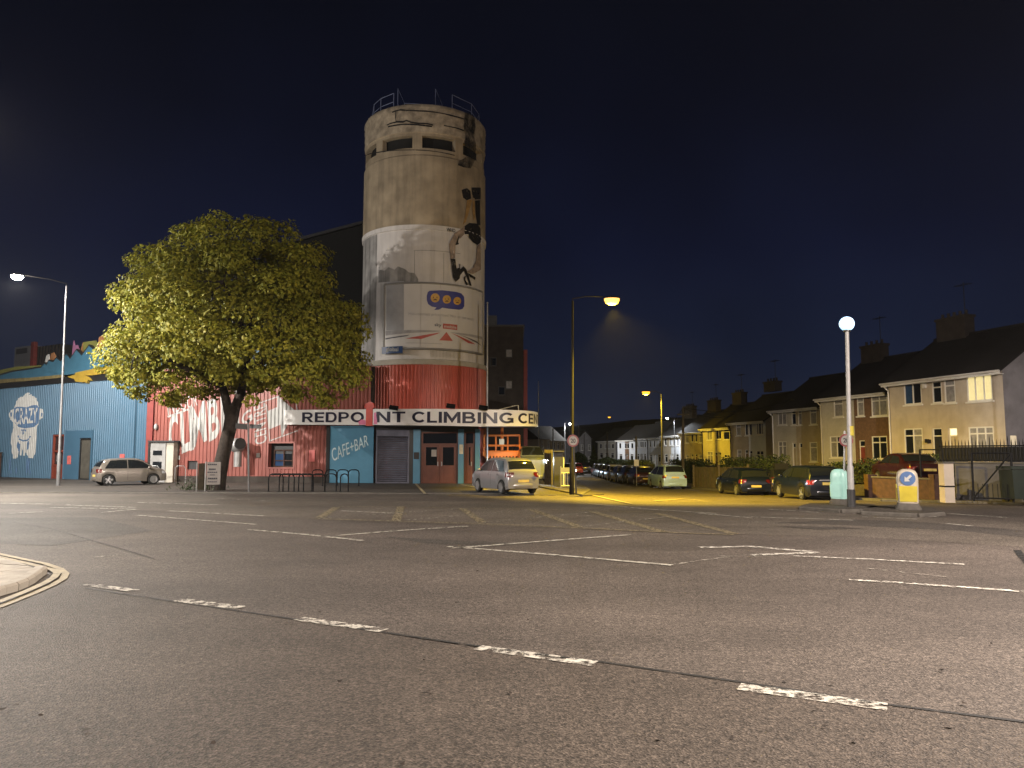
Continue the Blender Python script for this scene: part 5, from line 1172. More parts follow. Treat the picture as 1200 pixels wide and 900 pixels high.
def bollard(u0, u1, v0, v1, label, shell, panel, face, arrow):
    p = on((u0 + u1) / 2, v1, .11); w = (u1 - u0) * p.y / FPX; h = at(u0, v0, p.y).z - .11
    t = thing('island_bollard', p, label, 'bollard', rz=face, group='plastic bollards on the traffic islands')
    D_ = w * .62
    def ring_(f, ww, dd, n=20): return [Vector((math.copysign(abs(math.cos(a)) ** .55, math.cos(a)) * ww / 2, math.copysign(abs(math.sin(a)) ** .55, math.sin(a)) * dd / 2, f * h)) for a in [2 * math.pi * i / n for i in range(n)]]
    def loft(lv):
        m = MB(); n = 20
        for f, a, b in lv: m.v += ring_(f, w * a, D_ * b)
        for i in range(len(lv) - 1):
            for j in range(n): m.f.append((i * n + j, i * n + (j + 1) % n, (i + 1) * n + (j + 1) % n, (i + 1) * n + j)); m.m.append(0)
        m.f.append(tuple(range((len(lv) - 1) * n, len(lv) * n))); m.m.append(0); return m
    loft([(0, 1.02, 1.35), (.05, 1.0, 1.3), (.13, .86, 1.08), (.16, .84, 1.02)]).build('base', M['kerb'], t, smooth=50, world=False)
    loft([(.13, .80, .98), (.4, .84, .98), (.75, .86, .98), (.88, .80, .94), (.95, .66, .82), (.985, .46, .6), (1.0, .2, .3)]).build('shell', shell, t, smooth=60, world=False)
    m = MB(); m.extr([(-w * .33, -D_ * .485, h * .20), (w * .33, -D_ * .485, h * .20), (w * .35, -D_ * .485, h * .58), (-w * .35, -D_ * .485, h * .58)], (0, -.012, 0)); m.build('front_panel', panel, t, world=False)
    m = MB(); m.extr([(-w * .405, -D_ * .3, h * .22), (-w * .405, D_ * .3, h * .22), (-w * .415, D_ * .3, h * .62), (-w * .415, -D_ * .3, h * .62)], (-.022, 0, 0)); m.build('side_panel', M['bollard_lime'] if arrow is None else M['bollard_y'], t, world=False)
    if arrow:
        r = w * .30; c = Vector((0, -D_ * .485 - .006, h * .77)); m = MB(); m.extr([c + Vector((r * math.cos(a), 0, r * math.sin(a))) for a in [2 * math.pi * i / 24 for i in range(24)]], (0, -.015, 0)); ds = m.build('arrow_disc', M['arrow_blue'], t, world=False)
        c = c + Vector((0, -.019, 0)); Q = Matrix.Rotation(R(45), 3, 'Y')
        P = [(-.62, 0), (-.08, .48), (-.08, .17), (.62, .17), (.62, -.17), (-.08, -.17), (-.08, -.48)]; Q = Matrix.Rotation(R(-45), 3, 'Y')
        m = MB(); m.extr([c + Q @ Vector((x * r, 0, z * r)) for x, z in P], (0, -.004, 0)); m.build('arrow', M['mural'], ds, world=False)
bollard(973.5, 995.5, 549.5, 591, 'teal tinted traffic bollard beside the globe beacon post', M['teal'], M['teal'], R(-55), None)
bollard(1051, 1078, 549.5, 597, 'cream and yellow traffic bollard with a blue arrow disc', M['bollard_w'], M['bollard_y'], R(-22), True)
# small round speed signs
def disc_sign(base, top, c, r, label, face, txt, polem, back=False):
    t = thing('speed_sign', base, label, 'road sign', group='round speed limit signs'); m = MB(); m.tube([base, top], .035, 8); m.build('pole', polem, t, smooth=True)
    Q = Matrix.Rotation(face, 3, 'Z'); n_ = Q @ Vector((0, -1, 0)); rt = Q @ Vector((1, 0, 0))
    def disc(rr, d0, d1): m = MB(); m.extr([c + n_ * d0 + rt * rr * math.cos(a) + Vector((0, 0, rr * math.sin(a))) for a in [2 * math.pi * i / 28 for i in range(28)]], n_ * (d1 - d0)); return m
    disc(r, .03, .045).build('rim', M['roadsign_red'], t); disc(r * .74, .046, .05).build('face', M['sign_face'], t)
    q = [(-.42 * r, -.36 * r), (.42 * r, -.36 * r), (.42 * r, .36 * r), (-.42 * r, .36 * r)]
    quad_text(txt, q, lambda x, z: c + n_ * .054 + rt * x + Vector((0, 0, z)), M['black_paint'], t, bold=.03)
b = Vector(on(994.5, 592, .1)); c = at(991.5, 516, b.y - .0); disc_sign(b + Vector((-.12, .12, 0)), at(990, 505, b.y + .12), c, .215, 'round 20 speed limit sign leaning beside the beacon post', R(-18), '20', M['galv'])
b = Vector(on(670, 578, .1)); c = at(671.2, 516.5, b.y - .14); disc_sign(b + Vector((.18, -.14, 0)), Vector((c.x, b.y - .14, c.z + .3)), c, .26, 'round 20 speed limit sign on the dark corner lamp post', R(12), '20', M['dark_metal'])
# telegraph poles and far posts
def tpole(u, v0, v1, Y, label, r=.12, arms=True, mt='wood'):
    b = Vector((at(u, v1, Y).x, Y, T(at(u, v1, Y).x, Y))); top = at(u, v0, Y); t = thing('telegraph_pole', b, label, 'pole', group='thin poles along the side street')
    m = MB(); m.tube([b, top], [r, r * .75], 8); m.build('pole', M[mt], t, smooth=True)
    if arms: m = MB(); m.box(top - Vector((0, 0, .5)), (.9, .1, .1)); m.build('crossarm', M[mt], t); 
    m = MB(); m.tube([top, top + Vector((0, 0, .12))], r * .5, 6); m.build('cap', M['dark_metal'], t)
    return top
tA = tpole(800.5, 478, 572, 58, 'dark telegraph pole behind the parked blue van'); tB = tpole(745.5, 512, 562, 92, 'dark pole before the white houses', .14, False, 'darkwall'); tpole(711.5, 506, 560, 118, 'dark pole before the far white houses', .13, False, 'wood')
tpole(684.5, 509, 552, 135, 'slim dark pole near the dark fir tree', .1, False, 'darkwall'); tpole(678, 500, 550, 130, 'pale post before the far gable', .16, False, 'pale_metal'); tpole(648, 503, 552, 120, 'pale post right of the white van', .12, False, 'pale_metal'); tpole(630.8, 447, 500, 70, 'hair thin mast right of the fascia sign', .03, False, 'galv')
wr = thing('overhead_wire', tA, 'black overhead wire sagging from the telegraph pole to the far houses', 'wire'); m = MB(); m.tube([lerp(tA, at(781, 490, 100), k / 8) - Vector((0, 0, .9 * math.sin(math.pi * k / 8))) for k in range(9)], .025, 4); m.build('cable', M['black'], wr)
for end_, sag, l_ in ((tB, 1.3, 'black overhead wire sagging between the two nearest poles of the side street'), (at(930, 468, 58), .6, 'black overhead wire from the telegraph pole to the tan house'), (at(862, 486, 70), .5, 'black overhead wire from the telegraph pole to the brown and white house')):
    wr = thing('overhead_wire', tA, l_, 'wire'); m = MB(); m.tube([lerp(tA, end_, k / 8) - Vector((0, 0, sag * math.sin(math.pi * k / 8))) for k in range(9)], .02, 4); m.build('cable', M['black'], wr)
# things on the left corner of the side street
def gbase(u, Y): x = at(u, 550, Y).x; return Vector((x, Y, T(x, Y) + .1))
b = gbase(643, 42); fpn = thing('hoarding', b, 'weathered timber hoarding behind the silver hatchback', 'hoarding')
for k in range(5):
    x0, x1 = at(lerp(638, 648, k / 5), 550, 42 - .25 * k).x, at(lerp(638, 648, (k + .94) / 5), 550, 42 - .25 * k).x; m = MB(); m.box(((x0 + x1) / 2, 42 - .25 * k, .1 + .95), (x1 - x0, .05, 1.9 + random.uniform(-.06, .06))); m.build('board', M['wood'], fpn)
for k in (0, 1): m = MB(); m.box((b.x + .0, 41.62, .5 + k * 1.0), (.5, .06, .09), rz=-1.1); m.build('rail', M['wood'], fpn)
b = gbase(654.5, 43); cab = thing('dark_cabinet', b, 'tall dark roadside cabinet with pale edge behind the corner lamp post', 'cabinet')
m = MB(); m.box(b + Vector((0, .3, .95)), (.52, .6, 1.9)); m.build('housing', M['black_paint'], cab); m = MB(); m.box(b + Vector((.29, .0, .8)), (.06, .06, 1.6)); m.build('edge_strip', M['mural'], cab); m = MB(); m.box(b + Vector((0, -.02, 1.93)), (.6, .7, .06)); m.build('lid', M['dark_metal'], cab)
b = gbase(665, 41); gp = thing('pedestrian_barrier', b, 'pale metal pedestrian guard barrier at the street corner', 'barrier')
for k in (-.35, .35): m = MB(); m.tube([b + Vector((k, 0, 0)), b + Vector((k, 0, 1.15))], .03, 6); m.build('post', M['galv'], gp)
m = MB(); m.box(b + Vector((0, 0, .95)), (.7, .04, .26)); m.build('board', M['lamp_grey'], gp)
for k in range(5): m = MB(); m.tube([b + Vector((-.24 + .12 * k, 0, .12)), b + Vector((-.24 + .12 * k, 0, .8))], .012, 5); m.build('bar', M['galv'], gp)
m = MB(); m.tube([b + Vector((-.35, 0, .12)), b + Vector((.35, 0, .12))], .02, 6); m.tube([b + Vector((-.35, 0, .8)), b + Vector((.35, 0, .8))], .02, 6); m.build('rail', M['galv'], gp)
# small plate signs
def plate(u, v0, v1, vb, Y, wpx, label, dz=0.0):
    b = Vector((at(u, vb, Y).x, Y, T(at(u, vb, Y).x, Y))); t = thing('plate_sign', b, label, 'sign'); z1, z0 = at(u, v0, Y).z, at(u, v1, Y).z; w = wpx * Y / FPX
    m = MB(); m.tube([b, Vector((b.x, Y, z1))], .03, 6); m.build('post', M['galv'], t); m = MB(); m.box((b.x, Y - .05, (z0 + z1) / 2), (w, .02, z1 - z0)); m.build('plate', M['plate_sign'], t)
plate(746, 538.5, 546, 560, 60, 5.5, 'small pale plate sign above the parked cars'); plate(1190, 510.5, 522, 575, 28.5, 7, 'small cream plate sign on a post at the right edge')

# ================================================================ CARS
def make_car(label, x, y, heading, col, L=3.75, Wd=1.66, H=1.52, kind='hatch', z=None, lights=False, tail_glow=False, name='parked_car', group='parked cars', cat='car', front_plate=True, rimm=None):
    z = T(x, y) if z is None else z
    t = thing(name, (x, y, z), label, cat, rz=heading, group=group)
    h2 = L / 2
    P = {'hatch': [(-1, .44), (-.985, .55), (-.955, .64), (-.93, .70), (-.86, .84), (-.78, .925), (-.62, .975), (-.35, .998), (0, 1.0), (.14, .985), (.28, .93), (.46, .79), (.60, .665), (.72, .635), (.88, .575), (.96, .50), (1, .40)],
         'mpv': [(-1, .44), (-.985, .58), (-.965, .66), (-.94, .80), (-.90, .90), (-.84, .965), (-.6, .995), (-.2, 1.0), (.12, .985), (.3, .92), (.5, .78), (.64, .665), (.78, .62), (.9, .56), (.97, .48), (1, .40)],
         'estate': [(-1, .46), (-.985, .60), (-.96, .68), (-.90, .84), (-.83, .94), (-.7, .985), (-.3, 1.0), (0, .995), (.12, .97), (.26, .89), (.42, .74), (.50, .675), (.7, .65), (.88, .60), (.96, .53), (1, .42)],
         'sedan': [(-1, .46), (-.985, .58), (-.95, .68), (-.80, .71), (-.66, .73), (-.52, .85), (-.36, .96), (-.1, 1.0), (.1, .985), (.25, .91), (.42, .76), (.50, .68), (.7, .65), (.88, .60), (.96, .53), (1, .42)],
         'van': [(-1, .30), (-.995, .70), (-.99, .90), (-.97, .97), (-.9, .995), (-.3, 1.0), (.3, .995), (.48, .97), (.62, .86), (.74, .72), (.86, .68), (.95, .66), (.99, .62), (1, .40)]}[kind]
    px_, pz = [p[0] * h2 for p in P], [p[1] * H for p in P]
    wb = {'hatch': .645, 'mpv': .62, 'estate': .59, 'sedan': .60, 'van': .60}[kind] * L; wr_ = .295 if kind != 'van' else .33; xw = (-wb / 2 - .02 * L, wb / 2 - .02 * L)
    belt = {'hatch': .60, 'mpv': .58, 'estate': .635, 'sedan': .655, 'van': .58}[kind] * H
    zt_ = lambda X: interp(X, px_, pz)
    W2 = Wd / 2
    def hw(X): f = abs(X) / h2; return W2 * (1 - .045 * f ** 2 - .16 * max(0, f - .8) ** 1.5 / .09 * .35)
    def zb(X):
        b = .20 + .05 * max(0, (abs(X) / h2 - .9)) * 10
        for w in xw:
            d = abs(X - w); ra = wr_ + .055
            if d < ra: b = max(b, wr_ + math.sqrt(ra * ra - d * d) - .02)
        return b
    xs = set(px_)
    for w in xw:
        for k in range(-5, 6): xs.add(w + (wr_ + .055) * math.sin(k * math.pi / 10) * .999)
        xs.add(w + wr_ + .06); xs.add(w - wr_ - .06)
    for k in range(41): xs.add(-h2 + L * k / 40)
    xs = sorted(xs); xs = [a for i, a in enumerate(xs) if i == 0 or a - xs[i - 1] > .004]
    tum = .30
    def section(X):
        w, b, tp = hw(X), zb(X), zt_(X); bl = min(belt, tp - .02); b = min(b, bl - .06); h = max(0, tp - bl)
        wr2 = w * .955 - tum * h - .02
        return [(w * .95, b), (w * .985, lerp(b, bl, .22)), (w, lerp(b, bl, .55)), (w * .985, lerp(b, bl, .88)), (w * .955, bl), (lerp(w * .955, wr2, .5), lerp(bl, tp, .46)), (wr2, lerp(bl, tp, .88) if h > .2 else lerp(bl, tp, .7)), (wr2 * .90, lerp(bl, tp, .975) if h > .2 else lerp(bl, tp, .9)), (wr2 * .55, tp), (0, tp + .008)]
    m = MB(); n = None
    for X in xs:
        s_ = section(X); full = [(X, a, b) for a, b in s_] + [(X, -a, b) for a, b in s_[-2::-1]]; n = len(full); m.v += [Vector(p) for p in full]
    for i in range(len(xs) - 1):
        for j in range(n - 1): m.f.append((i * n + j, i * n + j + 1, (i + 1) * n + j + 1, (i + 1) * n + j)); m.m.append(0)
    m.f.append(tuple(range(n))); m.m.append(0); m.f.append(tuple(range((len(xs) - 1) * n, len(xs) * n))); m.m.append(0)
    m.build('body', col, t, smooth=38, world=False)
    def side(X, z_, off):
        s_ = section(X)
        for (a, b), (c, d) in zip(s_[:-1], s_[1:]):
            if b <= z_ <= d and d > b: return lerp(a, c, (z_ - b) / (d - b)) + off
        return s_[-3][0] + off
    m = MB(); m.box((0, 0, .46), (L * .94, Wd - .44, .52)); m.build('underbody', M['under'], t, world=False)
    # side glass, split by the pillar
    gx = {'hatch': (-.80, -.16, .50), 'mpv': (-.90, -.2, .55), 'estate': (-.86, -.12, .40), 'sedan': (-.52, -.06, .40), 'van': (.16, .16, .64)}[kind]
    for sgn in (1, -1):
        for a, b in ((gx[0], gx[1] - .015), (gx[1] + .015, gx[2])):
            if b - a < .1: continue
            m = MB(); k = 12; pr = None
            for i in range(k + 1):
                X = lerp(a, b, i / k) * h2; lo = belt + .035; hi = max(lo + .008, zt_(X) - .10 * H / 1.5)
                if kind != 'van' and a == gx[0]: hi = min(hi, lo + .02 + (X - a * h2) * 1.5)
                row = [Vector((X, sgn * side(X, lerp(lo, hi, f), .006), lerp(lo, hi, f))) for f in (0, .5, 1)]
                if pr: m.face([pr[0], row[0], row[1], pr[1]]); m.face([pr[1], row[1], row[2], pr[2]])
                pr = row
            m.build('side_window', M['glass_car'], t, world=False, smooth='all')
        # door seams and handles
        for f in ((gx[1],) if kind in ('van',) else (gx[0] + .22, gx[1], gx[2] - .06)):
            X = f * h2; m = MB()
            pp = [Vector((X, sgn * side(X, z_, .003), z_)) for z_ in [lerp(.30, belt, k / 5) for k in range(6)]]
            for p, q in zip(pp[:-1], pp[1:]): m.face([p - Vector((.006, 0, 0)), p + Vector((.006, 0, 0)), q + Vector((.006, 0, 0)), q - Vector((.006, 0, 0))])
            m.build('door_seam', M['under'], t, world=False, fix=False)
        for f in (gx[1] + .10, gx[0] + .30):
            X = f * h2; z_ = belt - .10; m = MB(); m.box((X, sgn * side(X, z_, .012), z_), (.15, .03, .035)); m.build('door_handle', col, t, world=False)
        X = (gx[2] - .05) * h2; m = MB(); m.ball((X, sgn * (side(X, belt + .02, .09)), belt + .07), .09, 8, 6, (.7, 1.1, .7)); m.build('wing_mirror', col, t, world=False, smooth='all')
        m = MB(); hh = (.47 * H, .60 * H) if kind != 'van' else (.45 * H, .62 * H); m2 = []
        # tail lamp wraps the rear corner
        for i in range(4):
            X = -h2 * (1 - .012 - .035 * i); m2.append([Vector((X - .012, sgn * side(X, lerp(*hh, f), .008), lerp(*hh, f))) for f in (0, .5, 1)])
        m2.insert(0, [p + Vector((-.03, -sgn * .16, 0)) for p in m2[0]])
        for r0, r1 in zip(m2[:-1], m2[1:]):
            for k in range(2): m.face([r0[k], r1[k], r1[k + 1], r0[k + 1]])
        m.build('tail_lamp', M['tail'] if not tail_glow else M['tail_on'], t, world=False, smooth='all')
        m = MB(); m2 = []; hh = (.42 * H, .52 * H) if kind != 'van' else (.53 * H, .64 * H)
        for i in range(5):
            X = h2 * (1 - .02 - .035 * i); m2.append([Vector((X + .012, sgn * side(X, min(lerp(*hh, f), zt_(X) - .03), .01), min(lerp(*hh, f), zt_(X) - .03))) for f in (0, .5, 1)])
        m2.insert(0, [p + Vector((.04, -sgn * .22, 0)) for p in m2[0]])
        for r0, r1 in zip(m2[:-1], m2[1:]):
            for k in range(2): m.face([r0[k], r1[k], r1[k + 1], r0[k + 1]])
        m.build('headlight', M['headlamp'] if lights else M['lampglass'], t, world=False, smooth='all')
    def screen(nm, f0, f1, k=8, wf=.9):
        m = MB(); pr = None
        for i in range(k + 1):
            X = lerp(f0, f1, i / k) * h2; s_ = section(X); row = []
            for f in (-1, -.6, 0, .6, 1):
                yy = f * s_[6][0] * wf; z_ = interp(abs(yy), [s_[9][0], s_[8][0], s_[7][0], s_[6][0]], [s_[9][1], s_[8][1], s_[7][1], s_[6][1]]); row.append(Vector((X + (.012 if f0 > 0 else -.012), yy, z_ + .010)))
            if pr:
                for j in range(4): m.face([pr[j], row[j], row[j + 1], pr[j + 1]])
            pr = row
        m.build(nm, M['glass_car'], t, world=False, smooth='all')
    ws = {'hatch': (.17, .56), 'mpv': (.17, .60), 'estate': (.14, .48), 'sedan': (.13, .48), 'van': (.49, .72)}[kind]; screen('windscreen', *ws)
    if kind == 'sedan': screen('rear_window', -.64, -.40)
    elif kind != 'van':
        rw = {'hatch': (-.935, -.80), 'mpv': (-.955, -.855), 'estate': (-.945, -.83)}[kind]; screen('rear_window', *rw, wf=.94)
    # bumpers, plates
    for sg, nm in ((-1, 'rear_bumper'), (1, 'front_bumper')):
        m = MB(); rws = []
        for i in range(-6, 7):
            yy = i / 6 * W2 * .93; X = sg * (h2 - .02 - .14 * (abs(i) / 6) ** 3); rws.append([Vector((X - sg * .06, yy, .23)), Vector((X + sg * .045, yy, .28)), Vector((X + sg * .05, yy, .44)), Vector((X - sg * .02, yy, .50))])
        for a, b in zip(rws[:-1], rws[1:]):
            for k in range(3): m.face([a[k], b[k], b[k + 1], a[k + 1]])
        m.build(nm, col, t, world=False, smooth='all')
    m = MB(); m.box((-h2 - (.035 if kind != 'hatch' else .0), 0, .50 * H if kind != 'hatch' else .36 * H), (.02, .52, .11)); m.build('number_plate', M['plate_y'], t, world=False)
    m = MB(); m.box((h2 + .04, 0, .38), (.02, .52, .11)); m.build('number_plate', M['plate_w'], t, world=False)
    if kind in ('estate', 'mpv'): m = MB(); m.box((-h2 * .995, 0, .60 * H), (.02, .75, .035)); m.build('tailgate_trim', M['galv'], t, world=False)
    wh = None
    for X in xw:
        for sg in (1, -1):
            if wh is None:
                wh = MB(); Q = Matrix.Rotation(math.pi / 2, 3, 'X'); wh.lathe([(wr_ * .66, -.095), (wr_ * .93, -.09), (wr_, -.05), (wr_, .05), (wr_ * .93, .09), (wr_ * .66, .095)], (0, 0, 0), 22, Q); wh = wh.build('wheel', M['tyre'], t, smooth=40, world=False)
                rm = MB(); rm.lathe([(.02, -.085), (wr_ * .62, -.072), (wr_ * .66, -.098), (wr_ * .70, -.096)], (0, 0, 0), 20, Q); 
                rm = rm.build('rim', M['under'], wh, smooth=40, world=False); sp_ = MB()
                for k in range(5): a = 2 * math.pi * k / 5; sp_.box((wr_ * .36 * math.cos(a), .094, wr_ * .36 * math.sin(a)), (wr_ * .66, .02, .075), M=Matrix.Rotation(-a, 3, 'Y'))
                sp_.lathe([(.02, -.11), (.075, -.104)], (0, 0, 0), 12, Q); sp_.lathe([(wr_ * .60, -.10), (wr_ * .68, -.10)], (0, 0, 0), 20, Q)
                sp_ = sp_.build('spokes', M['rim'], wh, world=False); first = wh
                o = wh
            else:
                o = wh.copy(); COL.objects.link(o); o.parent = t
                for c_ in (rm, sp_): c2 = c_.copy(); COL.objects.link(c2); c2.parent = o
            o.location = (X, sg * (W2 - .115), wr_); o.rotation_euler = (0, random.uniform(0, 1), 0 if sg > 0 else math.pi)
    return t
M['tail_on'] = mat('red_reflector', (.20, .012, .01), .2)
cp_ = {'pearl': paint('pearl_car_paint', (.5, .5, .5), .05), 'silver': paint('silver_car_paint', (.27, .27, .285), .55, .3), 'bronze': paint('grey_beige_car_paint', (.23, .205, .18), .45, .35), 'navy': paint('dark_blue_car_paint', (.0025, .0055, .012), .2), 'black': paint('black_car_paint', (.005, .0055, .007), .3), 'blue': paint('pale_blue_car_paint', (.30, .42, .50), .3),
       'maroon': paint('dark_red_car_paint', (.028, .006, .005), .3), 'cream': paint('cream_car_paint', (.42, .38, .26), .1), 'red': paint('red_car_paint', (.32, .02, .02), .2), 'white': paint('white_car_paint', (.13, .15, .18), .05), 'grey': paint('grey_car_paint', (.03, .032, .036), .4)}
q = math.pi / 2
make_car('silver rounded hatchback parked before the entrance doors, seen from behind', -.35, 34.6, q + R(27), cp_['silver'], 3.72, 1.66, 1.56, z=.05)
make_car('grey beige small hatchback parked before the blue shed', -21.4, 43.2, R(42), cp_['bronze'], 3.55, 1.6, 1.48, z=.05)
make_car('dark blue estate car parked nearest the teal bollard', 13.2, 34.6, q + R(2), cp_['navy'], 4.3, 1.76, 1.48, 'estate', tail_glow=True)
make_car('dark blue and black saloon parked ahead of the dark estate', 12.35, 41.5, q + R(2), cp_['navy'], 4.3, 1.74, 1.42, 'hatch')
make_car('black car with bright reflections half hidden behind the dark estate', 15.9, 47.5, q + R(6), cp_['grey'], 4.2, 1.74, 1.48, 'hatch')
make_car('pale blue people carrier parked under the dark telegraph pole', 10.9, 54.5, q + R(4), cp_['blue'], 4.35, 1.78, 1.66, 'mpv')
make_car('dark red car parked beyond the pale blue people carrier', 10.4, 62.5, q + R(2), cp_['maroon'], 4.2, 1.75, 1.5, 'hatch', tail_glow=True)
make_car('cream hatchback parked among the cars in the side street', 10.1, 71, q + R(2), cp_['cream'], 4.0, 1.72, 1.48, 'hatch')
make_car('black hatchback parked before the far white houses', 10.3, 82, q, cp_['black'], 4.2, 1.75, 1.5, 'hatch')
make_car('dark grey hatchback parked between the dark red car and the cream hatchback', 10.2, 67.0, q + R(1), cp_['grey'], 4.1, 1.74, 1.5, 'hatch')
make_car('white hatchback parked beyond the cream hatchback', 10.15, 76.6, q, cp_['pearl'], 4.1, 1.74, 1.5, 'hatch')
make_car('black estate car parked far down the right kerb', 10.5, 88.5, q, cp_['black'], 4.4, 1.75, 1.5, 'estate')
make_car('pale silver car parked far down the right kerb by the round bush', 10.7, 95.0, q, cp_['silver'], 4.1, 1.74, 1.5, 'hatch')
make_car('red hatchback parked far down the left kerb of the side street', 8.6, 104, q, cp_['red'], 4.0, 1.72, 1.5, 'hatch', z=-1.0)
make_car('white car with lit headlights far down the side street', 7.0, 96, -q, cp_['white'], 4.2, 1.74, 1.5, 'hatch', lights=True)
make_car('grey car parked at the far end of the side street', 11.0, 118, q, cp_['grey'], 4.2, 1.74, 1.5, 'hatch')
make_car('dark red saloon parked on the drive behind the low brick wall', 18.2, 35.6, q + R(-4), cp_['maroon'], 4.5, 1.78, 1.46, 'sedan', z=.35)
make_car('white van facing the viewer with a bright headlight behind the silver hatchback', 1.0, 47.0, -q + R(8), cp_['white'], 4.6, 1.85, 2.15, 'van', lights=True, z=.08, name='parked_van', cat='van', group=None)

# ================================================================ HOUSES
VPX = -.274
def window(F, parent, r, cols, transom, glass, d=-.05, frame='upvc', sill=True, lit=None):
    a, b, c, e = r; w = min(.07, (c - a) * .12); m = MB(); bar_frame(m, F, a, b, c, e, w, d - .03, d + .04, cols=[i / cols for i in range(1, cols)], rows=(.72,) if transom else ()); W_ = m.build('window', M[frame], parent)
    for i in range(cols):
        x0, x1 = lerp(a, c, i / cols) + w * .5, lerp(a, c, (i + 1) / cols) - w * .5; m = MB(); F.box(m, x0, x1, d - .02, d, b + w * .5, e - w * .5); m.build('pane', M[glass[i % len(glass)]], W_)
    if sill: m = MB(); F.box(m, a - .08, c + .08, d + .041, .07, b - .09, b - .004); m.build('sill', M[frame], W_)
    return W_
def house(label, uL, uR, YR, vR, walls, wins, doors, chim=(), depth=7.5, rise=2.5, floor=None, gable='grey_r', downpipe=True):
    xR = (uR - 600) / FPX * YR / 1.0; t_ = at(uR, 531, YR); xR = t_.x
    kL = (uL - 600) / FPX; L_ = (xR - kL * YR) / (kL - VPX); P0 = (xR + VPX * L_, YR + L_); P1 = (xR, YR)
    F = Facade(P0, P1); ze = at(uR, vR, YR).z
    mid = F.pt(F.L / 2, 0, 0); gz = T(mid.x, mid.y); fl = gz if floor is None else floor
    t = thing('house', (mid.x, mid.y, gz), label, 'house', group='houses along the side street')
    R_ = lambda w: F.rect(*w[:4])
    wr_ = [R_(w) for w in wins]; dr_ = [R_(w) for w in doors]; dr_ = [(a, max(fl + .05, b), c, e) for a, b, c, e in dr_]
    cuts = [0] + [F.hit(u, 500)[0] for u, _ in walls[1:]] + [F.L]
    for i, (u, mt) in enumerate(walls):
        hs = [h for h in wr_ + dr_ if cuts[i] <= (h[0] + h[2]) / 2 <= cuts[i + 1]]; hs = [(max(h[0], cuts[i] + .02), h[1], min(h[2], cuts[i + 1] - .02), h[3]) for h in hs]
        m = MB(); wall_mesh(m, F, cuts[i] + (.0015 if i else 0), cuts[i + 1] - .0015, gz - 1.2, ze, hs, .14); m.build('wall', M[mt], t)
    # body: gables and back
    m = MB()
    for s_ in (0, F.L):
        m.face([F.pt(s_, 0, gz - 1.2), F.pt(s_, -depth, gz - 1.2), F.pt(s_, -depth, ze), F.pt(s_, -depth / 2, ze + rise), F.pt(s_, 0, ze)])
    m.face([F.pt(0, -depth, gz - 1.2), F.pt(F.L, -depth, gz - 1.2), F.pt(F.L, -depth, ze), F.pt(0, -depth, ze)]); m.build('gable_wall', M[gable], t)
    m = MB(); F.box(m, .05, F.L - .05, -depth + .1, -.2, gz - 1, ze - .05); m.build('dark_interior', M['under'], t)
    # roof
    rs_ = rise / (depth / 2); o = .32
    P = [(o, ze - o * rs_ + .02), (-depth / 2, ze + rise + .02), (-depth - o, ze - o * rs_ + .02), (-depth - o, ze - o * rs_ + .16), (-depth / 2, ze + rise + .18), (o, ze - o * rs_ + .16)]
    m = MB(); m.extr([F.pt(-.18, d, z) for d, z in P], F.s * (F.L + .36)); rf = m.build('roof', M['roof'], t)
    m = MB(); m.tube([F.pt(-.2, -depth / 2, ze + rise + .19), F.pt(F.L + .2, -depth / 2, ze + rise + .19)], .09, 6); m.build('ridge', M['roof'], rf)
    m = MB(); F.box(m, -.16, F.L + .16, o + .003, o + .04, ze - o * rs_ - .10, ze - o * rs_ + .10); m.tube([F.pt(-.18, o + .10, ze - o * rs_ + .07), F.pt(F.L + .18, o + .10, ze - o * rs_ + .07)], .055, 6); m.build('gutter', M['upvc'], t)
    m = MB(); F.box(m, -.1, F.L + .1, .01, o, ze - o * rs_ - .08, ze - o * rs_ - .05); m.build('soffit', M['upvc'], t)
    if downpipe:
        m = MB(); m.tube([F.pt(.02, o + .08, ze - .2), F.pt(.10, .08, ze - .55), F.pt(.10, .08, gz)], .045, 6); m.build('downpipe', M['upvc'] if downpipe is True else M[downpipe], t, smooth=True)
    for w, r in zip(wins, wr_): window(F, t, r, w[4], w[5], w[6], frame=w[7] if len(w) > 7 else 'upvc')
    for d_, r in zip(doors, dr_):
        a, b, c, e = r; fan = len(d_) > 5 and d_[5]; zf = lerp(b, e, .80); m = MB(); bar_frame(m, F, a, b, c, e, .06, -.13, -.06, rows=(.80,)); dd_ = m.build('door', M['upvc'], t)
        m = MB(); F.box(m, a + .06, c - .06, -.12, -.08, b + .06, zf - .03); m.build('door_leaf', M[d_[4]], dd_)
        m = MB(); F.box(m, a + .06, c - .06, -.11, -.09, zf + .03, e - .06); m.build('fanlight', M['lit_bright'] if fan else M['glass'], dd_)
        m = MB(); m.ball(F.pt(c - .16, -.06, lerp(b, zf, .5)), .035, 6, 4); m.build('handle', M['galv'], dd_)
    for u, w_, vt in chim:
        s_ = None
        q0 = F.hit(u, 440, -depth / 2)[0]; zt2 = F.hit(u, vt, -depth / 2)[1]; s0_, s1_ = q0 - w_ / 2, q0 + w_ / 2
        m = MB(); F.box(m, s0_, s1_, -depth / 2 - .35, -depth / 2 + .35, ze + rise - .5, zt2 - .15); F.box(m, s0_ - .06, s1_ + .06, -depth / 2 - .41, -depth / 2 + .41, zt2 - .15, zt2); ch = m.build('chimney', M['darkwall'], rf)
        ax_ = F.pt(s1_ - .1, -depth / 2 + .2, zt2); m = MB(); m.tube([ax_ - Vector((0, 0, .8)), ax_ + Vector((0, 0, 1.9))], .022, 5)
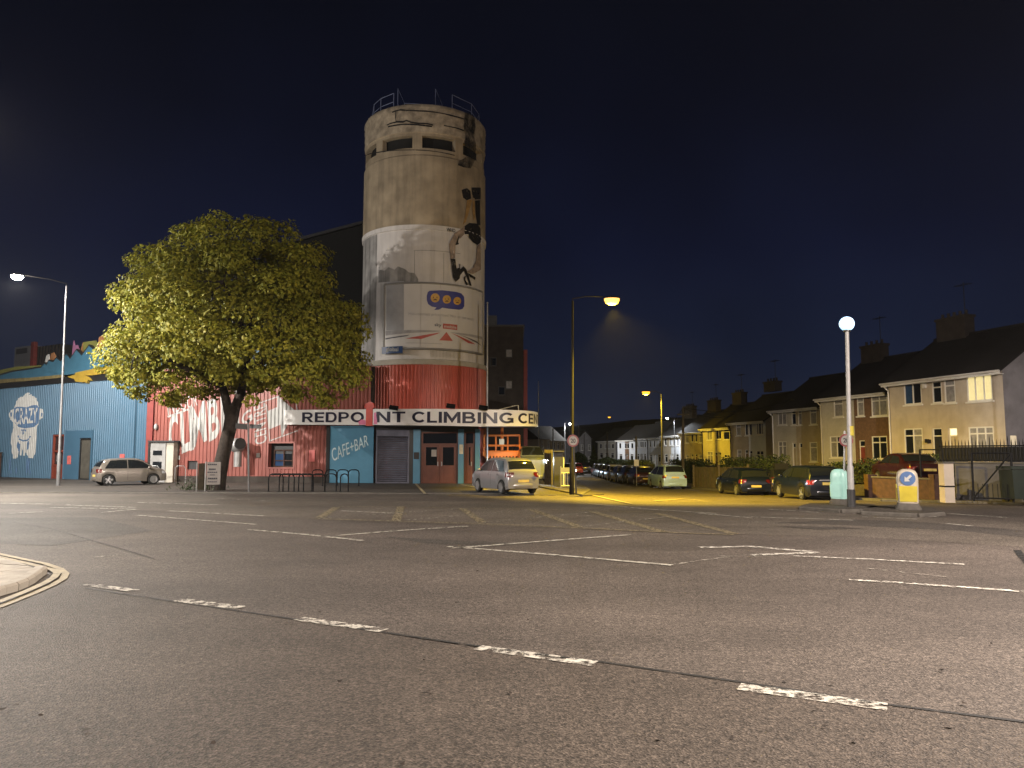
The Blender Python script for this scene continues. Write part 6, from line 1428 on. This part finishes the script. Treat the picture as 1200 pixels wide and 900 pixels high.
        for k in range(5): m.tube([ax_ + F.s * (-.5 + .22 * k) - F.n * .28 + Vector((0, 0, 1.75)), ax_ + F.s * (-.5 + .22 * k) + F.n * .28 + Vector((0, 0, 1.75))], .012, 4)
        m.tube([ax_ + F.s * -.6 + Vector((0, 0, 1.75)), ax_ + F.s * .5 + Vector((0, 0, 1.75))], .014, 4); m.build('aerial', M['dark_metal'], rf)
        npot = max(2, int(w_ / .42))
        for k in range(npot): m = MB(); c0 = F.pt(lerp(s0_ + .2, s1_ - .2, k / (npot - 1)), -depth / 2, zt2); m.lathe([(.12, 0), (.09, .05), (.085, .26), (.11, .29)], c0, 8); m.build('chimney_pot', M['darkwall'], ch)
    return F, t, ze
H1 = house('pale cream end house pair with one upper window lit yellow', 1042, 1180, 38.0, 431.5, [(1042, 'cream_r')],
  [(1059.5, 449, 1080, 474, 2, False, ['blue_glass', 'glass']), (1092.4, 446.6, 1103.8, 472.4, 1, True, ['glass']), (1106.6, 444, 1119.6, 472.2, 1, True, ['curtain']), (1133, 439.5, 1163, 470, 3, False, ['lit', 'lit', 'lit']), (1060, 502, 1081.5, 532.5, 2, True, ['glass', 'curtain']), (1135.5, 500, 1165, 529, 3, True, ['curtain'])],
  [(1093.3, 501.5, 1104.4, 553, 'black_paint'), (1112.4, 501, 1122.6, 553, 'cream_r', True)], [(1122, 2.1, 371)], floor=.95)
F1 = H1[0]
def wall_bit(F, par, nm, u0, v0, u1, v1, mt, d=.12): a, b, c, e = F.rect(u0, v0, u1, v1); m = MB(); F.box(m, a, c, .003, d, b, e); m.build(nm, M[mt], par)
wall_bit(F1, H1[1], 'alarm_box', 1082, 449, 1086, 455, 'upvc'); wall_bit(F1, H1[1], 'meter_box', 1083.5, 543.5, 1089, 553, 'pale_r')
wall_bit(F1, H1[1], 'wall_lantern', 1087, 514.5, 1089, 519, 'black_paint', .2); wall_bit(F1, H1[1], 'wall_lantern', 1089.6, 515, 1091.4, 519, 'black_paint', .2)
house('half cream half brown rendered house pair beside the pale end pair', 962, 1043, 47.0, 458, [(962, 'pale_r'), (1001.5, 'brown_r')],
  [(977, 467.5, 988, 488.5, 1, True, ['curtain']), (1004.3, 465, 1012.5, 487.5, 1, True, ['curtain']), (1021, 462.5, 1040, 487.5, 2, True, ['curtain']), (972.8, 511, 989, 536.5, 2, True, ['curtain', 'glass']), (1022, 511, 1040, 538, 2, True, ['glass'])], [(1007, 516, 1014, 552, 'reddoor'), (992, 516, 998.5, 552, 'upvc')], [(1026, 1.9, 404)], downpipe='yellow_r')
house('tan and pale grey rendered house pair behind the dark estate car', 905.5, 962, 56.5, 475.5, [(905.5, 'pale_r'), (933, 'tan_r')],
  [(911.5, 480, 921.7, 498, 2, True, ['curtain']), (927.5, 479.5, 933, 498, 1, True, ['glass']), (935, 479.2, 939.8, 498, 1, True, ['curtain']), (949, 478, 957, 497.5, 1, True, ['curtain']), (912, 517, 922, 538.5, 2, True, ['curtain']), (949, 518, 958, 541, 1, True, ['curtain'])], [(928.8, 519, 932.6, 547, 'tan_r'), (936.6, 519, 940.4, 547, 'tan_r')], [(905, 1.7, 447)])
house('half brown half white rendered house pair with a white eaves line', 855.5, 898, 68.5, 492, [(855.5, 'tan_r'), (877, 'white_r')],
  [(862.7, 496.7, 868.3, 510.6, 1, True, ['curtain']), (873, 496.5, 876.6, 510.4, 1, False, ['glass']), (877.6, 496.5, 881.4, 510.4, 1, False, ['glass']), (886, 495.5, 894.6, 509.4, 3, False, ['curtain', 'glass']), (864, 527, 869.2, 545, 1, True, ['curtain']), (886.5, 528, 895.2, 545.8, 2, True, ['glass'])], [(873, 527, 876.6, 547, 'brown_r'), (878, 528, 881.8, 547, 'grey_r')], [(866, 1.7, 460)], gable='tan_r', downpipe='black')
house('yellow lit rendered house pair behind the dark hedge', 822.5, 857, 80, 500, [(822.5, 'yellow_r')],
  [(828.4, 502.8, 834.6, 515.8, 2, False, ['lit2'] if False else ['curtain']), (839, 502.8, 845.2, 514.8, 2, False, ['glass']), (847.8, 502.2, 855, 515.2, 1, True, ['glass']), (829, 529, 835.6, 544.8, 2, True, ['curtain']), (848.6, 532.5, 855.4, 545.6, 2, True, ['glass'])], [(837.8, 530, 840.6, 546.5, 'brown_r'), (842, 530, 845.2, 546.5, 'grey_r')], [(836, 1.9, 469)], downpipe='black')
house('cream and brown rendered house pair behind the telegraph pole', 797.5, 824.2, 91, 505.5, [(797.5, 'cream_r'), (813.3, 'tan_r')],
  [(803, 509, 807.4, 519.2, 1, True, ['curtain']), (809.6, 509, 812.6, 518, 1, False, ['glass']), (814.4, 508.6, 817, 518, 1, False, ['glass']), (818.8, 508.2, 823.4, 519, 1, True, ['curtain']), (803.8, 533, 808, 544.8, 1, True, ['curtain']), (818.8, 533, 823.6, 547.6, 1, True, ['curtain'])], [(810, 532, 812.6, 547, 'upvc'), (814.4, 532, 817, 547, 'brown_r')], [(808, 2.2, 476)])
def simple_house(label, uL, uR, Y, vR, walls, chim=(), downpipe='black'):
    w = uR - uL; k = Y / 100
    wins = []
    for f in (.12, .40, .56, .78): wins.append((uL + w * f, vR + 4, uL + w * (f + .12), vR + 4 + 9 / k, 1, False, [random.choice(['curtain', 'glass'])]))
    for f in (.14, .74): wins.append((uL + w * f, vR + 23 / k, uL + w * (f + .16), vR + 33 / k, 1, True, ['glass']))
    doors = [(uL + w * .42, vR + 23 / k, uL + w * .50, vR + 38 / k, 'grey_r'), (uL + w * .53, vR + 23 / k, uL + w * .61, vR + 38 / k, 'brown_r')]
    house(label, uL, uR, Y, vR, walls, wins, doors, chim, downpipe=downpipe)
simple_house('brown and white house pair left of the telegraph pole', 776, 797.6, 102, 509.5, [(776, 'tan_r'), (786, 'white_r')])
simple_house('plain white rendered house pair in the middle of the far row', 759, 776, 112, 512, [(759, 'white_r')])
simple_house('slim white rendered house pair before the dark pole', 745, 758.4, 124, 513, [(745, 'white_r')])
simple_house('white house pair with a brown centre strip in the far row', 723, 744.4, 136, 515, [(723, 'white_r'), (732, 'brown_r'), (737, 'white_r')])
simple_house('farthest pale house pair at the end of the row', 700, 721.5, 158, 516, [(700, 'pale_r')])
# houses at the far end of the street, facing the viewer
def far_house(label, uL, uR, Y, vE, vB, mt, gable_front=False, cols=2):
    F = Facade((at(uL, 531, Y).x, Y), (at(uR, 531, Y + 2).x, Y + 2)); gz = T(F.pt(F.L / 2, 0, 0).x, Y); t = thing('house', F.pt(F.L / 2, 0, gz), label, 'house', group='houses at the far end of the street'); ze = at(uL, vE, Y).z
    hs = []
    for j, (z0, z1) in enumerate(((gz + .9, gz + 2.2), (gz + 3.5, gz + 4.8))):
        for i in range(cols): s_ = lerp(.12, .72, i / max(1, cols - 1)) * F.L; hs.append((s_, z0, s_ + min(1.5, F.L * .2), min(z1, ze - .3)))
    m = MB(); wall_mesh(m, F, 0, F.L, gz - .5, ze, hs, .12); m.build('wall', M[mt], t); m = MB(); F.box(m, .01, F.L - .01, -8, -.15, gz - .5, ze); m.build('side_wall', M[mt], t)
    for h in hs: window(F, t, h, 2, True, ['curtain', 'glass'])
    if gable_front:
        m = MB(); m.extr([F.pt(0, .0, ze), F.pt(F.L, 0, ze), F.pt(F.L / 2, 0, ze + F.L * .4)], F.n * -.2); m.build('gable', M[mt], t)
        m = MB(); m.extr([F.pt(-.3, .2, ze - .1), F.pt(F.L / 2, .2, ze + F.L * .42), F.pt(F.L + .3, .2, ze - .1), F.pt(F.L / 2, .2, ze + F.L * .42 + .2)], F.n * -8.5); m.build('roof', M['roof'], t)
    else:
        m = MB(); m.extr([F.pt(-.3, .3, ze - .1), F.pt(-.3, -4, ze + 2.6), F.pt(-.3, -8.3, ze - .1)], F.s * (F.L + .6)); m.build('roof', M['roof'], t)
far_house('cream house with white window frames at the street end beside the corner post', 633, 645, 128, 514, 548, 'cream_r'); far_house('cream and brown house behind the corner lamp post', 645.5, 662, 132, 516, 548, 'tan_r', cols=3)
far_house('grey gable fronted house right of the far street lamp', 679, 693, 165, 513, 548, 'grey_r', True, 2)
far_house('dim terraced house left of the street end behind the white van', 612, 632, 140, 513, 548, 'grey_r')

# ================================================================ GARDEN WALLS, HEDGES, GATE
def hedge(label, x0, y0, x1, y1, h, w=.9, mt='leaf_dark', name='hedge', cat='hedge'):
    a, b = Vector((x0, y0, 0)), Vector((x1, y1, 0)); d = b - a; L = d.length; g = (a + b) / 2; gz = T(g.x, g.y); t = thing(name, (g.x, g.y, gz), label, cat)
    rnd = random.Random(int(x0 * 100 + y0)); n_ = Vector((-d.y, d.x, 0)).normalized(); V, F_ = [], []
    for _ in range(int(L * h * 420)):
        f = rnd.random(); s_ = rnd.choice((-1, 1)); z = rnd.random() ** .8 * h * (1 + .10 * math.sin(f * L * 2.3)); k = rnd.uniform(.72, 1.08)
        p = a + d * f + n_ * s_ * w / 2 * k * (1 if z < h * .8 else rnd.random()) + Vector((0, 0, T(*(a + d * f)[:2]) + z)); s = rnd.uniform(.04, .09)
        o = Vector((rnd.gauss(0, 1), rnd.gauss(0, 1), rnd.gauss(0, 1))).normalized(); tx = o.orthogonal().normalized(); ty = o.cross(tx); i = len(V)
        V += [p - ty * s, p + tx * s * .6, p + ty * s, p - tx * s * .6]; F_.append((i, i + 1, i + 2, i + 3))
    m = MB(); m.v = V; m.f = F_; m.m = [0] * len(F_); m.build('foliage', M[mt], t, fix=False)
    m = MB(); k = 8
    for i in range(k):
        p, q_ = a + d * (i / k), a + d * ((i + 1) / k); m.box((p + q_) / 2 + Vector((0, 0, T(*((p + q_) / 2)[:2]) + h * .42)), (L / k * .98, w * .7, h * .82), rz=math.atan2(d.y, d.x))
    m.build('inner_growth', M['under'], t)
hedge('dark clipped hedge behind the dark blue saloon', 15.2, 55, 16.0, 45.8, 2.0, 1.2); hedge('dark tall hedge before the yellow lit houses', 15.0, 72, 15.1, 58.5, 1.9, 1.1); hedge('dark hedge below the far white houses', 14.9, 128, 14.9, 84, 1.8, 1.4); hedge('low dark shrub row before the tan houses', 17.0, 44.5, 17.8, 37.5, 1.1, .9)
hedge('low dark shrub below the pale end house window', 19.4, 37.4, 21.2, 36.0, 1.0, .8, name='shrub', cat='shrub')
def garden_wall(label, pts, h, mt, piers=True):
    a = Vector((*pts[0], 0)); t = thing('garden_wall', (a.x, a.y, T(a.x, a.y)), label, 'wall')
    for p, q_ in zip(pts[:-1], pts[1:]):
        p, q_ = Vector((*p, 0)), Vector((*q_, 0)); d = q_ - p; c = (p + q_) / 2; m = MB(); z = min(T(*p[:2]), T(*q_[:2])); m.box((c.x, c.y, z + h / 2 - .2), (d.length, .22, h + .4), rz=math.atan2(d.y, d.x)); m.build('wall', M[mt], t)
        m = MB(); m.box((c.x, c.y, z + h + .03), (d.length + .04, .30, .06), rz=math.atan2(d.y, d.x)); m.build('coping', M['kerb'], t)
    if piers:
        for p in pts: m = MB(); m.box((p[0], p[1], T(*p) + h / 2), (.40, .40, h + .25)); m.build('pier', M[mt], t)
garden_wall('low red brick wall behind the traffic islands', [(15.3, 33.0), (16.4, 29.9)], .95, 'brick'); garden_wall('dark low garden wall beside the parked dark cars', [(15.2, 45), (15.6, 38.5)], .7, 'brick')
ft = thing('timber_fence', (14.0, 49, T(14, 49)), 'short dark timber fence right of the pale blue people carrier', 'fence')
f0, f1 = Vector((12.9, 54.5, 0)), Vector((14.6, 47.5, 0)); f_d = f1 - f0
for k in range(20):
    c = f0 + f_d * ((k + .5) / 20); z = T(c.x, c.y); m = MB(); m.box((c.x, c.y, z + .75), (f_d.length / 20 * .9, .04, 1.5 + random.uniform(-.05, .05)), rz=math.atan2(f_d.y, f_d.x)); m.build('board', M['wood'], ft)
for k in (0, .5, 1): c = f0 + f_d * k; m = MB(); m.box((c.x - .1, c.y, T(c.x, c.y) + .8), (.12, .12, 1.7)); m.build('post', M['wood'], ft)
# yard wall, pillar, spiked railing and yard gate at the right
Yg = 29.0
pp = on(1114, 586, .1); pil = thing('gate_pillar', pp, 'pale rendered gate pillar left of the spiked railing', 'pillar'); w_ = 11.5 * pp.y / FPX; ph = at(1114, 543, pp.y).z
m = MB(); m.box((pp.x, pp.y + .2, ph / 2), (w_, w_, ph)); m.build('shaft', M['cream_r'], pil); m = MB(); m.box((pp.x, pp.y + .2, ph + .03), (w_ + .08, w_ + .08, .06)); m.build('cap', M['kerb'], pil); m = MB(); m.box((pp.x, pp.y + .2 - .01, at(1114, 570, pp.y).z), (w_ + .03, w_ + .03, .05)); m.build('strap', M['black'], pil)
FW = Facade((at(1119.5, 560, 30.2).x, 30.2), (at(1225, 560, 27.2).x, 27.2)); ww_ = thing('yard_wall', FW.pt(FW.L / 2, 0, 0), 'low dark grey rendered yard wall under the spiked railing', 'wall')
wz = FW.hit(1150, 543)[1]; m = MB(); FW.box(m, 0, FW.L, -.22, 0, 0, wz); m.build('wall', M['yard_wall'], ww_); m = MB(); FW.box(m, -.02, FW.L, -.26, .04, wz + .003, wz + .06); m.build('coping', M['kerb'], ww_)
rl = thing('spiked_railing', FW.pt(1, -.1, wz + .06), 'black spiked railing with solid sheet along the top of the yard wall', 'railing'); rz_ = FW.hit(1150, 519)[1]
m = MB(); FW.box(m, -.7, FW.L, -.16, -.13, wz + .07, lerp(wz, rz_, .80)); m.build('back_sheet', M['under'], rl)
for f in (.12, .82): m = MB(); z = lerp(wz, rz_, f); FW.box(m, -.7, FW.L, -.12, -.08, z, z + .05); m.build('rail', M['black'], rl)
nb_ = 30; pal = None
for k in range(nb_):
    s_ = lerp(-.65, FW.L - .05, k / (nb_ - 1)); p = FW.pt(s_, -.06, 0); z1 = rz_ + (.12 if k % 5 == 0 else 0)
    m = MB(); m.tube([p + Vector((0, 0, wz + .08)), p + Vector((0, 0, z1)), p + Vector((0, 0, z1 + .14))], [.016, .016, .002], 5); m.build('paling', M['black'], rl)
# open steel gate frames
def gate(label, u0, u1, v0, v1, Y0, Y1, diag):
    a, b = Vector((at(u0, v1, Y0).x, Y0, .1)), Vector((at(u1, v1, Y1).x, Y1, .1)); h0 = at(u0, v0, Y0).z - .1; t = thing('yard_gate', a, label, 'gate')
    for p in (a, b): m = MB(); m.tube([p, p + Vector((0, 0, h0))], .035, 6); m.build('stile', M['black'], t)
    for z in (.12, h0): m = MB(); m.tube([a + Vector((0, 0, z)), b + Vector((0, 0, z))], .03, 6); m.build('rail', M['black'], t)
    if diag: m = MB(); m.tube([a + Vector((0, 0, .12)), b + Vector((0, 0, h0))], .03, 6); m.build('brace', M['black'], t)
    m = MB()
    for k in range(1, 8): p = lerp(a, b, k / 8); m.tube([p + Vector((0, 0, .12)), p + Vector((0, 0, .62))], .012, 4)
    m.build('infill_bar', M['black'], t)
gate('black steel yard gate frame with a diagonal brace before the yard wall', 1141.5, 1188, 531, 591, 27.6, 26.8, True); gate('tall open black gate frame left of the pale pillar', 1080.5, 1107, 527, 584, 30.5, 29.6, False)
p = on(1199, 589, .1); bn = thing('waste_bin', p, 'dark green plastic bin cut by the right edge of the frame', 'bin'); hb = at(1199, 547, p.y).z - .1
m = MB(); m.extr([(p.x - .34, p.y - .1, .22), (p.x + .5, p.y - .1, .22), (p.x + .56, p.y - .16, hb), (p.x - .42, p.y - .16, hb)], (0, .75, 0)); m.build('body', M['bin'], bn); m = MB(); m.box((p.x + .07, p.y + .22, hb + .07), (1.08, .86, .10)); m.build('lid', M['bin'], bn)
for k in (-.25, .4): m = MB(); m.tube([(p.x + k, p.y + .5, .21), (p.x + k + .06, p.y + .5, .21)], .11, 10); m.build('wheel', M['tyre'], bn)

# ---- trees and shrubs at the far end
def small_tree(label, u, vb, vt, Y, wpx, conif=False, mt='leaf_dark'):
    x = at(u, vb, Y).x; gz = T(x, Y); zt_ = at(u, vt, Y).z; w = wpx * Y / FPX; t = thing('fir_tree' if conif else 'bushy_tree', (x, Y, gz), label, 'tree'); rnd = random.Random(int(u * 7)); V, F_ = [], []
    m = MB(); m.tube([(x, Y, gz), (x, Y, lerp(gz, zt_, .8))], [.18, .05], 6); m.build('trunk', M['bark'], t)
    for _ in range(5200):
        f = rnd.random(); z = lerp(gz + .5, zt_, f); r = w / 2 * ((1 - f) * 1.05 * (.8 + .2 * math.sin(f * 40)) if conif else math.sqrt(max(.02, 1 - (2 * f - .9) ** 2))) * rnd.random() ** .4; a = rnd.uniform(0, 6.3)
        p = Vector((x + r * math.cos(a), Y + r * math.sin(a), z)); s = rnd.uniform(.08, .2); o = Vector((rnd.gauss(0, 1), rnd.gauss(0, 1), rnd.gauss(0, 1))).normalized(); tx = o.orthogonal().normalized(); ty = o.cross(tx); i = len(V); V += [p - ty * s, p + tx * s * .5, p + ty * s, p - tx * s * .5]; F_.append((i, i + 1, i + 2, i + 3))
    m = MB(); m.v = V; m.f = F_; m.m = [0] * len(F_); m.build('crown', M[mt], t, fix=False)
small_tree('dark fir tree at the far end of the street', 696, 550, 523, 122, 17, True); small_tree('rounded green bush left of the dark fir tree', 678, 551, 530, 118, 22)
small_tree('dark round bush before the far white houses', 712, 552, 536, 108, 26)
# ---- wooded hill
hm = MB(); nx, ny = 120, 8
rnd = random.Random(2)
for j in range(ny):
    for i in range(nx):
        x = lerp(-200, 1100, i / (nx - 1)); y = 700 + 60 * j; u = 600 + FPX * x / y
        zt_ = (interp(x, [-200, 0, 60, 170, 260, 380, 500, 700, 1100], [20, 30, 36, 47, 49, 47, 44, 40, 30])) * math.sin(min(1, j / 5) * math.pi / 2)
        hm.v.append(Vector((x, y, -2 + zt_ + (rnd.uniform(-1.6, 1.8) + 1.2 * math.sin(i * .9 + j) if j else 0))))
for j in range(ny - 1):
    for i in range(nx - 1): a = j * nx + i; hm.f.append((a, a + 1, a + nx + 1, a + nx)); hm.m.append(0)
hm.build('hill', M['hill'], kind='structure', fix=False)
for u, v, Y, l in ((714, 488.5, 260, 'tiny orange street lamp on the dark hillside'), (782, 490, 100, 'small white street lamp before the far white houses')):
    p = at(u, v, Y); b = Vector((p.x + .9, Y, T(p.x + .9, Y) if Y < 200 else -1.2)); lamp_post(b, p + Vector((.9, 0, .05)), p, M['dark_metal'], M['sodium'] if 'orange' in l else M['ledlens'], SOD if Y > 200 else (.88, .94, 1), 0 if Y > 200 else 650, l, .07, 2.2 if Y > 200 else .8, cut=172)

# ================================================================ THIN HAZE ADDED TO GIVE THE LAMPS A HALO
hz = bpy.data.materials.new('halo_haze'); hz.use_nodes = True; nt = hz.node_tree; nt.nodes.remove(nt.nodes['Principled BSDF'])
pv = nt.nodes.new('ShaderNodeVolumePrincipled'); pv.inputs['Color'].default_value = (.85, .87, .9, 1); pv.inputs['Density'].default_value = .00009; pv.inputs['Anisotropy'].default_value = .35
nt.links.new(pv.outputs[0], nt.nodes['Material Output'].inputs['Volume'])
m = MB(); m.box((0, 600, 41), (4400, 2400, 92)); m.build('haze', hz, kind='stuff')
